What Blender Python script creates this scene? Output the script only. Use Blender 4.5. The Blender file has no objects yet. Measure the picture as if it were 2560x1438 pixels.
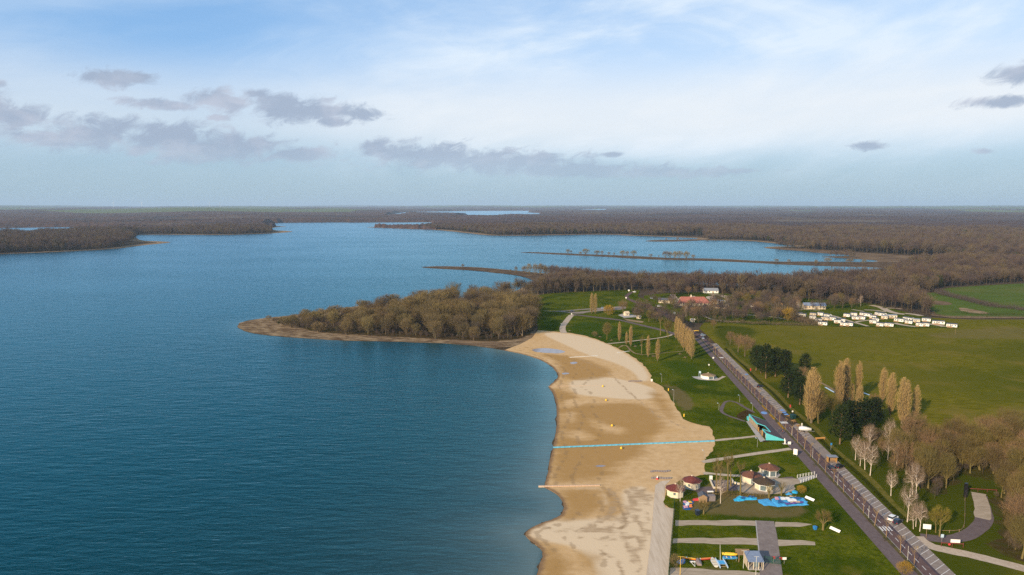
import bpy, bmesh, math, random
import numpy as np
from mathutils import Vector, Matrix
from mathutils.geometry import delaunay_2d_cdt

random.seed(7)
RNG = np.random.default_rng(7)
SC = bpy.context.scene
COL = SC.collection

# ------------------------------------------------------------------ camera, sky, sun, exposure
H = 100.0                      # drone height above the lake, metres
FPX = 1707.0                   # focal length in pixels of the 2560 px wide photograph (24 mm equivalent)
HORIZON = 513.0
PITCH = math.atan((719.0 - HORIZON) / FPX)
cam = bpy.data.objects.new('camera', bpy.data.cameras.new('camera'))
COL.objects.link(cam)
cam.location = (0, 0, H)
cam.rotation_euler = (math.pi / 2 - PITCH, 0, 0)
cam.data.sensor_width = 36.0
cam.data.lens = 36.0 * FPX / 2560.0
cam.data.clip_start = 1.0
cam.data.clip_end = 150000.0
SC.camera = cam

SUN_EL = 22.0
SUN_AZ = 220.0                 # degrees clockwise from +Y: behind the camera, to the left
SKY_STRENGTH = 0.13
EXPOSURE = 0.40
wd = bpy.data.worlds.new("World")
SC.world = wd
wd.use_nodes = True
sun = bpy.data.objects.new('sun', bpy.data.lights.new('sun', 'SUN'))
COL.objects.link(sun)
sun.data.energy = 5.0
sun.data.angle = math.radians(0.5)
sun.data.color = (1.0, 0.79, 0.53)
sun.rotation_euler = (math.radians(90 - SUN_EL), 0, math.radians(180 - SUN_AZ) + math.pi)
_d = Vector((math.sin(math.radians(SUN_AZ)) * math.cos(math.radians(SUN_EL)),
             math.cos(math.radians(SUN_AZ)) * math.cos(math.radians(SUN_EL)), math.sin(math.radians(SUN_EL))))
sun.rotation_euler = _d.to_track_quat('Z', 'Y').to_euler()
SC.view_settings.view_transform = 'Standard'
SC.view_settings.look = 'None'
SC.view_settings.gamma = 1.0
SC.view_settings.exposure = EXPOSURE
SC.view_settings.use_curve_mapping = False
SC.render.engine = 'CYCLES'
SC.cycles.use_denoising = False
SC.cycles.max_bounces = 6
SC.cycles.diffuse_bounces = 2
SC.cycles.glossy_bounces = 2
SC.cycles.transparent_max_bounces = 8
SC.cycles.volume_bounces = 0
SC.cycles.sample_clamp_indirect = 2.0

def G(px, py, z=0.0):
    """A point of the photograph laid back on the level ground at height z (metres)."""
    dx = (px - 1280.0) / FPX
    dy = -(py - 719.0) / FPX
    d = (dx, math.cos(PITCH) + dy * math.sin(PITCH), -math.sin(PITCH) + dy * math.cos(PITCH))
    t = (H - z) / -d[2]
    return (d[0] * t, d[1] * t)

def GL(pts, z=0.0):
    return [G(p[0], p[1], p[2] if len(p) > 2 else z) for p in pts]

def height_at(base, top_y):
    """Height of something that stands at ground point base and reaches the photograph's row top_y."""
    dy = -(top_y - 719.0) / FPX
    y, zc = math.cos(PITCH) + dy * math.sin(PITCH), -math.sin(PITCH) + dy * math.cos(PITCH)
    return H + zc * base[1] / y

# ---- the sky: Nishita daylight, high thin cirrus and a few low grey clouds, all by direction
def build_sky():
    nt = wd.node_tree
    nt.nodes.clear()
    N = nt.nodes.new
    L = nt.links.new
    out = N('ShaderNodeOutputWorld')
    bg = N('ShaderNodeBackground')
    bg.inputs[1].default_value = SKY_STRENGTH
    L(bg.outputs[0], out.inputs[0])
    sky = N('ShaderNodeTexSky')
    sky.sky_type = 'NISHITA'
    sky.sun_disc = False
    sky.sun_elevation = math.radians(SUN_EL)
    sky.sun_rotation = math.radians(SUN_AZ)
    sky.altitude = 100
    sky.air_density = 1.0
    sky.dust_density = 0.3
    sky.ozone_density = 2.5
    tc = N('ShaderNodeTexCoord')
    sx = N('ShaderNodeSeparateXYZ')
    L(tc.outputs['Generated'], sx.inputs[0])

    def m(op, a, b=None, c=None, clamp=False):
        n = N('ShaderNodeMath')
        n.operation = op
        n.use_clamp = clamp
        for i, v in enumerate((a, b, c)):
            if v is None:
                continue
            if isinstance(v, (int, float)):
                n.inputs[i].default_value = v
            else:
                L(v, n.inputs[i])
        return n.outputs[0]

    def ss(x, lo, hi):
        n = N('ShaderNodeMapRange')
        n.interpolation_type = 'SMOOTHSTEP'
        L(x, n.inputs[0])
        n.inputs[1].default_value = lo
        n.inputs[2].default_value = hi
        return n.outputs[0]

    def mix(f, a, b):
        n = N('ShaderNodeMix')
        n.data_type = 'RGBA'
        if isinstance(f, (int, float)):
            n.inputs[0].default_value = f
        else:
            L(f, n.inputs[0])
        for s, v in ((6, a), (7, b)):
            if isinstance(v, tuple):
                n.inputs[s].default_value = (*v, 1)
            else:
                L(v, n.inputs[s])
        return n.outputs[2]

    az = m('ARCTAN2', sx.outputs[0], sx.outputs[1])
    el = m('ARCSINE', m('MINIMUM', m('MAXIMUM', sx.outputs[2], -1.0), 1.0))

    def noise(sa, se, scale, detail, seed, dist=0.0, rough=0.55, tilt=0.0):
        c = N('ShaderNodeCombineXYZ')
        e2 = m('ADD', el, m('MULTIPLY', az, tilt)) if tilt else el
        L(m('MULTIPLY', az, sa), c.inputs[0])
        L(m('MULTIPLY', e2, se), c.inputs[1])
        c.inputs[2].default_value = seed
        n = N('ShaderNodeTexNoise')
        n.inputs['Scale'].default_value = scale
        n.inputs['Detail'].default_value = detail
        n.inputs['Roughness'].default_value = rough
        n.inputs['Distortion'].default_value = dist
        L(c.outputs[0], n.inputs['Vector'])
        return n.outputs['Fac']

    K = 1.0 / SKY_STRENGTH
    def kc(r, g, b):
        return (r * K * .88, g * K * .88, b * K * .88)
    # clear air: paler and greyer towards the horizon
    base = mix(0.6, sky.outputs[0], kc(0.20, 0.415, 0.75))
    low = ss(el, 0.20, 0.0)
    base = mix(m('MULTIPLY', low, 0.9), base, kc(0.335, 0.46, 0.545))
    # cirrus veil
    veil = noise(1.0, 2.8, 2.6, 7, 3.1, 1.0, 0.56, -0.06)
    fine = noise(1.0, 4.0, 6.0, 7, 8.4, 1.6, 0.62, -0.12)
    v = m('ADD', m('MULTIPLY', veil, 0.85), m('MULTIPLY', fine, 0.24))
    v = ss(v, 0.40, 0.82)
    band = m('MULTIPLY', ss(el, 0.035, 0.11), ss(el, 0.42, 0.10))
    side = ss(az, -0.45, 0.06)
    amt = m('MULTIPLY', m('ADD', m('MULTIPLY', v, m('ADD', 0.40, m('MULTIPLY', side, 0.45))), m('MULTIPLY', m('MULTIPLY', band, side), 0.62)), ss(el, 0.0, 0.09), clamp=True)
    base = mix(m('MULTIPLY', amt, 0.9, clamp=True), base, kc(0.70, 0.79, 0.88))
    # a pale warm layer low over the left
    warm = m('MULTIPLY', m('MULTIPLY', ss(el, 0.055, 0.115), ss(el, 0.22, 0.13)), m('ADD', 0.42, m('MULTIPLY', side, 0.22)))
    base = mix(warm, base, kc(0.77, 0.79, 0.81))
    # low grey clouds: (x, y, half width, half height) as photographed
    clouds = [(300, 195, 75, 17), (370, 196, 50, 13), (385, 258, 60, 11), (470, 268, 45, 9), (575, 252, 68, 24), (655, 232, 40, 10),
              (720, 272, 70, 30), (800, 278, 110, 26), (905, 286, 55, 13), (840, 304, 45, 10), (565, 294, 24, 7), (20, 262, 55, 32),
              (70, 290, 70, 24), (20, 208, 30, 12), (120, 342, 90, 20), (240, 335, 120, 34), (430, 345, 130, 34), (520, 375, 200, 27),
              (610, 365, 120, 26), (770, 385, 70, 18), (950, 375, 50, 20), (1080, 392, 160, 27), (1240, 402, 190, 24), (1420, 425, 220, 16),
              (1640, 432, 180, 11), (1525, 387, 24, 6), (2145, 364, 45, 9), (2510, 185, 70, 20), (2560, 165, 50, 12), (2460, 255, 75, 12),
              (2440, 378, 30, 6), (1830, 428, 60, 5)]
    best = None
    for cx, cy, hw, hh in clouds:
        a0 = math.atan((cx - 1280) / FPX / math.cos(PITCH * 0.5))
        ep = lambda yy: math.atan((719 - yy) / FPX) - PITCH
        e0 = math.atan(math.tan(ep(cy)) * math.cos(a0))
        ra = hw / FPX * math.cos(a0) ** 2 * 1.25
        re = max(0.003, hh / FPX * math.cos(a0)) * 1.3
        da = m('MULTIPLY', m('SUBTRACT', az, a0), 1.0 / ra)
        de = m('MULTIPLY', m('SUBTRACT', el, e0), 1.0 / re)
        r = m('SUBTRACT', 1.0, m('SQRT', m('ADD', m('MULTIPLY', da, da), m('MULTIPLY', de, de))))
        best = r if best is None else m('MAXIMUM', best, r)
    # more of the same clouds round the rest of the sky
    elsewhere = m('MULTIPLY', ss(m('ABSOLUTE', az), 0.80, 1.0), m('MULTIPLY', ss(el, 0.04, 0.09), ss(el, 0.26, 0.16)))
    gen = m('SUBTRACT', m('MULTIPLY', m('MULTIPLY', noise(1.0, 3.0, 3.0, 3, 21.0), elsewhere), 3.0), 1.15)
    best = m('MAXIMUM', m('MAXIMUM', best, -1.0), gen)
    edge = noise(1.0, 1.7, 30.0, 9, 1.7, 0.5, 0.66, -0.2)
    shape = m('ADD', m('ADD', best, 0.20), m('MULTIPLY', m('SUBTRACT', edge, 0.5), 2.8))
    mask = ss(shape, -0.02, 0.80)
    lit = ss(noise(1.0, 2.0, 14.0, 4, 5.2, 0.2), 0.42, 0.68)
    ccol = mix(lit, kc(0.32, 0.39, 0.51), kc(0.46, 0.50, 0.60))
    ccol = mix(m('MULTIPLY', ss(el, 0.10, 0.04), 0.45), ccol, kc(0.36, 0.46, 0.58))
    base = mix(m('MULTIPLY', mask, m('ADD', 0.55, m('MULTIPLY', ss(el, 0.03, 0.09), 0.35))), base, ccol)
    L(base, bg.inputs[0])
build_sky()

# ------------------------------------------------------------------ helpers: objects
def link(o):
    COL.objects.link(o)
    return o

def tag(o, label=None, cat=None, group=None, kind=None):
    if label: o['label'] = label
    if cat: o['category'] = cat
    if group: o['group'] = group
    if kind: o['kind'] = kind
    return o

def thing(name, label, cat, loc=(0, 0, 0), rz=0.0, group=None, scale=None):
    o = link(bpy.data.objects.new(name, None))
    o.location = loc
    o.rotation_euler = (0, 0, rz)
    if scale is not None:
        o.scale = scale
    o.empty_display_size = 0.3
    return tag(o, label, cat, group)

def obj(name, me, parent=None, loc=None, rz=None):
    o = link(bpy.data.objects.new(name, me))
    if parent: o.parent = parent
    if loc is not None: o.location = loc
    if rz is not None: o.rotation_euler = (0, 0, rz)
    return o

def dup(root, loc, rz, label, scale=None, group=None):
    """A copy of a thing, of its parts and of their sub-parts; mesh data is shared."""
    r = link(root.copy())
    r.location = loc
    r.rotation_euler = (0, 0, rz)
    if scale is not None: r.scale = scale
    r['label'] = label
    if group: r['group'] = group
    for ch in list(root.children):
        c = link(ch.copy())
        c.parent = r
        for g in ch.children:
            d = link(g.copy())
            d.parent = c
    return r

class MB:
    """Collects boxes, tubes, prisms and lofts; build() makes them one mesh."""
    def __init__(self):
        self.v, self.f, self.mi = [], [], []
        self.cur = 0
    def add(self, vs, fs):
        n = len(self.v)
        self.v += [tuple(p) for p in vs]
        self.f += [tuple(i + n for i in f) for f in fs]
        self.mi += [self.cur] * len(fs)
        return self
    def box(self, x0, x1, y0, y1, z0, z1):
        v = [(x, y, z) for z in (z0, z1) for x, y in ((x0, y0), (x1, y0), (x1, y1), (x0, y1))]
        return self.add(v, [(3, 2, 1, 0), (4, 5, 6, 7), (0, 1, 5, 4), (1, 2, 6, 5), (2, 3, 7, 6), (3, 0, 4, 7)])
    def prism(self, poly, z0, z1, top=True):
        n = len(poly)
        v = [(x, y, z0) for x, y in poly] + [(x, y, z1) for x, y in poly]
        f = [(i, (i + 1) % n, (i + 1) % n + n, i + n) for i in range(n)]
        f.append(tuple(range(n - 1, -1, -1)))
        if top: f.append(tuple(range(n, 2 * n)))
        return self.add(v, f)
    def frustum(self, n, r0, r1, z0, z1, cx=0, cy=0, a0=0.0, cap=True):
        a = [a0 + 2 * math.pi * i / n for i in range(n)]
        v = [(cx + r0 * math.cos(t), cy + r0 * math.sin(t), z0) for t in a] + [(cx + r1 * math.cos(t), cy + r1 * math.sin(t), z1) for t in a]
        f = [(i, (i + 1) % n, (i + 1) % n + n, i + n) for i in range(n)]
        if cap: f += [tuple(range(n - 1, -1, -1)), tuple(range(n, 2 * n))]
        return self.add(v, f)
    def tube(self, p, q, r0, r1=None, n=5):
        r1 = r0 if r1 is None else r1
        p, q = Vector(p), Vector(q)
        d = (q - p).normalized()
        u = d.orthogonal().normalized()
        w = d.cross(u)
        a = [2 * math.pi * i / n for i in range(n)]
        v = [p + (u * math.cos(t) + w * math.sin(t)) * r0 for t in a] + [q + (u * math.cos(t) + w * math.sin(t)) * r1 for t in a]
        f = [(i, (i + 1) % n, (i + 1) % n + n, i + n) for i in range(n)] + [tuple(range(n - 1, -1, -1)), tuple(range(n, 2 * n))]
        return self.add(v, f)
    def loft(self, rings, cap=True):
        n = len(rings[0])
        v = [p for r in rings for p in r]
        f = []
        for k in range(len(rings) - 1):
            for i in range(n):
                j = (i + 1) % n
                f.append((k * n + i, k * n + j, (k + 1) * n + j, (k + 1) * n + i))
        if cap:
            f += [tuple(range(n - 1, -1, -1)), tuple(range((len(rings) - 1) * n, len(rings) * n))]
        return self.add(v, f)
    def mesh(self, name, *mats):
        me = bpy.data.meshes.new(name)
        me.from_pydata(self.v, [], self.f)
        for m_ in mats: me.materials.append(m_)
        if len(mats) > 1: me.polygons.foreach_set('material_index', self.mi)
        bm = bmesh.new(); bm.from_mesh(me)
        bmesh.ops.recalc_face_normals(bm, faces=bm.faces)
        bm.to_mesh(me); bm.free()
        me.update()
        return me
    def build(self, name, mat, parent=None, loc=None, rz=None):
        return obj(name, self.mesh(name, mat), parent, loc, rz)

def np_mesh(name, v, f, mat):
    """A mesh from an (N,3) array and an (M,3) or (M,4) array of indices."""
    me = bpy.data.meshes.new(name)
    v = np.asarray(v, np.float32)
    f = np.asarray(f, np.int32)
    k = f.shape[1]
    me.vertices.add(len(v)); me.vertices.foreach_set('co', v.ravel())
    me.loops.add(f.size); me.loops.foreach_set('vertex_index', f.ravel())
    me.polygons.add(len(f))
    me.polygons.foreach_set('loop_start', np.arange(0, f.size, k, dtype=np.int32))
    me.materials.append(mat)
    me.update(calc_edges=True)
    return me

def set_attr(me, name, vals):
    a = me.attributes.new(name, 'FLOAT', 'POINT')
    a.data.foreach_set('value', np.asarray(vals, np.float32))

# ------------------------------------------------------------------ helpers: outlines and sheets
def chaikin(pts, n=2, closed=True):
    p = np.array(pts, float)
    for _ in range(n):
        q = np.roll(p, -1, 0)
        if closed:
            a, b = p * .75 + q * .25, p * .25 + q * .75
            p = np.stack([a, b], 1).reshape(-1, 2)
        else:
            a, b = p[:-1] * .75 + p[1:] * .25, p[:-1] * .25 + p[1:] * .75
            p = np.vstack([p[:1], np.stack([a, b], 1).reshape(-1, 2), p[-1:]])
    return [tuple(x) for x in p]

def ragged(pts, step, amp, seed=0, closed=True):
    """Splits an outline into steps and frays it a little."""
    r = np.random.default_rng(seed)
    P = list(pts)
    out = []
    n = len(P)
    for i in range(n if closed else n - 1):
        a, b = np.array(P[i]), np.array(P[(i + 1) % n])
        k = max(1, int(np.linalg.norm(b - a) / step))
        for j in range(k):
            out.append(a + (b - a) * j / k)
    if not closed: out.append(np.array(P[-1]))
    out = np.array(out)
    o = r.normal(0, amp, out.shape)
    o = (o + np.roll(o, 1, 0) * .7) / 1.2
    return [tuple(x) for x in out + o]

def inside(pts, poly):
    pts = np.asarray(pts, float)
    x, y = pts[:, 0], pts[:, 1]
    res = np.zeros(len(pts), bool)
    P = np.asarray(poly, float)
    j = len(P) - 1
    for i in range(len(P)):
        xi, yi, xj, yj = P[i, 0], P[i, 1], P[j, 0], P[j, 1]
        if yi != yj:
            c = ((yi > y) != (yj > y)) & (x < (xj - xi) * (y - yi) / (yj - yi) + xi)
            res ^= c
        j = i
    return res

def dist_to(pts, line, closed=False):
    pts = np.asarray(pts, float)
    L_ = np.asarray(line, float)
    best = np.full(len(pts), 1e12)
    n = len(L_)
    for i in range(n if closed else n - 1):
        a, b = L_[i], L_[(i + 1) % n]
        d = b - a
        q = float(d @ d) or 1e-9
        t = np.clip(((pts - a) @ d) / q, 0, 1)
        e = pts - a - t[:, None] * d
        best = np.minimum(best, (e * e).sum(1))
    return np.sqrt(best)

def grid_in(poly, step, margin=0.4, seed=1, jit=.25):
    P = np.array(poly)
    r = np.random.default_rng(seed)
    xs = np.arange(P[:, 0].min(), P[:, 0].max(), step)
    ys = np.arange(P[:, 1].min(), P[:, 1].max(), step)
    g = np.array(np.meshgrid(xs, ys)).reshape(2, -1).T
    g = g + r.uniform(-jit, jit, g.shape) * step
    g = g[inside(g, poly)]
    if margin and len(g): g = g[dist_to(g, poly, True) > margin * step]
    return g

def tri(poly, extra=()):
    vs = [Vector((float(x), float(y))) for x, y in poly]
    n = len(vs)
    es = [(i, (i + 1) % n) for i in range(n)]
    vs += [Vector((float(x), float(y))) for x, y in extra]
    r = delaunay_2d_cdt(vs, es, [], 1, 1e-4)
    return np.array([(v.x, v.y) for v in r[0]]), [tuple(f) for f in r[2]]

def sheet(name, poly, z, mat, step=None, lip=None, zfun=None, attrs=None, kind='structure', parent=None, extra=None):
    ex = grid_in(poly, step) if step else ()
    if extra is not None: ex = np.vstack([np.array(ex).reshape(-1, 2), extra])
    v, f = tri(poly, ex)
    zz = np.full(len(v), z) if zfun is None else zfun(v)
    vv = np.column_stack([v, zz])
    me = bpy.data.meshes.new(name)
    verts = [tuple(p) for p in vv]
    faces = list(f)
    if lip is not None:
        n = len(poly)
        b0 = len(verts)
        verts += [(x, y, z) for x, y in poly] + [(x, y, lip) for x, y in poly]
        faces += [(b0 + i, b0 + n + i, b0 + n + (i + 1) % n, b0 + (i + 1) % n) for i in range(n)]
    me.from_pydata(verts, [], faces)
    me.materials.append(mat)
    if attrs:
        pts = np.array([p[:2] for p in verts])
        for k, fn in attrs.items(): set_attr(me, k, fn(pts))
    me.update()
    o = obj(name, me, parent)
    if kind and parent is None: o['kind'] = kind
    return o

def ribbon(line, w):
    """The outline of a strip of width w (or one width per point) along a line."""
    p = np.array(line, float)
    t = np.gradient(p, axis=0)
    t /= np.linalg.norm(t, axis=1)[:, None] + 1e-9
    n = np.column_stack([-t[:, 1], t[:, 0]])
    w = np.broadcast_to(np.asarray(w, float), (len(p),))[:, None] / 2
    return [tuple(x) for x in np.vstack([p + n * w, (p - n * w)[::-1]])]

# ------------------------------------------------------------------ materials
def new_mat(name):
    m_ = bpy.data.materials.new(name)
    m_.use_nodes = True
    nt = m_.node_tree
    return m_, nt, nt.nodes['Principled BSDF']

def plain(name, c, rough=0.7, metal=0.0, spec=0.3, vary=0.12, scale=1.5):
    m_, nt, b = new_mat(name)
    tc = nt.nodes.new('ShaderNodeTexCoord')
    n = nt.nodes.new('ShaderNodeTexNoise')
    n.inputs['Scale'].default_value = scale
    n.inputs['Detail'].default_value = 4
    nt.links.new(tc.outputs['Object'], n.inputs['Vector'])
    r = nt.nodes.new('ShaderNodeValToRGB')
    r.color_ramp.elements[0].position = .3
    r.color_ramp.elements[1].position = .7
    r.color_ramp.elements[0].color = (*[max(0, x * (1 - vary)) for x in c], 1)
    r.color_ramp.elements[1].color = (*[min(1, x * (1 + vary)) for x in c], 1)
    nt.links.new(n.outputs['Fac'], r.inputs[0])
    nt.links.new(r.outputs[0], b.inputs['Base Color'])
    b.inputs['Roughness'].default_value = rough
    b.inputs['Metallic'].default_value = metal
    b.inputs['Specular IOR Level'].default_value = spec
    return m_

def ground(name, layers, rough=0.95, bump=None, attr=None, stretch=None, spec=0.0, fuzz_stretch=None):
    """layers: (scale, detail, [(pos, colour), ...]) first the base ramp, then (scale, detail, lo, hi, colour, amount) patches."""
    m_, nt, b = new_mat(name)
    L = nt.links.new
    tc = nt.nodes.new('ShaderNodeTexCoord')
    vec = tc.outputs['Object']
    if stretch:
        mp = nt.nodes.new('ShaderNodeMapping')
        mp.inputs['Rotation'].default_value = (0, 0, stretch[2])
        mp.inputs['Scale'].default_value = (stretch[0], stretch[1], 1)
        L(vec, mp.inputs[0]); vec = mp.outputs[0]
    def noise(s, d, src=None, rough_=0.6):
        n = nt.nodes.new('ShaderNodeTexNoise')
        n.inputs['Scale'].default_value = s
        n.inputs['Detail'].default_value = d
        n.inputs['Roughness'].default_value = rough_
        L(src or vec, n.inputs['Vector'])
        return n.outputs['Fac']
    s, d, stops = layers[0]
    r = nt.nodes.new('ShaderNodeValToRGB')
    e = r.color_ramp.elements
    while len(e) < len(stops): e.new(0.5)
    for el_, (p, c) in zip(e, stops):
        el_.position = p; el_.color = (*c, 1)
    L(noise(s, d), r.inputs[0])
    col = r.outputs[0]
    def mixin(fac, c2):
        nonlocal col
        x = nt.nodes.new('ShaderNodeMix'); x.data_type = 'RGBA'
        L(fac, x.inputs[0]); L(col, x.inputs[6]); x.inputs[7].default_value = (*c2, 1)
        col = x.outputs[2]
    for s, d, lo, hi, c, amt in layers[1:]:
        mr = nt.nodes.new('ShaderNodeMapRange')
        mr.inputs[1].default_value = lo; mr.inputs[2].default_value = hi; mr.inputs[4].default_value = amt
        mr.interpolation_type = 'SMOOTHSTEP'
        L(noise(s, d, tc.outputs['Object']), mr.inputs[0])
        mixin(mr.outputs[0], c)
    fvec = tc.outputs['Object']
    if fuzz_stretch:
        mp2 = nt.nodes.new('ShaderNodeMapping'); mp2.inputs['Scale'].default_value = (*fuzz_stretch, 1)
        L(fvec, mp2.inputs[0]); fvec = mp2.outputs[0]
    if attr:
        for an, c, fuzz in attr:
            a = nt.nodes.new('ShaderNodeAttribute'); a.attribute_name = an
            ad = nt.nodes.new('ShaderNodeMath'); ad.operation = 'MULTIPLY_ADD'
            L(noise(fuzz[0], 7, fvec), ad.inputs[0]); ad.inputs[1].default_value = fuzz[1]
            L(a.outputs['Fac'], ad.inputs[2])
            mr = nt.nodes.new('ShaderNodeMapRange'); mr.interpolation_type = 'SMOOTHSTEP'
            h = fuzz[1] * .5
            mr.inputs[1].default_value = (fuzz[3] if len(fuzz) > 3 else .32) + h; mr.inputs[2].default_value = (1 - fuzz[3] if len(fuzz) > 3 else .68) + h; mr.inputs[4].default_value = fuzz[2]
            L(ad.outputs[0], mr.inputs[0])
            mixin(mr.outputs[0], c)
    L(col, b.inputs['Base Color'])
    b.inputs['Roughness'].default_value = rough
    b.inputs['Specular IOR Level'].default_value = spec
    if bump:
        bp = nt.nodes.new('ShaderNodeBump')
        bp.inputs['Strength'].default_value = 1.0
        bp.inputs['Distance'].default_value = bump[1]
        L(noise(bump[0], 5), bp.inputs['Height'])
        L(bp.outputs[0], b.inputs['Normal'])
    return m_

def twig(name, stops, rough=0.9):
    m_, nt, b = new_mat(name)
    oi = nt.nodes.new('ShaderNodeObjectInfo')
    r = nt.nodes.new('ShaderNodeValToRGB')
    e = r.color_ramp.elements
    while len(e) < len(stops): e.new(.5)
    for i, (el_, c) in enumerate(zip(e, stops)):
        el_.position = i / (len(stops) - 1); el_.color = (*c, 1)
    nt.links.new(oi.outputs['Random'], r.inputs[0])
    nt.links.new(r.outputs[0], b.inputs['Base Color'])
    b.inputs['Roughness'].default_value = rough
    b.inputs['Specular IOR Level'].default_value = 0.1
    return m_

M = {}
M['land'] = ground('leaf_litter_soil', [(0.05, 6, [(.3, (.052, .040, .026)), (.55, (.085, .062, .040)), (.75, (.075, .062, .034))]), (0.012, 4, .5, .7, (.10, .075, .05), .6)], bump=(0.5, .15))
M['litter'] = ground('wood_floor_litter', [(.8, 9, [(.32, (.040, .028, .014)), (.5, (.066, .046, .022)), (.68, (.090, .066, .030))]), (.12, 5, .52, .7, (.045, .046, .012), .5)], bump=(1.5, .12))
M['wood_grass'] = ground('wood_floor_grass', [(.5, 9, [(.32, (.036, .034, .006)), (.5, (.060, .055, .010)), (.68, (.088, .076, .018))]), (.10, 7, .46, .64, (.062, .042, .018), .8), (.06, 6, .55, .7, (.034, .050, .004), .8)], bump=(1.5, .12))
M['ditch'] = ground('ditch_dark_green', [(.6, 8, [(.35, (.022, .026, .003)), (.6, (.042, .046, .005))])], bump=(1.5, .1))
M['dry_grass'] = ground('dry_verge_grass', [(.5, 8, [(.35, (.085, .080, .010)), (.6, (.14, .115, .025))])], bump=(1.5, .1))
M['mud'] = ground('dried_mud', [(0.22, 7, [(.36, (.105, .068, .040)), (.48, (.17, .117, .068)), (.55, (.27, .19, .11)), (.72, (.34, .25, .15))]), (.06, 7, .52, .60, (.105, .066, .038), .85)], bump=(0.6, .12), stretch=(.55, 1.2, .25))
M['reed'] = ground('dry_reed_shore', [(0.08, 6, [(.3, (.15, .095, .055)), (.5, (.24, .165, .095)), (.7, (.33, .24, .15))])], bump=(0.8, .2))
M['marsh'] = ground('brown_marsh', [(0.05, 6, [(.35, (.10, .066, .042)), (.5, (.15, .10, .06)), (.65, (.23, .16, .095))])], bump=(0.5, .2), stretch=(.5, 1.6, .1))
M['spit'] = ground('dark_spit_soil', [(0.06, 6, [(.35, (.075, .052, .036)), (.55, (.11, .076, .048)), (.7, (.18, .125, .075))])], bump=(0.5, .2))
SAND = [(.3, (.47, .305, .145)), (.5, (.545, .36, .18)), (.7, (.60, .41, .215))]
M['sand'] = ground('beach_sand', [(0.35, 8, SAND), (0.03, 5, .48, .72, (.50, .30, .11), .75), (2.5, 4, .55, .75, (.42, .25, .09), .35)],
                   attr=[('pale', (.63, .485, .315), (.2, .55, .95, .12)), ('wet', (.33, .185, .058), (.12, 1.1, .80, .12)), ('damp', (.20, .12, .065), (.3, .5, .9)), ('rut', (.36, .25, .145), (.5, .7, .9)), ('wrack', (.24, .155, .08), (.4, 1.2, .45))], bump=(1.6, .05), fuzz_stretch=(.55, 1.5))
M['puddle'] = ground('puddle_film', [(.4, 6, [(.35, (.20, .165, .165)), (.6, (.30, .25, .23))])], rough=.12, spec=.6)
M['sand_path'] = ground('gravel_path', [(1.2, 7, [(.3, (.36, .28, .20)), (.6, (.46, .37, .28)), (.8, (.52, .43, .33))])], bump=(3, .02))
M['track'] = ground('concrete_track', [(0.5, 7, [(.3, (.42, .33, .235)), (.55, (.53, .43, .32)), (.75, (.58, .48, .37))])], stretch=(3.0, .25, 0.02), bump=(2, .02))
M['lawn'] = ground('lawn', [(0.9, 10, [(.32, (.040, .053, .0025)), (.5, (.070, .087, .004)), (.68, (.115, .122, .008))]),
                            (0.035, 7, .44, .62, (.030, .050, .002), .85), (0.055, 8, .52, .68, (.125, .112, .012), .62), (0.22, 7, .58, .74, (.12, .088, .022), .45)],
                   attr=[('worn', (.145, .105, .045), (.35, .7, .75)), ('lush', (.030, .058, .003), (.06, .5, .75))], bump=(2.2, .08))
M['meadow'] = ground('meadow', [(0.5, 9, [(.32, (.078, .074, .004)), (.5, (.118, .106, .008)), (.68, (.168, .140, .016))]),
                                (0.012, 6, .42, .68, (.062, .074, .004), .85), (0.03, 8, .50, .68, (.165, .125, .026), .65), (.006, 5, .5, .62, (.135, .112, .014), .5)],
                     attr=[('lush', (.040, .054, .003), (.03, .6, .8)), ('worn', (.15, .115, .045), (.05, .9, .5))], bump=(1.2, .12), stretch=(.35, 1.5, .12))
M['field'] = ground('far_field', [(0.05, 6, [(.3, (.055, .088, .014)), (.6, (.085, .118, .022))]), (0.012, 5, .5, .7, (.115, .12, .032), .7)], bump=(.8, .1), stretch=(.5, 1.3, .1))
M['road'] = ground('red_brown_asphalt', [(1.0, 7, [(.3, (.105, .068, .064)), (.6, (.135, .088, .080)), (.8, (.155, .105, .094))]), (0.08, 4, .5, .7, (.10, .072, .072), .5)], rough=.85, bump=(6, .01))
M['prom'] = ground('grey_promenade', [(1.0, 7, [(.3, (.115, .088, .086)), (.6, (.15, .115, .11)), (.8, (.175, .135, .128))]), (0.1, 5, .5, .7, (.11, .085, .085), .5)], rough=.85, bump=(6, .01))
M['gutter'] = ground('dark_gutter', [(1.0, 6, [(.3, (.070, .055, .065)), (.7, (.10, .08, .09))])], rough=.85)
M['park'] = ground('parking_gravel', [(1.2, 7, [(.3, (.20, .16, .135)), (.6, (.27, .22, .185)), (.8, (.33, .27, .23))]), (0.4, 4, .58, .75, (.15, .12, .105), .6)], rough=.9, bump=(5, .01))
M['drive'] = ground('yard_asphalt', [(0.9, 7, [(.3, (.175, .14, .125)), (.6, (.225, .185, .165)), (.8, (.27, .225, .20))]), (0.15, 5, .52, .7, (.16, .13, .12), .5)], rough=.88, bump=(5, .01))
M['gravel'] = ground('yard_gravel', [(1.0, 8, [(.3, (.28, .22, .15)), (.6, (.40, .32, .235)), (.8, (.46, .38, .29))])], bump=(4, .03), stretch=(.3, 1.4, 0))
M['mulch'] = ground('dark_mulch', [(1.2, 7, [(.3, (.035, .022, .008)), (.6, (.06, .038, .014)), (.8, (.08, .055, .02))])], bump=(2, .1))
M['median'] = ground('median_strip', [(0.5, 7, [(.35, (.07, .055, .035)), (.55, (.10, .085, .035)), (.7, (.15, .11, .03))])], bump=(2, .05))
M['paint'] = plain('road_paint', (.66, .63, .58), .7, vary=.25, scale=3)
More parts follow.
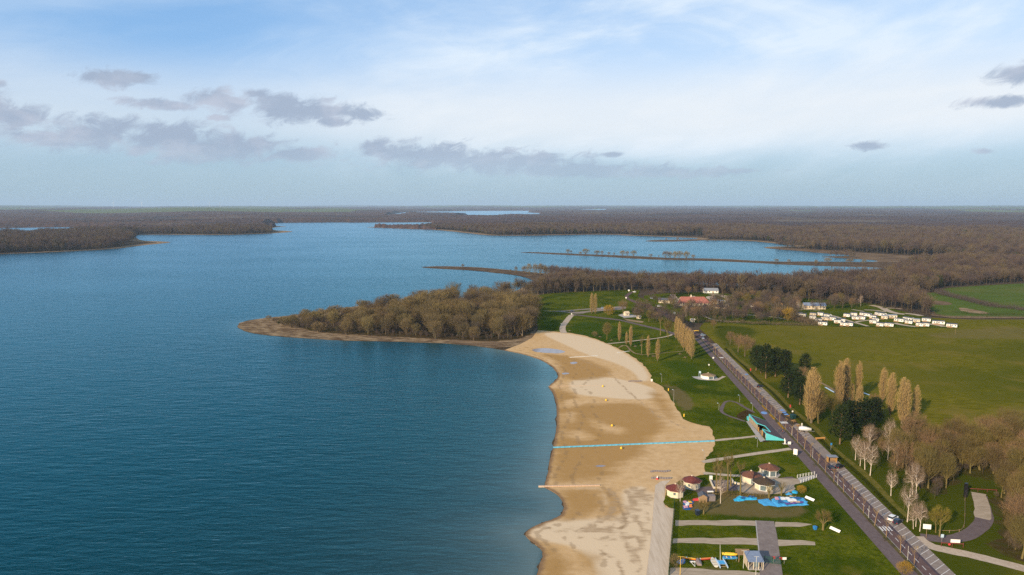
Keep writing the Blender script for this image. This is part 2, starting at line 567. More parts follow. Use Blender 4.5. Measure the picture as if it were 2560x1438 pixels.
M['blue_paint'] = plain('blue_paint', (.16, .30, .55), .7, vary=.2)
M['turq_mat'] = plain('turquoise_mat', (.15, .47, .54), .85, vary=.35, scale=.8)
M['white'] = plain('white_paint', (.78, .76, .70), .6, vary=.06)
M['cream'] = plain('cream_render', (.66, .57, .42), .8, vary=.10)
M['beige'] = plain('beige_render', (.55, .45, .32), .85, vary=.12)
M['redroof'] = plain('dark_red_tiles', (.125, .030, .024), .75, vary=.35, scale=4)
M['clay'] = plain('red_clay_tiles', (.30, .105, .075), .8, vary=.25, scale=.8)
M['brownroof'] = plain('brown_shingles', (.14, .058, .034), .8, vary=.35, scale=4)
M['darkroof'] = plain('dark_brown_shingles', (.055, .036, .022), .85, vary=.35, scale=4)
M['slate'] = plain('slate_roof', (.085, .090, .105), .6, vary=.2)
M['greyroof'] = plain('pale_grey_roof', (.22, .24, .27), .5, vary=.15)
M['blueroof'] = plain('blue_grey_sheet', (.175, .215, .29), .5, vary=.12)
M['teal'] = plain('teal_cladding', (.10, .50, .54), .6, vary=.08)
M['glass'] = plain('window_glass', (.12, .16, .17), .12, spec=.7, vary=.2)
M['darkglass'] = plain('dark_glass', (.018, .022, .028), .1, spec=.7, vary=.2)
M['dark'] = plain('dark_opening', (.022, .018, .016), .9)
M['concrete'] = plain('concrete', (.36, .33, .30), .9, vary=.15)
M['wood'] = plain('weathered_wood', (.28, .185, .105), .85, vary=.25, scale=3)
M['orange_wood'] = plain('orange_wood', (.46, .25, .075), .8, vary=.2, scale=3)
M['plank'] = plain('pale_plank', (.52, .37, .26), .85, vary=.2)
M['steel'] = plain('galvanised_steel', (.40, .40, .40), .45, .5)
M['green_mesh'] = plain('green_fence_mesh', (.018, .075, .045), .7)
M['dark_green'] = plain('dark_green_plastic', (.012, .045, .045), .5)
M['red'] = plain('red_paint', (.50, .045, .05), .5)
M['rust'] = plain('red_brown_rail', (.16, .04, .03), .7)
M['orange'] = plain('orange_plastic', (.80, .22, .03), .45)
M['yellow'] = plain('yellow_plastic', (.80, .50, .04), .5)
M['blue'] = plain('blue_plastic', (.03, .20, .48), .45)
M['lightblue'] = plain('light_blue_sheet', (.06, .34, .62), .5, vary=.25)
M['palehull'] = plain('pale_hull', (.62, .60, .52), .4, vary=.1)
M['bluehull'] = plain('pale_blue_hull', (.46, .58, .68), .35, vary=.08)
M['tarp'] = plain('grey_tarpaulin', (.24, .19, .17), .7, vary=.2)
M['rubber'] = plain('tyre_rubber', (.02, .02, .02), .8)
M['car_white'] = plain('white_car_paint', (.74, .74, .72), .25, spec=.6, vary=.03)
M['car_dark'] = plain('dark_blue_car_paint', (.020, .028, .050), .22, spec=.6, vary=.05)
M['car_black'] = plain('black_car_paint', (.015, .015, .018), .22, spec=.6, vary=.05)
M['car_silver'] = plain('silver_blue_car_paint', (.40, .47, .54), .25, .3, .6, vary=.04)
M['lamp_red'] = plain('tail_lamp', (.55, .03, .02), .3)
M['lamp_clear'] = plain('head_lamp', (.75, .75, .72), .2)
M['pontoon'] = plain('grey_pontoon', (.19, .165, .165), .7, vary=.2)
M['skin'] = plain('skin', (.45, .29, .21), .6)
M['jacket'] = plain('dark_jacket', (.03, .05, .075), .8)
M['red_jacket'] = plain('maroon_jacket', (.13, .035, .03), .8)
M['trousers'] = plain('blue_trousers', (.04, .06, .11), .8)
M['hair'] = plain('dark_hair', (.03, .02, .015), .8)
# bark and twigs
M['bark'] = twig('grey_brown_bark', [(.11, .082, .055), (.15, .115, .075), (.13, .11, .06)])
M['olive_bark'] = twig('olive_bark', [(.13, .105, .035), (.17, .13, .05), (.15, .125, .045)])
M['birch_bark'] = twig('white_birch_bark', [(.52, .43, .35), (.62, .53, .44)])
M['sapling_bark'] = twig('tan_sapling_bark', [(.26, .17, .085), (.30, .20, .10)])
M['pine_bark'] = twig('pine_bark', [(.17, .105, .065), (.20, .13, .08)])
M['twig_head'] = twig('headland_twigs', [(.185, .138, .055), (.15, .105, .052), (.205, .155, .062), (.115, .080, .046), (.18, .14, .055), (.105, .080, .040)])
M['twig_wood'] = twig('wood_twigs', [(.118, .086, .052), (.100, .074, .056), (.130, .098, .052), (.090, .068, .054), (.122, .098, .046)])
M['twig_far'] = twig('far_twigs', [(.088, .062, .052), (.078, .057, .053), (.100, .070, .054), (.070, .054, .051), (.092, .072, .048)])
M['twig_olive'] = twig('olive_twigs', [(.150, .118, .030), (.165, .118, .042), (.135, .108, .030), (.120, .082, .038), (.145, .12, .036)])
M['twig_poplar'] = twig('poplar_twigs', [(.37, .255, .105), (.33, .22, .09), (.35, .25, .10)])
M['twig_birch'] = twig('birch_twigs', [(.26, .185, .125), (.23, .165, .115)])
M['twig_pink'] = twig('pinkish_twigs', [(0.207, 0.129, 0.068), (0.183, 0.112, 0.056)])
M['twig_yellow'] = twig('yellow_willow_twigs', [(.33, .21, .032), (.29, .17, .025)])
M['twig_lime'] = twig('lime_olive_twigs', [(.20, .165, .025), (.17, .135, .025)])
M['needle'] = twig('pine_needles', [(.012, .022, .007), (.018, .030, .008), (.024, .036, .009)])
M['ivy'] = twig('evergreen_leaves', [(.03, .042, .010), (.045, .055, .014)])

# water
def water_mat(name='lake_water', deep=(.0005, .032, .044), shal=(.105, .15, .150)):
    m_, nt, b = new_mat(name)
    L = nt.links.new
    tc = nt.nodes.new('ShaderNodeTexCoord')
    a = nt.nodes.new('ShaderNodeAttribute'); a.attribute_name = 'shallow'
    x = nt.nodes.new('ShaderNodeMix'); x.data_type = 'RGBA'
    L(a.outputs['Fac'], x.inputs[0])
    x.inputs[6].default_value = (*deep, 1); x.inputs[7].default_value = (*shal, 1)
    def wave(scale, sx_, sy_, rot, det, dist):
        mp = nt.nodes.new('ShaderNodeMapping')
        mp.inputs['Rotation'].default_value = (0, 0, rot)
        mp.inputs['Scale'].default_value = (sx_, sy_, 1)
        L(tc.outputs['Object'], mp.inputs[0])
        n = nt.nodes.new('ShaderNodeTexNoise')
        n.inputs['Scale'].default_value = scale
        n.inputs['Detail'].default_value = det
        n.inputs['Roughness'].default_value = .55
        n.inputs['Distortion'].default_value = dist
        L(mp.outputs[0], n.inputs['Vector'])
        return n.outputs['Fac']
    h1 = wave(0.42, .28, 1.0, .32, 3, .4)        # wind ripples, crests running down to the right
    h2 = wave(1.3, .5, 1.0, .15, 3, .2)
    h3 = wave(0.10, .5, 1.0, .5, 2, .3)
    s1 = nt.nodes.new('ShaderNodeMath'); s1.operation = 'MULTIPLY_ADD'
    L(h2, s1.inputs[0]); s1.inputs[1].default_value = .28; L(h1, s1.inputs[2])
    s2 = nt.nodes.new('ShaderNodeMath'); s2.operation = 'MULTIPLY_ADD'
    L(h3, s2.inputs[0]); s2.inputs[1].default_value = 1.1; L(s1.outputs[0], s2.inputs[2])
    gust = wave(0.0075, .5, 1.0, .3, 4, .4)
    mr = nt.nodes.new('ShaderNodeMapRange')
    mr.inputs[1].default_value = .3; mr.inputs[2].default_value = .7
    mr.inputs[3].default_value = .55; mr.inputs[4].default_value = 1.0
    L(gust, mr.inputs[0])
    calm = nt.nodes.new('ShaderNodeMath'); calm.operation = 'MULTIPLY'   # sheltered water by the shore is smoother
    one = nt.nodes.new('ShaderNodeMath'); one.operation = 'MULTIPLY_ADD'
    L(a.outputs['Fac'], one.inputs[0]); one.inputs[1].default_value = -.6; one.inputs[2].default_value = 1.0
    L(mr.outputs[0], calm.inputs[0]); L(one.outputs[0], calm.inputs[1])
    bp = nt.nodes.new('ShaderNodeBump')
    bp.inputs['Distance'].default_value = WAVE
    L(calm.outputs[0], bp.inputs['Strength'])
    L(s2.outputs[0], bp.inputs['Height'])
    nt.nodes.remove(b)
    df = nt.nodes.new('ShaderNodeBsdfDiffuse')
    L(x.outputs[2], df.inputs['Color'])
    gl = nt.nodes.new('ShaderNodeBsdfGlossy')
    gl.inputs['Roughness'].default_value = .20
    L(bp.outputs[0], gl.inputs['Normal'])
    fr = nt.nodes.new('ShaderNodeFresnel'); fr.inputs['IOR'].default_value = 1.333
    L(bp.outputs[0], fr.inputs['Normal'])
    tf = nt.nodes.new('ShaderNodeMapRange'); tf.inputs[1].default_value = .22; tf.inputs[2].default_value = .85
    L(fr.outputs[0], tf.inputs[0])
    tm = nt.nodes.new('ShaderNodeMix'); tm.data_type = 'RGBA'
    tm.inputs[6].default_value = (.27, .86, 1.0, 1); tm.inputs[7].default_value = (.64, .86, 1.0, 1)
    L(tf.outputs[0], tm.inputs[0]); L(tm.outputs[2], gl.inputs['Color'])
    cl = nt.nodes.new('ShaderNodeMapRange'); cl.inputs[1].default_value = .03; cl.inputs[2].default_value = 1.0; cl.inputs[4].default_value = 1.0
    L(fr.outputs[0], cl.inputs[0])
    ms = nt.nodes.new('ShaderNodeMixShader')
    L(cl.outputs[0], ms.inputs[0]); L(df.outputs[0], ms.inputs[1]); L(gl.outputs[0], ms.inputs[2])
    L(ms.outputs[0], nt.nodes['Material Output'].inputs['Surface'])
    return m_
WAVE = 0.75
M['water'] = water_mat()

# ------------------------------------------------------------------ the lake and its shores
BEACH_WATERLINE = [(1100, 858), (1150, 862), (1210, 868), (1260, 876), (1310, 886), (1345, 897), (1375, 912), (1392, 930), (1396, 942),
    (1387, 955), (1368, 967), (1381, 980), (1389, 1000), (1392, 1030), (1391, 1070), (1387, 1100), (1380, 1125), (1374, 1155), (1369, 1185),
    (1363, 1210), (1360, 1219), (1383, 1229), (1401, 1245), (1410, 1265), (1406, 1285), (1386, 1299), (1360, 1306), (1328, 1321), (1310, 1334),
    (1317, 1346), (1338, 1360), (1354, 1375), (1357, 1392), (1350, 1412), (1341, 1440), (1325, 1500), (1300, 1600)]
HEAD_SOUTH = [(592, 816), (604, 825), (628, 833), (680, 840), (760, 846), (860, 852), (930, 853), (1000, 855), (1050, 857)]
HEAD_NORTH = [(598, 810), (612, 804), (640, 799), (700, 793), (760, 786), (800, 778), (860, 770), (920, 762), (1000, 754), (1100, 749), (1200, 743),
    (1270, 739), (1290, 729), (1312, 716), (1345, 704), (1362, 697), (1345, 693), (1310, 690), (1280, 686), (1240, 682.5), (1200, 678), (1160, 675), (1100, 672),
    (1062, 670), (1053, 668.2), (1062, 667.3), (1100, 665.8), (1160, 667.2), (1210, 669.5), (1250, 673), (1290, 677.5), (1330, 681), (1380, 686), (1430, 689), (1500, 694),
    (1600, 701), (1700, 708), (1800, 713), (1900, 716), (2000, 716), (2100, 708), (2170, 694), (2240, 676)]
SPIT_AND_INLETS = [(2200, 669), (2130, 667), (2040, 665), (1960, 662), (1900, 658), (1800, 653.5), (1740, 651), (1700, 651), (1600, 648), (1500, 641.5), (1420, 638), (1380, 636), (1330, 633), (1296, 631.2),
    (1330, 630.4), (1400, 633), (1450, 635.6), (1520, 637.6), (1600, 641), (1680, 645.2), (1740, 646), (1800, 647.5), (1900, 653), (1960, 655), (2010, 654), (2100, 655), (2180, 655.5), (2201, 652.5),
    (2160, 649), (2100, 645), (2049, 642.2), (2075, 641), (2110, 640.4), (2147, 638.4), (2100, 635.6), (2039, 632), (2011, 628), (1977, 624.5), (1933, 623), (1908, 620), (1912, 618), (1939, 616.6), (1997, 616.2),
    (1964, 611.5), (1926, 607.5), (1880, 602.6), (1815, 600.8), (1748, 601), (1723, 603.2), (1670, 604.6), (1625, 604.2), (1611, 602.6), (1635, 600.2), (1687, 599.6), (1740, 598.4), (1750, 595.6), (1681, 593), (1630, 590.5), (1556, 589),
    (1547, 586.8), (1480, 586), (1420, 587.2), (1377, 588), (1307, 589), (1240, 589), (1205, 587.5), (1179, 584), (1139, 580), (1089, 574.5), (1026, 573), (964, 570.4), (904, 568.1), (964, 567.6), (1004, 568.2), (1050, 563, 8), (1098, 557.2),
    (1057, 555.6), (980, 556), (901, 556.4), (807, 556.2), (714, 557), (680, 558.5), (676, 563), (689, 565.2), (722, 567.2), (690, 568), (676, 571), (684, 576), (712, 577.2), (736, 579), (714, 581.6), (676, 584), (620, 585.2), (594, 587), (500, 587.2), (406, 586.4), (350, 586.6),
    (312, 588.5), (338, 593), (347, 599), (360, 602.6), (395, 603.4), (434, 605.6), (400, 609.5), (362, 613), (312, 620), (259, 624), (200, 626.8), (125, 630.6), (60, 633), (0, 635.2), (-150, 641), (-500, 655), (-900, 668)]
shore_near = chaikin(GL(HEAD_SOUTH + BEACH_WATERLINE), 2, False)
shore_far = GL(HEAD_NORTH + SPIT_AND_INLETS)
shore_far = chaikin(shore_far, 1, False)
sh_near = ragged(shore_near, 3.0, 0.35, 3, False)
d_far = [p for p in ragged(shore_far, 14.0, 1.1, 4, False)]
SHORE = d_far[::-1] + sh_near                    # from the far left round the lake to the bottom of the frame
OUT = 44000.0
LAND = SHORE + [(-8.0, 30.0), (-40.0, -400.0), (4000.0, -400.0), (OUT, 0.0), (OUT, OUT), (-OUT, OUT), (-OUT, 2000.0), (-4000.0, 900.0)]
LAND_Z = 0.10
sheet('land', LAND, LAND_Z, M['land'], lip=-0.6)

# open water: one surface, finer by the beach so that the shoals show
beach_line = GL([(1240, 873)] + BEACH_WATERLINE[4:])
tip_line = GL(HEAD_SOUTH[:6] + HEAD_NORTH[:5])
gx, gy = np.meshgrid(np.arange(-330, 80, 7.0), np.arange(130, 760, 7.0))
wpts = np.column_stack([gx.ravel(), gy.ravel()])
wpts = wpts[~inside(wpts, LAND)]
def shallow(p):
    d1 = dist_to(p, beach_line)
    d2 = dist_to(p, tip_line)
    far = np.hypot(p[:, 0], p[:, 1]) > 1500
    s = 0.35 * np.exp(-d1 / 3.5) + 0.75 * np.exp(-d1 / 13.0) + 0.30 * np.exp(-d1 / 45.0) + 0.55 * np.exp(-d2 / 9.0)
    s[far] = 0
    return np.clip(s, 0, 1)
sheet('lake_water', [(-OUT, -2000), (OUT, -2000), (OUT, OUT), (-OUT, OUT)], 0.0, M['water'], attrs={'shallow': shallow}, extra=wpts)

# waters beyond the first woods (their near banks hide behind the trees)
def far_lake(px):
    o = sheet('lake_water', chaikin(GL(px), 1), 0.45, M['water'])
    return GL(px)
BAY = far_lake([(-700, 571), (0, 570.5), (125, 568.3), (281, 566), (219, 570.8, 14), (130, 574, 14), (62, 579, 14), (0, 585, 14), (-300, 592, 14), (-700, 597, 14)])
FLAKE = far_lake([(965, 537, 12), (990, 533.5), (1017, 530.6), (1080, 529.2), (1151, 528), (1240, 527.2), (1323, 527), (1334, 529), (1322, 531.4), (1352, 533), (1347, 535, 12), (1229, 538.4, 12), (1214, 540.6, 12), (1176, 541, 12), (1139, 537.5, 12), (1167, 534.6, 12), (1120, 533.4, 12), (1060, 533.5, 12), (1010, 536, 12)])
FLAKE2 = far_lake([(1437, 524.8, 12), (1460, 523.8), (1527, 523), (1510, 526, 12), (1460, 526.6, 12)])

# tan reed margins along the shores
def margin(name, pts, w, mat, z, seed):
    p = np.array(pts)
    t = np.gradient(p, axis=0); t /= np.linalg.norm(t, axis=1)[:, None] + 1e-9
    nrm = np.column_stack([t[:, 1], -t[:, 0]])
    r = np.random.default_rng(seed)
    ww = np.asarray(w) * (0.75 + 0.5 * np.convolve(r.random(len(p) + 8), np.ones(9) / 9, 'valid'))
    q = p + nrm * ww[:, None]
    v = np.vstack([np.column_stack([p, np.full(len(p), z)]), np.column_stack([q, np.full(len(p), z)])])
    n = len(p)
    f = [(i, i + 1, n + i + 1, n + i) for i in range(n - 1)]
    o = obj(name, np_mesh(name, v, f, mat)); o['kind'] = 'structure'
far_r = ragged(shore_far, 25.0, 1.0, 9, False)
dist = np.hypot(*np.array(far_r).T)
margin('shore_reeds', far_r, np.clip(dist * 0.016, 6, 60), M['reed'], LAND_Z + .06, 2)
# bare spits, tongues and marsh
for name, px, mat in (
    ('spit', [(1340, 705), (1310, 691.5), (1240, 682), (1160, 675), (1100, 671.6), (1060, 669.6), (1056, 668.3), (1100, 666.2), (1160, 667.8), (1210, 670), (1290, 678), (1350, 685), (1400, 692)], 'spit'),
    ('spit', [(2235, 673), (2200, 668.6), (2130, 666.6), (2040, 664.6), (1960, 661.6), (1900, 657.6), (1800, 653.1), (1700, 650.6), (1600, 647.6), (1500, 641.2), (1420, 637.7), (1330, 632.7), (1300, 631.2), (1330, 630.7), (1400, 633.4), (1520, 638), (1600, 641.4), (1680, 645.6), (1800, 648), (1900, 653.4), (1960, 655.4), (2010, 654.4), (2180, 656), (2290, 655), (2330, 664)], 'spit'),
    ('marsh', [(2052, 642.2), (2147, 639), (2050, 633), (2010, 628.4), (1935, 623.2), (1912, 619.5), (1997, 617), (2090, 628), (2220, 636), (2330, 642), (2420, 650), (2400, 660), (2330, 668), (2240, 675), (2205, 668), (2190, 656), (2203, 652.6), (2160, 649)], 'marsh'),
    ('spit', [(1615, 602.6), (1640, 600.6), (1690, 600), (1742, 598.8), (1770, 600.6), (1720, 603), (1670, 604.2), (1630, 604)], 'spit')):
    sheet(name, chaikin(GL(px), 1), LAND_Z + (.16 if mat != 'marsh' else .11), M[mat])

# the headland's dried mud
sheet('headland_mud', ragged(chaikin(GL(HEAD_SOUTH + [(1050, 857), (1110, 858.5), (1180, 864), (1240, 872), (1330, 862), (1350, 838), (1348, 826), (1150, 800), (1010, 758), (920, 764), (860, 772), (800, 780), (760, 788), (700, 795), (640, 801), (612, 806), (599, 811)]), 2), 2.5, .25, 5), LAND_Z + .10, M['mud'])
sheet('seaweed_patch', ragged(chaikin(GL([(1122, 851), (1160, 849), (1220, 852), (1262, 856), (1250, 862), (1205, 866), (1165, 863), (1125, 858)]), 2), 1.5, .5, 5), LAND_Z + .17, M['marsh'])

# ------------------------------------------------------------------ beach
GRASS_EDGE = [(1686, 1274), (1664, 1269), (1661, 1243), (1673, 1218), (1703, 1201), (1725, 1196), (1757, 1190), (1768, 1188), (1763, 1178), (1761, 1160), (1762, 1150), (1769, 1140), (1786, 1124), (1789, 1106),
    (1782, 1082), (1776, 1069), (1746, 1063), (1715, 1055), (1704, 1040), (1690, 1020), (1680, 1000), (1662, 976), (1650, 963), (1630, 957), (1627, 940), (1620, 926), (1600, 905), (1572, 887), (1545, 872), (1520, 861), (1490, 849), (1465, 841), (1440, 836), (1415, 832), (1380, 830), (1346, 827)]
beach = chaikin(GL(BEACH_WATERLINE[3:]), 2, False)
edge = chaikin(GL(GRASS_EDGE), 2, False)
beach_poly = ragged(beach, 2.0, .12, 11, False) + [(-6.0, 40.0), (27.0, 40.0)] + GL([(1665, 1600), (1674, 1438)]) + ragged(edge, 1.5, .3, 12, False)[0:] + GL([(1330, 846), (1300, 862)])
def soft(polys, w, sgn=1):
    P = [chaikin(GL(q), 2) for q in polys]
    def fn(p):
        best = np.full(len(p), -1e9)
        for q in P:
            d = dist_to(p, q, True)
            best = np.maximum(best, np.where(inside(p, q), d, -d))
        return np.clip(best / (2 * w) + .5, 0, 1)
    return fn
WET = [[(1395, 940), (1400, 915), (1385, 900), (1340, 885), (1420, 890), (1480, 905), (1530, 925), (1520, 945), (1440, 955)],
       [(1370, 968), (1440, 985), (1445, 1000), (1410, 1010), (1500, 1012), (1600, 1008), (1640, 1030), (1665, 1065), (1640, 1090), (1615, 1105), (1612, 1130), (1590, 1150), (1545, 1165), (1530, 1190), (1480, 1206), (1370, 1214), (1385, 1120), (1395, 1040)],
       [(1392, 1228), (1480, 1222), (1500, 1232), (1512, 1250), (1512, 1268), (1488, 1285), (1440, 1300), (1395, 1299), (1412, 1270)],
       [(1500, 1222), (1532, 1232), (1548, 1252), (1545, 1280), (1522, 1300), (1508, 1298), (1516, 1275), (1518, 1250)],
       [(1345, 1362), (1385, 1372), (1412, 1395), (1432, 1440), (1420, 1520), (1330, 1520)],
       [(1450, 1378), (1466, 1392), (1487, 1398), (1484, 1420), (1494, 1445), (1474, 1440), (1462, 1415)],
       [(1620, 975), (1650, 985), (1690, 1050), (1670, 1050), (1640, 1010)]]
DRY_IN_WET = [[(1410, 1005), (1445, 998), (1440, 1020), (1405, 1022)], [(1470, 1045), (1500, 1058), (1560, 1070), (1575, 1085), (1540, 1088), (1490, 1078)], [(1415, 1030), (1440, 1030), (1440, 1060), (1415, 1062)], [(1420, 1075), (1470, 1078), (1490, 1100), (1420, 1105)]]
PALE = [[(1312, 1336), (1345, 1316), (1390, 1300), (1450, 1300), (1500, 1298), (1560, 1290), (1600, 1240), (1640, 1225), (1640, 1300), (1630, 1500), (1500, 1500), (1490, 1420), (1450, 1376), (1400, 1362), (1350, 1352)], [(1430, 1224), (1490, 1218), (1512, 1236), (1512, 1270), (1530, 1262), (1516, 1240), (1500, 1222)],
        [(1550, 1240), (1570, 1222), (1620, 1215), (1600, 1260), (1560, 1285)], [(1345, 832), (1420, 834), (1500, 853), (1560, 883), (1612, 920), (1625, 952), (1600, 958), (1585, 930), (1530, 905), (1470, 890), (1410, 862)], [(1420, 950), (1500, 940), (1600, 960), (1640, 975), (1640, 1000), (1560, 1000), (1480, 992), (1430, 985)],
        [(1626, 945), (1600, 912), (1560, 890), (1590, 902), (1622, 935), (1627, 955)]]
wetf, dryf, palef = soft(WET, 5.5), soft(DRY_IN_WET, 4.0), soft(PALE, 2.2)
ruts = [GL(q) for q in ([(1520, 1225), (1538, 1250), (1520, 1290), (1470, 1312)], [(1528, 1224), (1546, 1250), (1530, 1292), (1480, 1316)], [(1580, 1220), (1590, 1255), (1560, 1300), (1560, 1350), (1580, 1420)], [(1605, 1340), (1590, 1380), (1600, 1440)], [(1440, 1345), (1520, 1352), (1590, 1345)], [(1500, 1380), (1540, 1400), (1560, 1440)], [(1560, 970), (1640, 1040), (1720, 1075)], [(1450, 900), (1520, 930), (1590, 1000)], [(1590, 1215), (1600, 1250), (1570, 1290), (1520, 1320), (1450, 1335)], [(1610, 1220), (1615, 1255), (1590, 1285), (1605, 1330), (1612, 1380)], [(1560, 1225), (1575, 1250), (1560, 1285), (1545, 1305)], [(1340, 1319), (1440, 1320), (1520, 1322)], [(1385, 1332), (1480, 1331), (1575, 1336)], [(1600, 1290), (1560, 1320), (1520, 1330)], [(1630, 1240), (1615, 1290), (1625, 1340)])]
damp_edge = chaikin(GL(BEACH_WATERLINE), 2, False)
def zbeach(v):
    d = dist_to(v, damp_edge)
    return LAND_Z + 0.05 + np.minimum(.20, .006 * d)
sheet('beach_sand', beach_poly, 0.2, M['sand'], step=2.0, zfun=zbeach, lip=-.3, attrs={
    'wet': lambda p: np.clip(wetf(p) - .8 * dryf(p), 0, 1),
    'pale': lambda p: palef(p),
    'damp': lambda p: np.exp(-dist_to(p, damp_edge) / 2.2) * .8,
    'wrack': lambda p: np.max([.9 * np.exp(-((dist_to(p, damp_edge) - k - 1.6 * np.sin(p[:, 1] * .13 + k)) / .8) ** 2) for k in (4.5, 11.0, 19.0)], axis=0),
    'rut': lambda p: np.max([np.exp(-(dist_to(p, r) / 1.3) ** 2) for r in ruts], axis=0) * .62})
for px in ([(1326, 874), (1356, 871), (1392, 874), (1418, 880), (1400, 885), (1360, 883), (1335, 881)], [(1424, 907), (1440, 905), (1444, 910), (1430, 912)], [(1404, 933), (1420, 932), (1424, 936), (1408, 938)], [(1484, 1167), (1500, 1164), (1518, 1168), (1502, 1170)]):
    q = chaikin(GL(px), 2)
    sheet('puddle', ragged(q, 1.2, .25, 8), .0, M['puddle'], zfun=lambda v: zbeach(v) + .012, step=2.0)

# concrete track along the yard fence and the paved slipway
sheet('track', GL([(1638, 1216), (1652, 1206), (1676, 1203), (1662, 1217), (1662, 1268), (1664, 1271), (1686, 1275), (1672, 1438), (1665, 1600)]) + [(38.5, 40.0), (26.0, 40.0)] + GL([(1596, 1600), (1616, 1438), (1626, 1360), (1632, 1290)]), .40, M['track'], step=4)

# ------------------------------------------------------------------ road, promenade, parking (straight lines surveyed from the photograph)
def rl(y): return 0.0932 * y + 95.0      # left edge of the road
def rr(y): return 0.0893 * y + 100.5     # right edge
def pl(y): return 0.0955 * y + 88.9      # left edge of the promenade
def pr_(y): return 0.0899 * y + 104.6    # right edge of the parking
def mr(y): return rl(y) - 1.15           # promenade / planted strip
YN, YF = 40.0, 505.0
ys = np.linspace(YN, YF, 40)
sheet('lawn', ragged(edge, 1.5, .3, 12, False) + GL([(1342, 800), (1344, 778), (1342, 740), (1375, 734), (1409, 732), (1495, 728), (1582, 725), (1600, 727), (1594, 742), (1640, 764), (1700, 806)]) + [(pl(y) + .5, y) for y in ys[::-1]] + [(38.0, 40.0)] + GL([(1672, 1600), (1672, 1438), (1686, 1275)]), .46, M['lawn'], step=5, attrs={
    'worn': soft([[(1687, 1262), (1700, 1250), (1730, 1254), (1900, 1258), (1930, 1278), (2000, 1272), (2010, 1262), (2020, 1290), (1960, 1300), (1800, 1290), (1740, 1288)], [(1762, 1205), (1800, 1215), (1830, 1240), (1900, 1235), (1990, 1240), (1890, 1262), (1760, 1262)], [(1765, 1180), (1800, 1165), (1840, 1180), (1800, 1192)], [(1640, 955), (1700, 970), (1740, 1010), (1715, 1040), (1690, 1010), (1665, 970)], [(1588, 908), (1600, 918), (1608, 935), (1596, 938), (1585, 920)], [(1675, 1430), (1800, 1420), (1850, 1438), (1820, 1480), (1680, 1480)]], 4),
    'lush': soft([[(1400, 850), (1560, 860), (1640, 900), (1600, 840), (1450, 795)], [(1350, 790), (1400, 800), (1395, 828), (1350, 822)], [(1640, 910), (1800, 990), (1780, 930), (1700, 900)], [(2000, 1240), (2100, 1340), (2060, 1300)]], 14)})
# field and verge right of the parking
sheet('meadow', [(pr_(y) - .3, y) for y in np.linspace(YN, 470, 30)] + GL([(1748, 822), (1760, 808), (1800, 810), (1880, 814), (2050, 816), (2090, 818), (2200, 820), (2300, 822), (2330, 812), (2320, 795), (2420, 800), (2560, 800), (2800, 800), (3200, 900), (3400, 1700)]) + [(420.0, 40.0), (pr_(40.0), 40.0)], .42, M['meadow'], step=9, attrs={
    'lush': soft([[(1760, 812), (1900, 820), (1880, 850), (1820, 850), (1880, 900), (2020, 1010), (2250, 1060), (2560, 1080), (2560, 1500), (2300, 1500), (2000, 1050), (1850, 900)]], 12),
    'worn': soft([[(2380, 826), (2560, 815), (2600, 850), (2450, 850), (2300, 842)]], 14)})
sheet('field', chaikin(GL([(2262, 736), (2290, 733), (2340, 733), (2355, 722), (2420, 717), (2560, 709), (2800, 700), (2900, 798), (2560, 797), (2420, 797), (2345, 790), (2325, 775), (2290, 752)]), 1), .40, M['field'])
for px, mt in (([(2318, 755), (2345, 752), (2380, 758), (2378, 764), (2340, 764)], 'marsh'), ([(2392, 770), (2420, 772), (2470, 782), (2475, 787), (2430, 785), (2405, 778)], 'reed'), ([(2320, 786), (2380, 793), (2560, 793), (2600, 797), (2400, 797.5), (2330, 791)], 'reed')):
    sheet('bare_patch', ragged(chaikin(GL(px), 2), 6, .8, 3), .47, M[mt])
sheet('campsite_lawn', chaikin(GL([(1600, 742), (1640, 735), (1760, 731), (1830, 736), (2000, 746), (2170, 757), (2250, 778), (2330, 797), (2395, 812), (2400, 822), (2300, 822), (2050, 816), (1880, 814), (1760, 808), (1720, 808), (1640, 762)]), 1), .44, M['lawn'], step=12)

sheet('promenade', [(pl(y), y) for y in ys] + GL([(1700, 846), (1664, 831.5), (1549, 803), (1432, 789), (1437, 787), (1549, 800), (1670, 828), (1720, 846)]) + [(mr(y), y) for y in ys[::-1]], .52, M['prom'])
road = sheet('road', [(rl(y), y) for y in ys] + GL([(1696, 813), (1640, 779), (1606, 764), (1580, 756), (1564, 748), (1561, 741), (1570, 734), (1584, 728.5), (1592, 728), (1580, 734), (1570, 742), (1574, 748), (1600, 757), (1650, 774), (1710, 812)]) + [(rr(y), y) for y in ys[::-1]], .50, M['road'])
for side, w0, w1 in ((-1, 1.15, 0.0),):
    mb = MB()
    for a, b in zip(ys[:-1], ys[1:]):
        mb.add([(mr(a), a, .40), (rl(a), a, .40), (rl(b), b, .40), (mr(b), b, .40), (mr(a), a, .63), (rl(a), a, .63), (rl(b), b, .63), (mr(b), b, .63)], [(4, 5, 6, 7), (1, 2, 6, 5), (0, 4, 7, 3)])
    mb.build('median_strip', M['median'])['kind'] = 'structure'
    mb = MB()
    for a, b in zip(ys[:-1], ys[1:]):
        mb.add([(rl(a), a, .40), (rl(a) + .16, a, .40), (rl(b) + .16, b, .40), (rl(b), b, .40), (rl(a), a, .64), (rl(a) + .16, a, .64), (rl(b) + .16, b, .64), (rl(b), b, .64)], [(4, 5, 6, 7), (1, 2, 6, 5)])
    mb.build('kerb', M['concrete'])['kind'] = 'structure'
sheet('gutter', [(rr(y) - .05, y) for y in np.linspace(YN, 470, 20)] + [(rr(y) - .75, y) for y in np.linspace(470, YN, 20)], .508, M['gutter'])
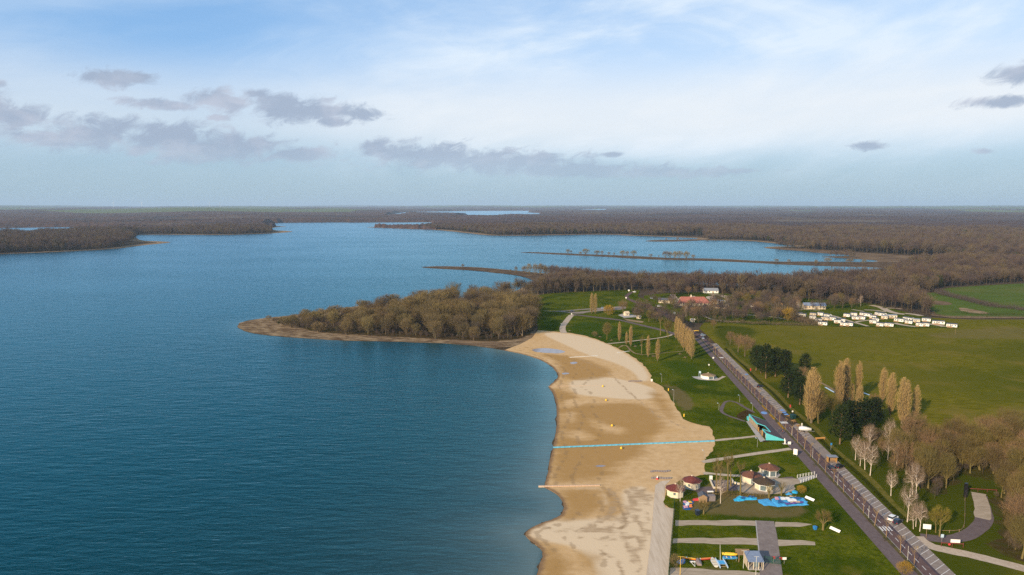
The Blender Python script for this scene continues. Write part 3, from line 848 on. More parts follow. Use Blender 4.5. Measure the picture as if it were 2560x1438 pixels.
parking = sheet('parking_strip', [(rr(y), y) for y in np.linspace(YN, 300, 12)] + [(pr_(300) - 1, 304), (pr_(300), 303)] + [(pr_(y), y) for y in np.linspace(297, YN, 12)], .50, M['park'])
parking2 = sheet('parking_strip', [(rr(y), y) for y in np.linspace(319, 487, 12)] + [(pr_(y), y) for y in np.linspace(487, 322, 12)], .50, M['park'])
# centre dashes, stall lines and zebra bars: each a part of its surface
def strip_mesh(name, w, l, mat):
    return np_mesh(name, [(-w / 2, -l / 2, 0), (w / 2, -l / 2, 0), (w / 2, l / 2, 0), (-w / 2, l / 2, 0)], [(0, 1, 2, 3)], mat)
dash = strip_mesh('centre_dash', .17, 2.3, M['paint'])
ang = -math.atan(0.0912)
y = 162.0
while y < 470:
    o = obj('centre_dash', dash, road, (0.5 * (rl(y) + rr(y)) - .15, y, .506), ang)
    if y > 250: o.scale = (1, .35, 1)
    y += 4.0 if y < 250 else 9.5
bar = strip_mesh('zebra_bar', .46, 2.8, M['paint'])
for yc in (201.0, 305.0, 440.0):
    nbar = 5 if yc < 250 else 7
    for k in range(nbar):
        x = rl(yc) + .6 + k * (rr(yc) - rl(yc) - 1.0) / (nbar - 1)
        obj('zebra_bar', bar, road, (x, yc, .507), ang)
for pk, y0, y1 in ((parking, 166.0, 299), (parking2, 322, 482)):
    y = y0
    while y < y1:
        if not (pk is parking and y > 262 and y < 283):
            a, b = (rr(y) + .1, y), (pr_(y + 3.0) - .1, min(y + 3.0, y1 + 2))
            L_ = math.hypot(b[0] - a[0], b[1] - a[1])
            me = bpy.data.meshes.get('stall_line') or strip_mesh('stall_line', .14, 5.0, M['paint'])
            o = obj('stall_line', me, pk, ((a[0] + b[0]) / 2, (a[1] + b[1]) / 2, .506), math.atan2(b[1] - a[1], b[0] - a[0]) - math.pi / 2)
            o.scale = (1, L_ / 5.0, 1)
        y += 2.75
yv = np.linspace(207, 470, 60)
wob = 0.4 * np.sin(yv * .11)
sheet('ditch', [(pr_(y) + 1.3 + w_, y) for y, w_ in zip(yv, wob)] + [(pr_(y) + 3.0 + w_, y) for y, w_ in zip(yv[::-1], wob[::-1])], .435, M['ditch'])  # flat strip, darker green than the verge; no hollow is modelled
sheet('verge', [(pr_(y) + 3.4 + w_, y) for y, w_ in zip(yv, wob)] + [(pr_(y) + 5.6 + 2 * w_, y) for y, w_ in zip(yv[::-1], wob[::-1])], .437, M['dry_grass'])
# blue disabled-bay marks
for px, pk in (((1955, 1028), parking2), ((1960, 1033.5), parking2), ((1965, 1038.5), parking2), ((1866, 938), parking2)):
    p = G(*px)
    mb = MB().prism([(-1.0, -1.3), (1.0, -.7), (1.0, 1.3), (-1.0, .7)], 0, .004)
    mb.build('blue_bay_mark', M['blue_paint'], pk, (p[0], p[1], .507))
p = G(1910, 1035)
prom_mark = sheet('blue_ground_mark', [(p[0] + 1.5 * math.cos(t) + .3 * math.sin(t), p[1] + 2.2 * math.sin(t)) for t in np.linspace(0, 2 * math.pi, 12)[:-1]], .526, M['blue_paint'])

# paths
def path(px, w, mat='sand_path', z=.49, name='path'):
    q = chaikin(GL(px), 2, False)
    return sheet(name, ragged(ribbon(q, w), 2.5, .10, 3), z, M[mat])
path([(1429, 789), (1415, 805), (1404, 822), (1410, 834)], 5.0)
path([(1518, 861), (1555, 858), (1600, 852), (1640, 848), (1672, 842), (1682, 837)], 2.0)
path([(1545, 872), (1565, 862), (1580, 884), (1608, 889)], 1.3, 'reed')
path([(1608, 889), (1650, 885), (1712, 879)], 1.0, 'reed')
path([(1810, 943), (1795, 952), (1785, 953)], 1.9, 'sand_path')
path([(1886, 1034), (1860, 1020), (1845, 1010), (1825, 1004), (1812, 1007), (1805, 1022), (1802, 1031), (1815, 1040), (1845, 1050), (1862, 1056)], 1.6, 'prom')
path([(1786, 1104), (1830, 1100), (1893, 1093)], 2.0)
path([(1755, 1158), (1800, 1151), (1880, 1138), (1978, 1125)], 2.5)
path([(1758, 1187), (1772, 1186), (1800, 1190), (1852, 1193)], 2.0)
path([(1738, 1232), (1780, 1226), (1830, 1224), (1880, 1215), (1912, 1206), (1960, 1204), (1990, 1201)], 4.6, 'prom')
sheet('forecourt', ragged(chaikin(GL([(1840, 1218), (1880, 1205), (1905, 1196), (1960, 1200), (1992, 1199), (2000, 1204), (2003, 1211), (1982, 1215), (1990, 1228), (1960, 1238), (1900, 1240), (1850, 1236)]), 1), 2, .1, 2), .494, M['gravel'], step=4)
path([(1702, 812), (1640, 785), (1580, 790), (1549, 786), (1450, 782)], .1)
sheet('car_park', chaikin(GL([(1345, 778), (1400, 780.5), (1450, 787), (1474, 781), (1520, 778), (1566, 774), (1564, 766), (1520, 770), (1450, 774), (1405, 779)]), 1), .50, M['park'])
sheet('car_park_island', chaikin(GL([(1404, 780.5), (1440, 777), (1480, 775), (1500, 775.5), (1470, 778.4), (1440, 781.6)]), 1), .53, M['lawn'])
path([(1430, 787), (1436, 790), (1444, 788)], 3.5)
# gravel tracks at the junction
path([(2300, 1345), (2345, 1352), (2400, 1350), (2440, 1330), (2462, 1305), (2460, 1275), (2447, 1240)], [5.0] * 1 and 4.6, 'prom', .48)
path([(2455, 1300), (2458, 1282), (2452, 1258), (2446, 1236)], 4.4, 'gravel', .487)
path([(2290, 1345), (2320, 1368), (2360, 1378), (2410, 1388), (2470, 1402), (2560, 1425), (2700, 1465)], 4.2, 'sand_path', .484)
path([(1988, 930), (2040, 952), (2090, 980), (2140, 1008)], 1.6, 'reed', .47)
# the yard
for px in ([(1687, 1305.6), (1760, 1305), (1889, 1305), (1890, 1317.6), (1760, 1317.4), (1687, 1318)], [(1938, 1309), (1990, 1311), (2030, 1314), (2002, 1322), (1938, 1321.6)], [(1681, 1351), (1760, 1349.4), (1893, 1349.6), (1895, 1366), (1760, 1363.4), (1681, 1362)], [(1944, 1354), (2000, 1355.6), (2036, 1358.4), (2039, 1367), (1980, 1369), (1946, 1369)], [(1676, 1425), (1700, 1424), (1800, 1430), (1905, 1436), (1910, 1500), (1672, 1500)]):
    sheet('gravel_strip', ragged(GL(px), 2, .18, 6), .49, M['gravel'])
sheet('yard_drive', GL([(1889, 1305), (1935, 1307), (1942, 1340), (1956, 1438), (1968, 1520), (1906, 1520), (1899, 1438), (1893, 1350)]), .50, M['drive'])
sheet('drive_edging', GL([(1888, 1305), (1890.5, 1305), (1895, 1350), (1901, 1400), (1898, 1400), (1892, 1350)]), .515, M['concrete'])
# bare planted slopes by the teal building
sheet('flower_bed', chaikin(GL([(1838, 1045), (1850, 1033), (1866, 1027), (1880, 1030), (1884, 1036), (1868, 1040), (1860, 1053)]), 1), .48, M['mulch'])
sheet('flower_bed', chaikin(GL([(1903, 1108), (1912, 1101), (1944, 1091), (1956, 1095), (1950, 1101), (1920, 1108)]), 1), .48, M['mulch'])
# leaf litter under the wood at the right
sheet('wood_floor', ragged(chaikin(GL([(2222, 1100), (2300, 1078), (2420, 1085), (2480, 1066), (2640, 1074), (2640, 1250), (2530, 1225), (2470, 1200), (2440, 1192), (2400, 1186), (2375, 1222), (2330, 1240), (2290, 1215), (2250, 1160)]), 2), 1.5, 1.1, 7), .45, M['wood_grass'], step=6)
sheet('wood_floor', ragged(chaikin(GL([(2478, 1250), (2520, 1232), (2660, 1250), (2660, 1420), (2560, 1408), (2490, 1384), (2470, 1360), (2500, 1330), (2490, 1290)]), 2), 1.5, 1.1, 8), .45, M['wood_grass'], step=6)
# leaf litter under the headland wood
sheet('wood_floor', ragged(chaikin(GL([(735, 812), (765, 826), (850, 836), (950, 841), (1050, 846), (1130, 850), (1220, 855), (1290, 851), (1336, 832), (1342, 800), (1342, 765), (1330, 748), (1250, 750), (1110, 757), (1020, 766), (940, 773), (870, 784), (790, 794)]), 2), 2.5, .7, 7), LAND_Z + .22, M['litter'], step=8)
for a, b in (((2063, 970), (2087, 984)), ((2159, 984), (2174, 990))):
    sheet('pale_strip', ribbon(GL([a, b]), 1.1), .46, M['bluehull'])
# campsite lanes
for px, w in (([(2058, 786), (2092, 793), (2109, 800), (2135, 807), (2170, 817)], 3.5), ([(2135, 807), (2160, 803), (2200, 800)], 3), ([(2176, 764), (2203, 769), (2217, 778), (2241, 785), (2262, 787)], 7), ([(2205, 771), (2240, 772), (2255, 774)], 4), ([(2262, 785), (2285, 787), (2304, 791)], 6),
              ([(2235, 809), (2262, 815), (2289, 818)], 5), ([(2323, 811), (2345, 814), (2362, 818)], 6), ([(2160, 776), (2190, 777), (2215, 781)], 4), ([(1773, 736), (1800, 739), (1820, 742)], 5), ([(1800, 741), (1830, 750), (1800, 757), (1822, 759)], 4),
              ([(1822, 759), (1900, 761), (1960, 765), (2000, 770)], 2.5), ([(1930, 771), (1990, 774), (2050, 777)], 2.5), ([(1830, 787), (1900, 790), (1942, 795), (1966, 800)], 2.5), ([(1760, 791), (1785, 803), (1850, 806)], 2.5), ([(2130, 775), (2160, 780)], 3), ([(1643, 731), (1700, 731), (1760, 731)], 3), ([(1681, 737), (1688, 748)], 6), ([(1730, 741), (1736, 748)], 6)):
    path(px, w, 'sand_path', .48, 'camp_lane')
sheet('sand_square', chaikin(GL([(1763, 743), (1775, 741.5), (1790, 742), (1788, 750.5), (1770, 750)]), 1), .485, M['sand_path'])

# ------------------------------------------------------------------ trees
def unit(v):
    return v / (np.linalg.norm(v, axis=1)[:, None] + 1e-9)

def strips(p, d, ln, w, rng, bend=0.0):
    """Thin tapering twigs: two triangles each, from points p along directions d."""
    n = len(p)
    d = unit(d)
    s = unit(np.cross(d, rng.normal(size=(n, 3))))
    ln = np.broadcast_to(ln, (n,))[:, None]
    w = np.broadcast_to(w, (n,))[:, None] / 2
    mid = p + d * ln * .55 + np.array([0, 0, -1.0]) * bend * ln
    tip = p + d * ln + np.array([0, 0, -1.0]) * bend * ln * 2.2
    v = np.stack([p - s * w, p + s * w, mid + s * w * .7, mid - s * w * .7, tip], 1).reshape(-1, 3)
    b = np.arange(n)[:, None] * 5
    f = np.vstack([b + np.array([[0, 1, 2]]), b + np.array([[0, 2, 3]]), b + np.array([[3, 2, 4]])])
    return v, f

def limb(mb, pts, r0, r1, n=4):
    k = len(pts)
    for i in range(k - 1):
        a, b = r0 + (r1 - r0) * i / (k - 1), r0 + (r1 - r0) * (i + 1) / (k - 1)
        mb.tube(pts[i], pts[i + 1], a, b, n)

def broadleaf(name, h, cr, seed, bark, tw, trunk_h=.28, n_limb=7, n_sub=6, n_twig=14, tw_len=1.3, tw_w=.085, top=1.0, up=.5, multi=1, limb_r=.10, trunk_r=.020, dome=.24, fill=0):
    """A bare deciduous tree: trunk and limbs in one mesh, the spray of twigs in another."""
    r = np.random.default_rng(seed)
    mb = MB()
    P, D, LN, W = [], [], [], []
    for t in range(multi):
        bx = np.array([0, 0, 0.0]) if multi == 1 else np.array([*(r.normal(size=2) * .35), 0])
        lean = r.normal(size=2) * (.05 if multi == 1 else .16) * h
        th = h * trunk_h
        topc = np.array([lean[0], lean[1], h * .82])
        tr = [bx + np.array([0, 0, -.3]), bx * .9 + np.array([lean[0] * .15, lean[1] * .15, th * .5]), bx + np.array([lean[0] * .3, lean[1] * .3, th]),
              np.array([lean[0] * .7, lean[1] * .7, h * .6]), topc]
        R0 = h * trunk_r * (1 if multi == 1 else .75)
        limb(mb, tr[:3], R0 * 1.25, R0 * .9, 6)
        limb(mb, tr[2:], R0 * .8, R0 * .22, 5)
        for i in range(n_limb):
            f = r.uniform(0, .75)
            o = tr[2] + (topc - tr[2]) * f
            a = 2 * math.pi * (i + r.uniform(-.3, .3)) / n_limb + t * .8
            el = r.uniform(.15, .95) * (1 - f * .4)
            reach = cr * r.uniform(.65, 1.05) * (1 - .45 * f)
            e = np.array([o[0] * .5 + reach * math.cos(a), o[1] * .5 + reach * math.sin(a), min(h * .96, o[2] + reach * (.25 + el + .45 * up) + h * .10 * r.random())])
            rd_ = min(1.0, math.hypot(e[0], e[1]) / cr)
            e[2] = min(e[2], h * (.99 - dome * rd_ ** 2 - .07 * r.random()))
            m_ = (o + e) / 2 + np.array([0, 0, .12 * reach * up]) + r.normal(size=3) * .12 * cr * .4
            limb(mb, [o, m_, e], limb_r * h / 14, limb_r * .3 * h / 14, 4)
            for j in range(n_sub):
                q = r.uniform(.25, 1.0)
                s = (o * (1 - q) ** 2 + 2 * m_ * q * (1 - q) + e * q * q)
                dv = unit((s - np.array([0, 0, h * .42]))[None])[0] * .8 + np.array([0, 0, up]) + r.normal(size=3) * .45
                dv /= np.linalg.norm(dv)
                sl = cr * r.uniform(.25, .5)
                e2 = s + dv * sl
                if j < 3: mb.tube(s, e2, limb_r * .32 * h / 14, limb_r * .12 * h / 14, 3)
                tt = r.uniform(.1, 1.0, n_twig)[:, None]
                pp = s + (e2 - s) * tt + r.normal(size=(n_twig, 3)) * .12
                dd = dv * .7 + r.normal(size=(n_twig, 3)) * .55 + np.array([0, 0, up * .5])
                P.append(pp); D.append(dd)
                LN.append(tw_len * r.uniform(.6, 1.3, n_twig)); W.append(np.full(n_twig, tw_w) * r.uniform(.6, 1.2, n_twig))
    if fill:                                    # fine twigs all through the crown, so that it reads as one soft spray
        g_ = unit(r.normal(size=(fill, 3))) * (r.uniform(.02, 1, fill) ** .42)[:, None]
        b0 = h * (trunk_h + .06); hh = (h - b0) / 2
        lump = 1 + .20 * np.sin(g_[:, 0] * 5 + seed) * np.cos(g_[:, 1] * 4 - seed) + r.normal(0, .05, fill)
        P.append(np.column_stack([g_[:, 0] * cr * .82 * lump, g_[:, 1] * cr * .82 * lump, b0 + hh * .95 + g_[:, 2] * hh * .9]))
        D.append(np.column_stack([g_[:, 0] * .7, g_[:, 1] * .7, g_[:, 2] * .3 + .55 + up * .35]) + r.normal(size=(fill, 3)) * .28)
        LN.append(tw_len * r.uniform(.6, 1.4, fill)); W.append(np.full(fill, tw_w) * r.uniform(.6, 1.2, fill))
    v, f = strips(np.vstack(P), np.vstack(D), np.concatenate(LN), np.concatenate(W), r)
    lim = h * (1.03 - dome * .8 * np.minimum(1.3, np.hypot(v[:, 0], v[:, 1]) / cr) ** 2)
    v[:, 2] = np.where(v[:, 2] > lim, lim - .35 * (v[:, 2] - lim), v[:, 2])
    return dict(trunk=mb.mesh(name + '_trunk', bark), crown=np_mesh(name + '_crown', v, f, tw), h=h)

def poplar(name, h, rad, seed, bark, tw, n=3000):
    r = np.random.default_rng(seed)
    mb = MB()
    limb(mb, [np.array([0, 0, -.3]), np.array([0, 0, h * .3]), np.array([.1, 0, h * .7]), np.array([0, .1, h * .97])], h * .017, h * .002, 6)
    prof = lambda t: rad * np.interp(t, [0, .07, .2, .42, .68, .86, .95, 1.0], [.10, .36, .76, 1.0, .90, .66, .40, .10])
    K = 7
    la = 2 * math.pi * (np.arange(K) + r.uniform(-.3, .3, K)) / K
    lo = np.concatenate([[0.0], r.uniform(.38, .6, K - 1)])
    lh = np.concatenate([[1.0], r.uniform(.80, 1.0, K - 1)])
    for k in range(1, K):
        c = lambda q: np.array([float(prof(q)) * lo[k] * math.cos(la[k]), float(prof(q)) * lo[k] * math.sin(la[k]), h * q])
        limb(mb, [np.array([0, 0, h * .09]), c(.22), c(.5), c(min(.9, lh[k] * .95))], .13, .02, 4)
    k = r.integers(0, K, n)
    t = r.uniform(.06, .99, n) ** .9 * lh[k]
    a = r.uniform(0, 2 * math.pi, n)
    R = prof(t / lh[k] ** .5) * (.50 + .12 * np.sin(t * 23 + k))
    q = R * np.sqrt(r.uniform(.02, 1, n)) * (1 + r.normal(0, .16, n))
    bx_, by_ = prof(t) * lo[k] * np.cos(la[k]), prof(t) * lo[k] * np.sin(la[k])
    p = np.column_stack([bx_ + q * np.cos(a), by_ + q * np.sin(a), t * h])
    d = np.column_stack([np.cos(a) * .2 + np.cos(la[k]) * lo[k] * .2, np.sin(a) * .2 + np.sin(la[k]) * lo[k] * .2, np.ones(n)]) + r.normal(size=(n, 3)) * .17
    v, f = strips(p, d, r.uniform(.9, 2.1, n) * h / 22, r.uniform(.05, .10, n), r)
    v[:, 2] = np.minimum(v[:, 2], h + r.normal(0, .3, len(v)))
    return dict(trunk=mb.mesh(name + '_trunk', bark), crown=np_mesh(name + '_crown', v, f, tw), h=h)

def pine(name, h, rad, seed, n_clump=30, per=85, base=.22):
    r = np.random.default_rng(seed)
    mb = MB()
    limb(mb, [np.array([0, 0, -.3]), np.array([.1, .1, h * .45]), np.array([.2, -.1, h * .9])], h * .022, h * .006, 6)
    P, D = [], []
    for i in range(n_clump):
        t = base + (.97 - base) * (i + r.random()) / n_clump
        R = rad * np.interp(t, [base, .4, .65, .85, 1], [.75, 1.0, .9, .6, .15])
        a = i * 2.4 + r.uniform(-.4, .4)
        rr_ = R * r.uniform(.35, .85)
        c = np.array([rr_ * math.cos(a), rr_ * math.sin(a), h * t])
        mb.tube((0.1, 0, h * t - .8), tuple(c), .07, .03, 3)
        s = rad * r.uniform(.30, .46)
        g = unit(r.normal(size=(per, 3))) * (r.uniform(.35, 1, per) ** .5)[:, None]
        P.append(c + g * np.array([s, s, s * .6]))
        D.append(g + np.array([0, 0, .5]) + r.normal(size=(per, 3)) * .4)
    P, D = np.vstack(P), np.vstack(D)
    n = len(P)
    d = unit(D); s = unit(np.cross(d, r.normal(size=(n, 3))))
    l = r.uniform(.35, .75, n)[:, None]; w = r.uniform(.14, .28, n)[:, None]
    v = np.stack([P - s * w, P + s * w, P + d * l], 1).reshape(-1, 3)
    return dict(trunk=mb.mesh(name + '_trunk', M['pine_bark']), crown=np_mesh(name + '_crown', v, np.arange(3 * n).reshape(-1, 3), M['needle']), h=h)

def bush(name, h, rad, seed, bark, tw, n=900, tw_w=.07, stems=7, tl=1.0):
    r = np.random.default_rng(seed)
    mb = MB()
    for i in range(stems):
        a = 2 * math.pi * i / stems
        e = np.array([rad * .6 * math.cos(a), rad * .6 * math.sin(a), h * r.uniform(.5, .8)])
        limb(mb, [np.array([.1 * math.cos(a), .1 * math.sin(a), -.2]), e * np.array([.45, .45, .5]), e], .09 * h / 5, .02, 4)
    g = unit(r.normal(size=(n, 3))) * (r.uniform(.12, 1, n) ** .45)[:, None]
    g[:, 2] = np.abs(g[:, 2]) * np.sign(r.uniform(-.35, 1, n))
    lump = 1 + .16 * np.sin(g[:, 0] * 4 + seed) * np.cos(g[:, 1] * 5 + seed)
    p = np.column_stack([g[:, 0] * rad * .85 * lump, g[:, 1] * rad * .85 * lump, h * .46 + g[:, 2] * h * .42 * lump])
    p[:, 2] = np.maximum(p[:, 2], .1)
    d = g * .9 + np.array([0, 0, .75]) + r.normal(size=(n, 3)) * .3
    v, f = strips(p, d, r.uniform(.5, 1.1, n) * tl * h / 6, tw_w * r.uniform(.6, 1.3, n), r)
    return dict(trunk=mb.mesh(name + '_trunk', bark), crown=np_mesh(name + '_crown', v, f, tw), h=h)

HEADT = [broadleaf('headland_tree', 15, 5.2, s, M['bark'], M['twig_head'], .12, 11, 6, 12, 1.6, .062, up=.95, multi=mu, fill=1500) for s, mu in ((1, 1), (2, 2), (3, 1), (4, 2), (5, 1))]
WOODT = [broadleaf('wood_tree', 19, 5.4, s, M['bark'], M['twig_wood'], .34, 8, 6, 10, 1.7, .075, up=.8, fill=1100) for s in (11, 12, 13)]
OLIVET = [broadleaf('olive_tree', 16, 4.5, s, M['olive_bark'], M['twig_olive'], .18, 12, 6, 12, 1.6, .045, up=1.15, fill=2000, multi=mu) for s, mu in ((21, 1), (22, 2), (23, 1))]
BIRCHT = [broadleaf('birch', 15, 3.4, s, M['birch_bark'], M['twig_birch'], .24, 15, 6, 12, 1.5, .026, up=1.0, limb_r=.085, trunk_r=.0105, dome=.62, fill=700) for s in (31, 32, 33)]
SLIMT = [broadleaf('slim_tree', 16, 2.9, s, M['olive_bark'], M['twig_olive'], .42, 8, 5, 12, 1.3, .045, up=1.2) for s in (41, 42)]
PINKT = [broadleaf('pink_tree', 12, 4.6, s, M['bark'], M['twig_pink'], .18, 10, 6, 12, 1.2, .045, up=.7, fill=1200) for s in (51, 52)]
POPLART = [poplar('poplar', 24, 2.75, s, M['bark'], M['twig_poplar']) for s in (61, 62, 63)]
PINET = [pine('pine', 14, 4.6, s) for s in (71, 72, 73)]
BUSHT = [bush('willow', 6, 3.8, s, M['bark'], M['twig_head'], 900, .10) for s in (81, 82)]
YELLOWT = bush('yellow_willow', 8, 4.6, 83, M['olive_bark'], M['twig_yellow'], 1500, .10)
LIMET = broadleaf('lime_tree', 13, 4.4, 84, M['olive_bark'], M['twig_lime'], .26, 10, 8, 18, 1.2, .06, up=.7)
SAPT = [broadleaf('sapling', 6.5, 1.2, s, M['sapling_bark'], M['twig_poplar'], .42, 5, 3, 5, .9, .028, up=1.3, limb_r=.05, trunk_r=.013) for s in (91, 92)]
def pollard(seed, tw, spread=1.5, n=700):
    r = np.random.default_rng(seed)
    mb = MB()
    limb(mb, [np.array([0, 0, -.3]), np.array([0.05, 0, 2.2])], .36, .30, 7)
    P, D = [], []
    for i in range(6):
        a = i * 1.05 + r.uniform(-.2, .2)
        e = np.array([spread * math.cos(a), spread * math.sin(a), 4.2 + r.uniform(-.5, .6)])
        limb(mb, [np.array([0, 0, 2.0]), e * np.array([.55, .55, .78]), e], .17, .11, 5)
        k = n // 6
        P.append(e + r.normal(size=(k, 3)) * .22)
        D.append(np.array([math.cos(a) * .5, math.sin(a) * .5, 1.0]) + r.normal(size=(k, 3)) * .42)
    P, D = np.vstack(P), np.vstack(D)
    v, f = strips(P, D, r.uniform(.8, 2.3, len(P)), .045, r)
    return dict(trunk=mb.mesh('pollard_trunk', M['olive_bark']), crown=np_mesh('pollard_crown', v, f, tw), h=6.5)
POLLT = [pollard(95, M['twig_olive']), pollard(96, M['twig_olive'], 1.0, 160)]

RT = random.Random(5)
def plant(kind, p, loc, h, label, group=None, cat='tree', wide=1.0, z=.40, parts=('trunk', 'crown')):
    s = h / p['h']
    o = thing(kind, label, cat, (loc[0], loc[1], z), RT.uniform(0, 6.283), group, (s * wide, s * wide, s))
    obj(parts[0], p['trunk'], o)
    obj(parts[1], p['crown'], o)
    return o
def ordinal(n):
    return f"{n}{'th' if 10 <= n % 100 <= 20 else {1: 'st', 2: 'nd', 3: 'rd'}.get(n % 10, 'th')}"

# --- Lombardy poplars
row = [(1690, 850, 793), (1697, 858, 797), (1703, 866, 806), (1709, 876, 811), (1717, 885, 818), (1723, 892, 822), (1729, 899, 828)]
for i, (x, yb, yt) in enumerate(row):
    b = G(x, yb)
    plant('lombardy_poplar', POPLART[i % 3], b, height_at(b, yt), f"golden bare poplar beside the promenade, {ordinal(len(row) - i)} from the near end of its row", 'row of poplars beside the promenade', wide=.95)
lawn_pop = [(1548, 855, 806, 'nearest the mistletoe tree'), (1577, 868, 815, 'beside the sandy path on its beach side'), (1566, 864, 831, 'shortest one beside the sandy path'), (1620, 895, 840, 'between the loose bare tree and its twin'), (1644, 905, 849, 'standing closest to the beach'), (1479, 786, 733, 'left half of the pair by the car park'), (1488, 786, 735, 'right half of the pair by the car park')]
for i, (x, yb, yt, w) in enumerate(lawn_pop):
    b = G(x, yb)
    plant('lombardy_poplar', POPLART[(i + 1) % 3], b, height_at(b, yt), f"slim tan poplar on the green lawn, {w}", 'poplars on the beach lawn', wide=.95)
clump = [(2028, 1060, 921, 'broad one at the road end of the clump', 1.25), (2020, 1052, 930, 'partly behind the broad roadside poplar', .9), (2096, 1028, 905, 'tall one next to the big pine', 1.0), (2110, 1014, 898, 'tallest of the clump behind the big pine', .95), (2116, 1012, 915, 'half hidden behind the tallest poplar', .8), (2145, 1003, 905, 'slender one rising behind the short poplar', .9), (2129, 1012, 960, 'narrow short one touching its taller neighbour', .9), (2146, 1040, 964, 'short one in front of a slender poplar', 1.2),
         (2206, 1008, 921, 'full crowned one above the round dark pine', 1.1), (2225, 1040, 934, 'thin one between two fuller poplars', 1.0), (2254, 1062, 946, 'broad one farther along the meadow edge', 1.2), (2263, 1060, 952, 'close behind the broad meadow poplar', .9), (2288, 1048, 965, 'last one of the line at the wood end', 1.1)]
for i, (x, yb, yt, w, wd_) in enumerate(clump):
    b = G(x, yb)
    plant('lombardy_poplar', POPLART[i % 3], b, height_at(b, yt), f"golden bare poplar at the meadow edge, {w}", 'poplars along the meadow edge', wide=wd_)

# --- pines
pines = [(1890, 928, 866, 'leftmost of the dark clump by the road'), (1914, 948, 864, 'front of the dark clump with the lowest skirt'), (1902, 935, 870, 'between the two front pines of the clump'), (1938, 944, 872, 'right shoulder of the dark clump'), (1930, 925, 876, 'behind the middle of the dark clump'), (1962, 944, 877, 'bare trunked one at the right of the clump'), (2012, 930, 886, 'alone behind the others on the meadow side'), (1970, 996, 930, 'left one of the pair above the parking'), (1999, 1014, 944, 'right one of the pair above the parking with a thick trunk'), (1988, 985, 925, 'rear one above the parking pair'),
         (2099, 1113, 1018, 'big spreading one in front of the tall poplars'), (2130, 1092, 1005, 'darkest one beside the big spreading pine'), (2160, 1085, 1000, 'in front of the pale birches'), (2186, 1066, 998, 'round crowned one under the full poplar')]
for i, (x, yb, yt, w) in enumerate(pines):
    b = G(x, yb)
    h = height_at(b, yt)
    plant('pine_tree', PINET[i % 3], b, h, f"dark green pine tree, {w}", 'pines along the parking', wide=min(1.15, 15.5 / h), cat='pine tree')

# --- birches by the road
birches = [(2138, 1153, 1085, 'by the zigzag of parking, farthest along'), (2162, 1177, 1098, 'thin one before the big pine'), (2175, 1192, 1102, 'second thin one before the big pine'), (2173, 1130, 1056, 'fan shaped one against the dark pines'), (2221, 1131, 1042, 'tall fan shaped one in the middle'), (2270, 1124, 1068, 'pale fan shaped one below the broad poplar'), (2219, 1152, 1090, 'half hidden one behind the thin twins'), (2241, 1164, 1088, 'short one amid the group'), (2227, 1243, 1172, 'standing alone nearest the verge'), (2268, 1308, 1203, 'largest white one beside the parked cars'), (2283, 1326, 1262, 'leaning one right of the largest birch'), (2289, 1320, 1250, 'straight one behind the leaning birch'), (2299, 1332, 1252, 'forked one by the white notice board'), (2281, 1240, 1150, 'twin stemmed one in the second rank'), (2290, 1245, 1155, 'right stem neighbour of the twin birch'), (2318, 1196, 1128, 'fan topped one at the edge of the wood'), (2150, 1168, 1098, 'hazy one behind the thin pair')]
for i, (x, yb, yt, w) in enumerate(birches):
    b = G(x, yb)
    plant('birch_tree', BIRCHT[i % 3], b, height_at(b, yt), f"white trunked bare birch, {w}", 'birches between the parking and the wood', wide=1.0)
for x, yb, yt, w in ((1700, 1257, 1190, 'forked beside the cream kiosk'), (1801, 1262, 1185, 'with a stake frame on the yard lawn')):
    b = G(x, yb)
    plant('birch_tree', BIRCHT[2 if x < 1750 else 0], b, height_at(b, yt), f"white birch standing alone, {w}", wide=.85)
for i, (x, yb, yt, w) in enumerate(((1790, 1238, 1140, 'left of the white birch'), (1819, 1232, 1130, 'rearmost beside the paved court'), (1827, 1218, 1135, 'thin one by the curved low wall'), (1851, 1243, 1150, 'yellowish one left of the dark roofed kiosk'), (1799, 1216, 1150, 'faint one over the paved court'))):
    b = G(x, yb)
    plant('slender_tree', SLIMT[i % 2], b, height_at(b, yt), f"slender olive bare tree among the kiosks, {w}", 'slender trees among the kiosks', wide=1.0)

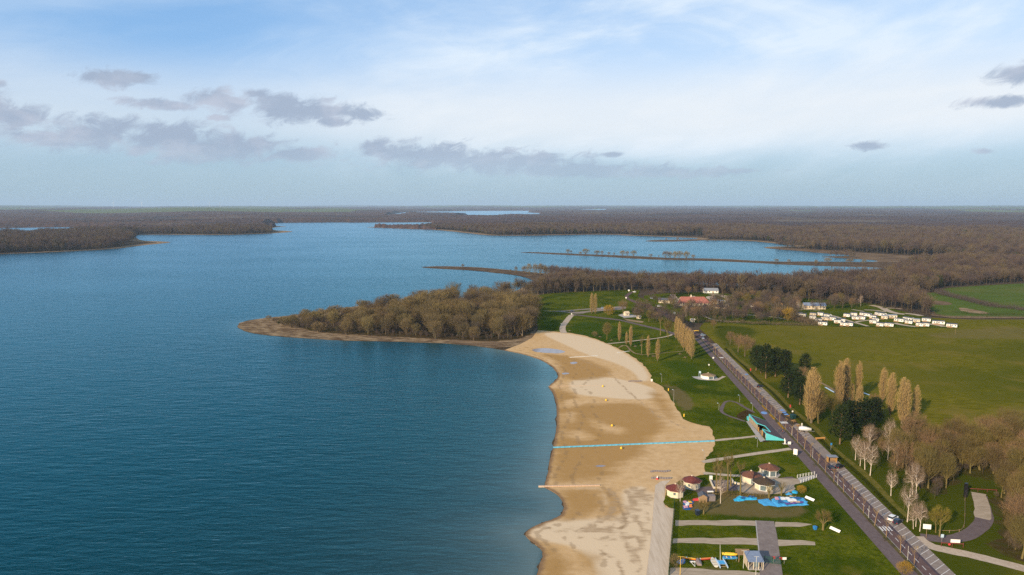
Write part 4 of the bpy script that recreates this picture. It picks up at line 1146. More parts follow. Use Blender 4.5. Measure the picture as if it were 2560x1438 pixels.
# --- single trees
singles = [('bare_tree', LIMET, 2348, 1345, 1266, 'yellow olive bare tree by the white notice board'), ('bare_tree', LIMET, 2339, 1335, 1275, 'smaller yellow olive tree half behind its neighbour at the notice board'), ('bare_tree', OLIVET[1], 2046, 1060, 974, 'many stemmed olive tree right of the broad roadside poplar'), ('bare_tree', OLIVET[0], 2081, 1050, 986, 'small olive tree left of the tall poplars'),
           ('bare_tree', OLIVET[2], 1517, 851, 805, 'broad bare tree with mistletoe on the beach lawn'), ('bush', BUSHT[0], 1487, 843, 829, 'small bare bush alone on the beach lawn'), ('bare_tree', SLIMT[0], 1604, 886, 838, 'loose bare tree by the sandy path'), ('bare_tree', PINKT[0], 1558, 786, 748, 'big pinkish bare tree beside the terrace kiosk'), ('willow_tree', YELLOWT, 1522, 789, 762, 'yellow weeping willow beside the car park'),
           ('willow_tree', YELLOWT, 1970, 803, 768, 'orange yellow willow at the campsite edge'), ('bare_tree', PINKT[1], 1825, 863, 829, 'reddish bare tree on the verge by the far parking'), ('bare_tree', PINKT[0], 1845, 882, 833, 'reddish bare tree left of the dark pines'), ('bare_tree', PINKT[1], 1862, 893, 838, 'reddish bare tree touching the leftmost pine'), ('bare_tree', PINKT[0], 1878, 880, 845, 'low pinkish tree behind the reddish trees'), ('bare_tree', PINKT[1], 2008, 965, 918, 'pinkish bare tree between the pines and the broad poplar'),
           ('bare_tree', PINKT[1], 2185, 1030, 985, 'pinkish bare tree behind the round crowned pine'), ('bare_tree', SLIMT[1], 1651, 840, 790, 'slim bare tree left of the poplar row'), ('bare_tree', SLIMT[0], 1664, 836, 792, 'loose bare tree at the head of the poplar row'), ('bare_tree', OLIVET[1], 1672, 845, 800, 'olive bare tree touching the poplar row'), ('bush', BUSHT[1], 2040, 1046, 1015, 'low bush under the broad roadside poplar'), ('bare_tree', PINKT[0], 1783, 824, 800, 'thin bare tree alone before the hedge'),
           ('bush', BUSHT[0], 1690, 1422, 1390, 'grey twiggy bush by the green fence'), ('bush', YELLOWT, 2003, 1236, 1215, 'yellowish bush at the corner of the forecourt'), ('bush', YELLOWT, 2262, 1440, 1406, 'yellow bush in the planted strip at the near end'), ('bare_tree', PINKT[1], 1600, 800, 772, 'bare tree right of the terrace kiosk'), ('bare_tree', OLIVET[0], 1622, 806, 775, 'olive bare tree by the bend of the brown path'), ('bare_tree', PINKT[0], 1640, 806, 778, 'pinkish bare tree by the brown path')]
for kind, p, x, yb, yt, w in singles:
    b = G(x, yb)
    h = height_at(b, yt)
    plant(kind, p, b, h, w, None, 'bush' if kind == 'bush' else 'tree')
for p, x, yb, yt, w in ((POLLT[0], 1759, 1289, 1254, 'pollarded willow with a fuzzy head left on the yard lawn'), (POLLT[0], 2057, 1329, 1280, 'wide pollarded tree with a forked head near the promenade'), (POLLT[1], 1953, 1242, 1203, 'lopped bare trunk with stub branches behind the blue castle'), (POLLT[1], 1922, 1248, 1210, 'smaller lopped trunk beside the dark roofed kiosk')):
    b = G(x, yb)
    plant('pollarded_tree', p, b, height_at(b, yt), w)

# --- saplings in the planted strip
y = 178.0
i = 0
labels = []
while y < 470:
    x = (rl(y) + mr(y)) / 2
    o = plant('young_street_tree', SAPT[i % 2], (x, y), RT.uniform(5.6, 7.4), f"young staked street tree in the planted strip, {ordinal(i + 1)} from the near end", 'young street trees between road and promenade', z=.62)
    i += 1
    y += RT.choice((8.0, 8.5, 9.0)) if y < 300 else 7.2

# --- the headland wood
head_poly = chaikin(GL([(668, 806), (700, 822), (760, 830), (850, 838), (950, 843), (1050, 848), (1130, 852), (1220, 857), (1290, 853), (1334, 832), (1338, 800), (1338, 770), (1330, 752), (1280, 752), (1200, 754), (1110, 757), (1020, 768), (940, 774), (870, 785), (790, 794)]), 1)
g = grid_in(head_poly, 13.6, 0.12, 4, .40)
sh = GL(HEAD_SOUTH + [(1100, 858), (1210, 866), (1310, 862)])
dS = dist_to(g, sh)
order = np.argsort(g[:, 0])
rows = {'front': [], 'middle': [], 'back': []}
for k in order:
    rows['front' if dS[k] < 26 else 'middle' if dS[k] < 62 else 'back'].append(g[k])
rh = random.Random(12)
for nm, pts in rows.items():
    for j, q in enumerate(pts):
        tipness = min(1.0, (q[0] - g[:, 0].min()) / 150.0 + .08)
        h = (5.0 + 10.5 * tipness) * rh.uniform(.70, 1.28) * (.88 if nm == 'front' else 1.06)
        h *= 1.12
        p = BUSHT[j % 2] if tipness < .4 and j % 2 == 0 else WOODT[rh.randrange(3)] if nm != 'front' and q[0] > -60 and rh.random() < .5 else HEADT[rh.randrange(5)]
        look = rh.choice(('olive brown', 'grey brown', 'tan')) if False else 'bare brown'
        plant('bare_tree', p, q, h, f"{look} tree in the {nm} row of the headland wood, {ordinal(j + 1)} from the tip", 'trees of the headland wood', wide=rh.uniform(1.1, 1.5), z=.15)
for x, yb, yt, w in ((672, 802, 788, 'round leafless bush nearest the tip of the headland'), (709, 813, 790, 'leafless bush second from the tip of the headland'), (767, 800, 771, 'round bare tree alone on the far bank of the headland')):
    b = G(x, yb)
    plant('bush' if x < 750 else 'bare_tree', BUSHT[0], b, height_at(b, yt), w, None, 'bush' if x < 750 else 'tree', z=.15)

# --- the wood at the right
wood_px = [[(2204, 1120), (2300, 1108), (2420, 1118), (2480, 1096), (2600, 1102), (2620, 1260), (2530, 1222), (2480, 1192), (2405, 1190), (2372, 1236), (2332, 1258), (2296, 1232), (2248, 1180)], [(2470, 1245), (2520, 1225), (2640, 1250), (2640, 1420), (2540, 1400), (2480, 1375), (2500, 1345), (2545, 1300)]]
k = 0
rw = random.Random(3)
for zi, px in enumerate(wood_px):
    g = grid_in(GL(px), 6.0 if zi == 0 else 5.4, .1, 6 + zi, .32)
    for q in g[np.argsort(g[:, 1])]:
        h = rw.uniform(9.5, 15.5)
        f = q[1] / 340.0
        where = 'in the wood' if zi == 0 and q[1] < 300 else 'deep inside the wood' if zi == 0 and q[1] < 335 else 'along the meadow side of the wood' if zi == 0 else 'beyond the curving track'
        k += 1
        if zi == 0 and q[1] < 300:
            px_ = 1280 + q[0] / q[1] * FPX
            where += ' beside the birches' if px_ < 2330 else ' above the curving track' if px_ < 2460 else ' past the curving track'
        plant('bare_tree', OLIVET[rw.randrange(3)] if rw.random() < .72 else PINKT[rw.randrange(2)], q, h, f"olive brown bare tree {where}", 'trees ' + where, wide=rw.uniform(.9, 1.2))

gbr = grid_in(GL([(2120, 1120), (2150, 1108), (2215, 1118), (2240, 1160), (2262, 1215), (2240, 1205), (2200, 1160), (2160, 1150)]), 8.5, .0, 41, .4)
for q in gbr:
    plant('bare_tree', rw.choice([PINKT[0], PINKT[1], OLIVET[0]]), q, rw.uniform(6, 9.5), 'low pinkish bare tree among the white birches', 'low trees among the birches')

# --- bushes and trees on the bare spits
spit2 = [(1420, 633.5, 622, 12), (1428, 633.4, 626, 7), (1451, 636, 629, 10), (1464, 635.4, 621, 22), (1492, 637, 625.5, 18), (1505, 637.5, 626, 9), (1522, 637.6, 630, 9), (1535, 638, 631, 6), (1556, 639, 625.4, 16), (1568, 639.4, 627, 12), (1584, 640, 625.4, 18), (1627, 642.4, 635, 13), (1647, 642.8, 638, 5), (1664, 645, 626, 20), (1675, 645, 628, 14), (1687, 645.6, 627, 14), (1698, 646.4, 626.5, 24), (1716, 647, 627, 19), (1733, 647, 636, 12), (1941, 657, 646.5, 13), (1972, 656.6, 648, 10), (2040, 661, 648.5, 9), (2069, 657, 644, 19), (2124, 659, 646, 19), (2160, 659, 648, 12)]
for j, (x, yb, yt, w) in enumerate(spit2):
    b = G(x, yb)
    h = max(2.0, height_at(b, yt))
    wide = (w / FPX * math.hypot(*b)) / (2 * 3.8 * h / 6)
    plant('willow_bush', BUSHT[j % 2], b, h, f"round leafless willow on the long spit, {ordinal(j + 1)} from its tip", 'willows on the long spit', 'bush', wide=wide, z=.2)
for j, (x, yb, yt, w) in enumerate(((1157, 668.6, 660, 9), (1276, 681, 673, 6), (1290, 681.6, 665, 10), (1311, 684, 663, 18), (1323, 686, 657, 17), (1338, 688, 657, 18), (1351, 688, 656.6, 24), (1364, 690, 662, 14), (1392, 690, 662, 15), (1406, 692, 664, 16))):
    b = G(x, yb)
    h = max(2.0, height_at(b, yt))
    plant('willow_bush', BUSHT[j % 2], b, h, f"leafless willow on the short spit, {ordinal(j + 1)} from its tip", 'willows on the short spit', 'bush', wide=(w / FPX * math.hypot(*b)) / (2 * 3.8 * h / 6), z=.2)
for j, (x, yb, yt) in enumerate(((1666, 600.6, 595.4), (1694, 600.2, 593.8))):
    b = G(x, yb)
    plant('willow_bush', BUSHT[j], b, height_at(b, yt), f"tiny bush on the small far islet, {'left' if j == 0 else 'right'} one", None, 'bush', z=.2)

# --- front row of the lakeside wood, behind the north lawn
front = chaikin(GL([(1300, 741), (1345, 737), (1409, 733), (1495, 729), (1582, 726)]), 2, False)
fr = np.array(ragged(front, 9.0, 1.6, 8, False))
for j, q in enumerate(fr):
    plant('bare_tree', WOODT[j % 3], q, RT.uniform(17, 22), f"tall bare tree in the front row of the lakeside wood, {ordinal(j + 1)} from the lake", 'front row of the lakeside wood', wide=RT.uniform(.85, 1.1))

# --- the belt of bare trees between the brown path and the camp road
belt = GL([(1572, 800), (1600, 776), (1640, 786), (1690, 806), (1745, 812), (1752, 802), (1700, 786), (1668, 776), (1690, 774), (1780, 782), (1770, 800), (1742, 800), (1748, 812), (1700, 826), (1650, 814), (1600, 806)])
gb = grid_in(belt, 8.2, .0, 14, .4)

# --- trees scattered over the campsite
camp = GL([(1610, 748), (1650, 740), (1760, 733), (1850, 742), (2000, 750), (2140, 760), (2170, 772), (2010, 782), (1990, 800), (1960, 808), (1800, 803), (1745, 803), (1690, 790), (1640, 765)])
g = grid_in(camp, 19, .1, 9, .42)
keep_off = [GL(q) for q in ([(1683, 742), (1772, 738), (1780, 782), (1690, 782)], [(1755, 740), (1792, 738), (1822, 760), (1790, 760), (1765, 752)], [(2005, 755), (2065, 755), (2065, 776), (2005, 778)], [(1640, 745), (1682, 745), (1682, 762), (1640, 765)], [(1758, 722), (1796, 722), (1796, 738), (1758, 738)])]
rc = random.Random(8)
for q in g:
    if any(inside([q], k_)[0] for k_ in keep_off): continue
    px = 1280 + q[0] / q[1] * FPX
    p = rc.choice([WOODT[0], WOODT[1], PINKT[0], PINKT[1], OLIVET[0], OLIVET[2], SLIMT[0], BIRCHT[1]])
    area = 'near the red roofed hall' if px < 1790 else 'between the hall and the long beige block' if px < 1990 else 'behind the mobile homes'
    plant('bare_tree', p, q, rc.uniform(9, 16), f"bare campsite tree {area}", 'campsite trees ' + area)
for x, yb, yt, w in ((1733, 800, 768, 'dark bare thicket tree in front of the red roofed hall'), (1712, 792, 762, 'purplish bare tree before the left gable of the hall'), (1676, 768, 745, 'round evergreen bush beside the hall')):
    b = G(x, yb)
    plant('bare_tree', PINKT[1], b, height_at(b, yt), w)

# ------------------------------------------------------------------ hedges
def hedge(name, line, w, h, n_per_m, label, mat, seed, cat='hedge', z=.40, tw=.10):
    r = np.random.default_rng(seed)
    q = np.array(line, float)
    seg = np.linalg.norm(np.diff(q, axis=0), axis=1)
    cum = np.concatenate([[0], np.cumsum(seg)])
    n = int(cum[-1] * n_per_m)
    s = r.uniform(0, cum[-1], n)
    x, y = np.interp(s, cum, q[:, 0]), np.interp(s, cum, q[:, 1])
    hh = h * (.75 + .25 * np.sin(s * .35 + seed) + r.normal(0, .12, n))
    off = r.uniform(-1, 1, (n, 2)) * w / 2
    zz = z + r.uniform(.0, .85, n) * hh
    p = np.column_stack([x + off[:, 0], y + off[:, 1], zz])
    d = r.normal(size=(n, 3)) * .6 + np.array([0, 0, 1.0])
    v, f = strips(p, d, r.uniform(.4, .9, n) * h * .35, tw * r.uniform(.6, 1.4, n), r)
    c = v.mean(0); c[2] = z
    o = obj(name, np_mesh(name, v - c, f, mat), None, tuple(c))
    return tag(o, label, cat)
hedge('hedge', GL([(1742, 806), (1800, 807), (1880, 811), (1960, 814), (2046, 816)]), 6, 3.2, 42, 'long brown leafless hedge between the campsite and the meadow', M['twig_wood'], 1, tw=.2)
hedge('hedge', GL([(1985, 796), (2000, 805), (2030, 812), (2046, 812)]), 13, 6.0, 75, 'tall thick leafless hedge left of the mobile homes', M['twig_wood'], 2, tw=.2)
hedge('hedge', GL([(2268, 733), (2340, 728), (2360, 738), (2420, 752), (2480, 768), (2520, 772), (2570, 778)]), 13, 4.5, 50, 'dark purple brown hedge slanting across the far green field', M['twig_far'], 3, tw=.25)
hedge('hedge', GL([(2318, 775), (2330, 786), (2350, 793), (2400, 795), (2560, 796), (2640, 798)]), 7, 2.2, 24, 'low brown hedge along the top of the meadow', M['twig_wood'], 4, tw=.2)
hedge('hedge', GL([(2390, 782), (2450, 789), (2520, 788), (2600, 790)]), 9, 2.4, 22, 'low green scrub line under the far field', M['ivy'], 5, tw=.25)
hedge('hedge', GL([(1780, 1240), (1820, 1242), (1860, 1243), (1910, 1245)]), 3.0, 2.0, 110, 'scruffy brown hedge behind the blue inflatables', M['twig_olive'], 6, tw=.06)
for (a, b), w in ((((1906, 1020), (1917, 1030)), 'farthest'), (((1925, 1042), (1936, 1053)), 'middle'), (((1945, 1063), (1959, 1077)), 'nearest')):
    hedge('low_hedge', GL([a, b]), .9, .9, 160, f"low mustard coloured hedge in the planted strip, {w} of the three near the teal building", M['twig_yellow'], 7 + a[0] % 5, z=.63, tw=.05)['group'] = 'low hedges in the planted strip'
for i, (x, yb) in enumerate(((2131, 1262), (2171, 1308), (2212, 1357), (1942, 1060), (1977, 1098), (2003, 1124), (2075, 1205), (2037, 1170), (1903, 1016))):
    b = G(x, yb)
    s = bush('shrub', 1.2, 1.0, 200 + i, M['bark'], M['ivy'] if i % 2 else M['twig_wood'], 160, .05) if i < 2 else s
    plant('shrub', s, b, 1.3, f"small dark shrub in the planted strip, {ordinal(i + 1)} of those between the street trees", 'small shrubs in the planted strip', 'shrub', z=.6)

# ------------------------------------------------------------------ woods too many to count
PROTO = bpy.data.collections.new('woodland_kinds')          # not in the scene: only a source for the woods
def far_tree(seed, h, rad, n, w, mat, trunk=.30):
    r = np.random.default_rng(seed)
    g = unit(r.normal(size=(n, 3))) * (r.uniform(.15, 1, n) ** .5)[:, None]
    lump = 1 + .18 * np.sin(g[:, 0] * 4 + seed) + .15 * np.cos(g[:, 1] * 5 - seed)
    p = np.column_stack([g[:, 0] * rad * lump, g[:, 1] * rad * lump, h * (.5 + trunk * .5) + g[:, 2] * h * (.48 - trunk * .5) * lump])
    d = g * .8 + np.array([0, 0, 1.0]) + r.normal(size=(n, 3)) * .35
    v, f = strips(p, d, r.uniform(1.4, 3.0, n), w * r.uniform(.6, 1.4, n), r)
    mb = MB(); mb.tube((0, 0, -.5), (0, 0, h * .75), .24, .08, 4)
    for i in range(4):
        a = i * 1.6 + seed
        mb.tube((0, 0, h * .35), (rad * .6 * math.cos(a), rad * .6 * math.sin(a), h * .75), .11, .04, 3)
    k = len(v)
    tf = []
    for q in mb.f:
        for j in range(1, len(q) - 1): tf.append((q[0] + k, q[j] + k, q[j + 1] + k))
    me = np_mesh('far_tree', np.vstack([v, np.array(mb.v)]), np.vstack([f, np.array(tf)]), mat)
    me.materials.append(M['bark'])
    mi = np.zeros(len(me.polygons), np.int32); mi[len(f):] = 1
    me.polygons.foreach_set('material_index', mi)
    o = bpy.data.objects.new('woodland_tree', me)
    PROTO.objects.link(o)
for s in range(5):
    far_tree(300 + s, 17 + s * .5, 4.6, 330, .22, M['twig_wood'] if s % 2 else M['twig_far'], .30 if s < 3 else .42)
far_tree(306, 16, 3.6, 420, .35, M['ivy'], .15)

def gn_woods(name, pts, scale, label, cat='woodland'):
    n = len(pts)
    me = bpy.data.meshes.new(name)
    me.vertices.add(n)
    me.vertices.foreach_set('co', np.column_stack([pts, np.full(n, LAND_Z)]).astype(np.float32).ravel())
    set_attr(me, 'turn', RNG.uniform(0, 6.283, n))
    set_attr(me, 'size', scale)
    a = me.attributes.new('which', 'INT', 'POINT'); a.data.foreach_set('value', np.where(RNG.random(n) < .018, 5, RNG.integers(0, 5, n)).astype(np.int32))
    o = obj(name, me)
    tag(o, label, cat, None, 'stuff')
    ng = bpy.data.node_groups.new(name + '_nodes', 'GeometryNodeTree')
    ng.interface.new_socket('Geometry', in_out='INPUT', socket_type='NodeSocketGeometry')
    ng.interface.new_socket('Geometry', in_out='OUTPUT', socket_type='NodeSocketGeometry')
    N, L = ng.nodes.new, ng.links.new
    gi, go = N('NodeGroupInput'), N('NodeGroupOutput')
    ci = N('GeometryNodeCollectionInfo')
    ci.inputs['Collection'].default_value = PROTO
    ci.inputs['Separate Children'].default_value = True
    ci.inputs['Reset Children'].default_value = True
    ip = N('GeometryNodeInstanceOnPoints')
    ip.inputs['Pick Instance'].default_value = True
    def attr(nm, ty):
        x = N('GeometryNodeInputNamedAttribute'); x.data_type = ty
        x.inputs['Name'].default_value = nm
        return x.outputs['Attribute']
    cx = N('ShaderNodeCombineXYZ')
    L(attr('turn', 'FLOAT'), cx.inputs[2])
    L(gi.outputs[0], ip.inputs['Points'])
    L(ci.outputs[0], ip.inputs['Instance'])
    L(attr('which', 'INT'), ip.inputs['Instance Index'])
    L(cx.outputs[0], ip.inputs['Rotation'])
    L(attr('size', 'FLOAT'), ip.inputs['Scale'])
    L(ip.outputs[0], go.inputs[0])
    md = o.modifiers.new('woods', 'NODES'); md.node_group = ng
    return o

open_land = GL([(1286, 733), (1342, 739), (1409, 735), (1495, 731), (1582, 727), (1600, 726), (1640, 735), (1700, 740), (1760, 731), (1830, 738), (1900, 744), (2000, 748), (2100, 755), (2180, 767), (2250, 779), (2330, 792)]) + GL([(2322, 778), (2292, 752), (2268, 736), (2340, 733), (2352, 722), (2420, 716), (2560, 708), (2900, 697)]) + [(3000.0, 900.0), (1500.0, -100.0), (-600.0, -100.0), (-600.0, 500.0)] + GL([(560, 815), (700, 770), (1100, 735), (1270, 735)])
marsh = GL([(2010, 626), (2090, 628), (2220, 636), (2330, 642), (2410, 650), (2400, 660), (2330, 667), (2240, 676), (2200, 668), (1900, 660), (1900, 652), (2200, 655)])
def woods_points(step, r0, r1, seed):
    xs = np.arange(-2200, 2300, step); ys_ = np.arange(500, r1, step)
    g = np.array(np.meshgrid(xs, ys_)).reshape(2, -1).T
    r = np.random.default_rng(seed)
    g = g + r.uniform(-.42, .42, g.shape) * step
    R = np.hypot(g[:, 0], g[:, 1])
    az = np.arctan2(g[:, 0], g[:, 1])
    g = g[(R > r0) & (R <= r1) & (np.abs(az) < .74)]
    g = g[inside(g, LAND)]
    for q in (open_land, marsh, BAY, head_poly):
        g = g[~inside(g, q)]
    px = 1280 + g[:, 0] / g[:, 1] * FPX
    d = dist_to(g, shore_far)
    need = np.where(px < 760, 9, np.where(g[:, 1] > 1500, 22, 12))
    need = need + 10 * np.sin(g[:, 0] * .021) * np.sin(g[:, 1] * .017)
    # the wooded left points end short of their bare tips
    bare = inside(g, GL([(345, 600), (300, 618), (240, 627), (460, 612), (450, 600), (370, 602)])) | inside(g, GL([(678, 560), (678, 588), (760, 588), (760, 560)])) | inside(g, GL([(880, 560), (1010, 560), (1020, 575), (880, 575)])) | inside(g, GL([(1040, 655), (1300, 655), (1360, 690), (1300, 700), (1040, 680)])) | inside(g, GL([(1290, 625), (2000, 640), (2000, 668), (1290, 650)])) | inside(g, GL([(1600, 590), (1760, 590), (1760, 606), (1600, 606)]))
    return g[(d > need) & ~bare]
near_w = woods_points(7.6, 500, 1500, 21)
far_w = woods_points(10.5, 1500, 2900, 22)
def sizes(p, lo, hi, seed):
    r = np.random.default_rng(seed)
    s = r.uniform(lo, hi, len(p))
    d = dist_to(p, shore_far)
    return s * np.clip(.62 + d / 130.0, .6, 1.0) * (1 + .22 * np.sin(p[:, 0] * .013) * np.cos(p[:, 1] * .011)) * (1 + .12 * np.sin(p[:, 0] * .041 + p[:, 1] * .037))
cg = grid_in(camp, 8.6, .0, 31, .45)
for k_ in keep_off + [GL(q) for q in ([(1990, 783), (2330, 783), (2400, 825), (1985, 825)], [(1756, 737), (1830, 737), (1822, 752), (1760, 752)])]:
    cg = cg[~inside(cg, k_)]
verge = grid_in(GL([(1745, 812), (1770, 810), (2000, 812), (2000, 800), (1960, 797), (1800, 795), (1745, 800)]), 9, .0, 32, .45)
cg = np.vstack([cg, verge])
gn_woods('woodland', cg, np.random.default_rng(5).uniform(.38, .72, len(cg)), 'scattered bare trees between the camping pitches')
us = np.vstack([grid_in(GL(px), 3.6, .2, 51 + i, .45) for i, px in enumerate(wood_px + [[(2150, 1095), (2205, 1085), (2300, 1095), (2300, 1120), (2204, 1130), (2160, 1120)]])])
gn_woods('undergrowth', us, np.random.default_rng(7).uniform(.16, .36, len(us)), 'tangled brown undergrowth below the wood right of the road', 'undergrowth')
uh = grid_in(head_poly, 5.0, .4, 55, .45)
gn_woods('undergrowth', uh, np.random.default_rng(8).uniform(.15, .34, len(uh)), 'tangled brown undergrowth below the headland trees', 'undergrowth')
gn_woods('woodland', gb, np.random.default_rng(6).uniform(.48, .74, len(gb)), 'belt of bare brown trees along the camp road')
wl = near_w[:, 0] < -50
gn_woods('woodland', near_w[~wl], sizes(near_w[~wl], .80, 1.22, 1), 'bare brown wood behind the campsite and along the bay')
gn_woods('woodland', near_w[wl], sizes(near_w[wl], .75, 1.1, 2), 'bare reddish brown wood on the near left point of the far shore')
fl = far_w[:, 0] < -250
gn_woods('woodland', far_w[~fl], sizes(far_w[~fl], 1.0, 1.45, 3), 'wide bare purple brown forest across the bay')
gn_woods('woodland', far_w[fl], sizes(far_w[fl], 1.0, 1.4, 4), 'bare dark wood on the left far shore')

# the far forest reads as one canopy out to the horizon
def canopy():
    th = np.radians(np.arange(-42.0, 42.01, .12))
    R = [2850.0]
    while R[-1] < 40000: R.append(R[-1] * 1.016 + 6)
    R = np.array(R)
    T, RR = np.meshgrid(th, R)
    r = np.random.default_rng(33)
    x, y = RR * np.sin(T), RR * np.cos(T)
    pts = np.column_stack([x.ravel(), y.ravel()])
    ok = inside(pts, LAND) & ~inside(pts, BAY) & ~inside(pts, FLAKE) & ~inside(pts, FLAKE2)
    d = dist_to(pts, [p for p in shore_far if p[1] > 2500 or True])
    ok &= d > 30
    z = np.full(len(pts), -.5)
    rr_ = RR.ravel()
    roll = (np.sin(x * .00031 + 1.3) * np.cos(y * .00023 + .4) + .6 * np.sin(x * .00083 + y * .0004)).ravel()
    hill = np.clip((rr_ - 7000) / 15000, 0, 1) ** 1.2 * (34 + 26 * roll)
    left = np.exp(-((T.ravel() + .44) / .20) ** 2) * np.exp(-((rr_ - 9500) / 2600) ** 2) * 34
    bump = r.normal(0, 1, len(pts)) * np.clip(2.6 * 2850 / rr_, .2, 2.6)
    near = np.clip((rr_ - 3000) / 2500, 0, 1) * (9 * np.sin(y.ravel() * .0042 + 2.2 * np.sin(x.ravel() * .0011)) + 6 * np.sin(x.ravel() * .0031 + y.ravel() * .0016))
    z[ok] = (15 + bump + np.maximum(hill, 0) + left + near)[ok]
    n, m_ = T.shape
    idx = np.arange(n * m_).reshape(n, m_)
    f = np.stack([idx[:-1, :-1], idx[:-1, 1:], idx[1:, 1:], idx[1:, :-1]], -1).reshape(-1, 4)
    keep = (z[f] > 0).any(1)
    fieldy = ((roll + .5 * np.sin(x.ravel() * .0021) * np.sin(y.ravel() * .0006 + 2) > .35) & (rr_ > 8000)) | (left > 17)
    me = np_mesh('far_forest', np.column_stack([pts, z]), f[keep], ground('far_forest_canopy', [(.02, 7, [(.3, (.062, .040, .036)), (.5, (.090, .056, .046)), (.72, (.115, .074, .054))]), (.0022, 7, .47, .62, (.052, .044, .044), .8), (.0008, 6, .56, .66, (.16, .13, .085), .55)],
                 attr=[('open', (.12, .15, .06), (.0012, .5, .85))], rough=1.0))
    set_attr(me, 'open', fieldy.astype(float))
    tag(obj('woodland', me), 'hazy far forest and fields reaching to the horizon', 'woodland', None, 'stuff')
canopy()

# ------------------------------------------------------------------ haze: the air between here and the horizon
HAZE = 4.2e-5
hz, nt, b = new_mat('haze_air')
nt.nodes.remove(b)
pv = nt.nodes.new('ShaderNodeVolumePrincipled')
pv.inputs['Color'].default_value = (.56, .77, 1.0, 1)
pv.inputs['Density'].default_value = HAZE
pv.inputs['Anisotropy'].default_value = 0.0
nt.links.new(pv.outputs[0], nt.nodes['Material Output'].inputs['Volume'])
o = MB().box(-45000, 45000, -3000, 45000, -2.0, 240.0).build('haze', hz)
o['kind'] = 'stuff'
o['label'] = 'thin bluish air over the lake and woods'

# ------------------------------------------------------------------ buildings
GZ = .47
def kiosk(loc, r, h, label, roof, glazed, rz, sides=8, wallmat='cream', eave=1.18, slab=1.25, group='octagonal kiosks by the beach', fall=.42):
    """Eight-sided kiosk: plinth, wall panels, glazing between posts, tiled roof with a cap."""
    t = thing('kiosk', label, 'kiosk', (loc[0], loc[1], GZ - .02), rz, group)
    MB().frustum(sides, r * slab, r * slab, 0, .14, a0=math.pi / sides).build('plinth', M['concrete'], t)
    wh = h * .62
    for i in range(sides):
        a, b = math.pi / sides + 2 * math.pi * i / sides, math.pi / sides + 2 * math.pi * (i + 1) / sides
        p = Vector((r * math.cos(a), r * math.sin(a), 0)); q = Vector((r * math.cos(b), r * math.sin(b), 0))
        n = Vector((math.cos((a + b) / 2), math.sin((a + b) / 2), 0))
        mb = MB()
        pts = [p, q, q - n * .15, p - n * .15]
        mb.prism([(v.x, v.y) for v in pts], .14, wh)
        if i in glazed:
            w_ = mb.build('window', M['white'], t)
            s, e = p.lerp(q, .10) + n * .02, p.lerp(q, .90) + n * .02
            g = MB()
            k = [s, e, e - n * .05, s - n * .05]
            g.prism([(v.x, v.y) for v in k], .25, wh - .12)
            g.build('pane', M['glass'], w_)
        else:
            w_ = mb.build('wall', M[wallmat], t)
            if i % 3 == 1 and wallmat == 'cream' and not glazed:
                s, e = p.lerp(q, .32) + n * .03, p.lerp(q, .68) + n * .03
                k = [s, e, e - n * .06, s - n * .06]
                MB().prism([(v.x, v.y) for v in k], wh * .42, wh * .78).build('window', M['glass'], w_)
    rf = MB().frustum(sides, r * eave, .32, wh, h, a0=math.pi / sides).build('roof', M[roof], t)
    MB().frustum(sides, r * eave + .03, r * eave + .03, wh - .12, wh - .005, a0=math.pi / sides).build('eave', M['white'] if roof == 'darkroof' else M['beige'], rf)
    MB().frustum(6, .36, .30, h + .003, h + .28).build('cap', M['beige'], rf)
    return t
kiosk(G(1922, 1188), 3.3, 4.1, 'glazed white kiosk with red brown roof on its own slab, highest up the lawn', 'brownroof', (4, 5, 6, 7), .1)
kiosk(G(1877, 1206), 3.3, 3.9, 'white kiosk with red brown roof and glass front, between the other glazed ones', 'brownroof', (5, 6, 7), .0, slab=1.1)
kiosk(G(1909, 1224), 3.1, 4.0, 'white kiosk with near black roof and white eaves beside a lopped tree', 'darkroof', (4,), .35, eave=1.32, slab=1.15)
kiosk(G(1729, 1221), 2.9, 4.2, 'cream kiosk with dark red roof behind the forked birch', 'redroof', (), .2, eave=1.22, slab=1.02)
kiosk(G(1688, 1241), 2.9, 4.0, 'cream kiosk with dark red roof at the top of the track', 'redroof', (), .45, eave=1.22, slab=1.02)
p = G(1770, 947)
t = kiosk(p, 4.2, 3.0, 'low white kiosk with flat gravel roof on the open lawn', 'reed', (5, 6), .15, wallmat='white', eave=1.03, slab=1.3, group=None)
sheet('apron', [(p[0] + x, p[1] + y) for x, y in ((-8, -.5), (-6.5, -3.4), (-3, -5.2), (2, -5.6), (5.5, -3), (5.5, 2), (-5, 3.5), (-8.5, 3.2))], .487, M['concrete'])
mb = MB()
for x in (-5.2, -4.2): mb.tube((x, .4, 0), (x, .4, 3.9), .07)
mb.box(-5.3, -4.1, .35, .45, 2.7, 3.9)
tag(mb.build('notice_board', M['bluehull'], None, (p[0], p[1], GZ)), 'tall pale board on two posts beside the gravel roofed kiosk', 'sign')

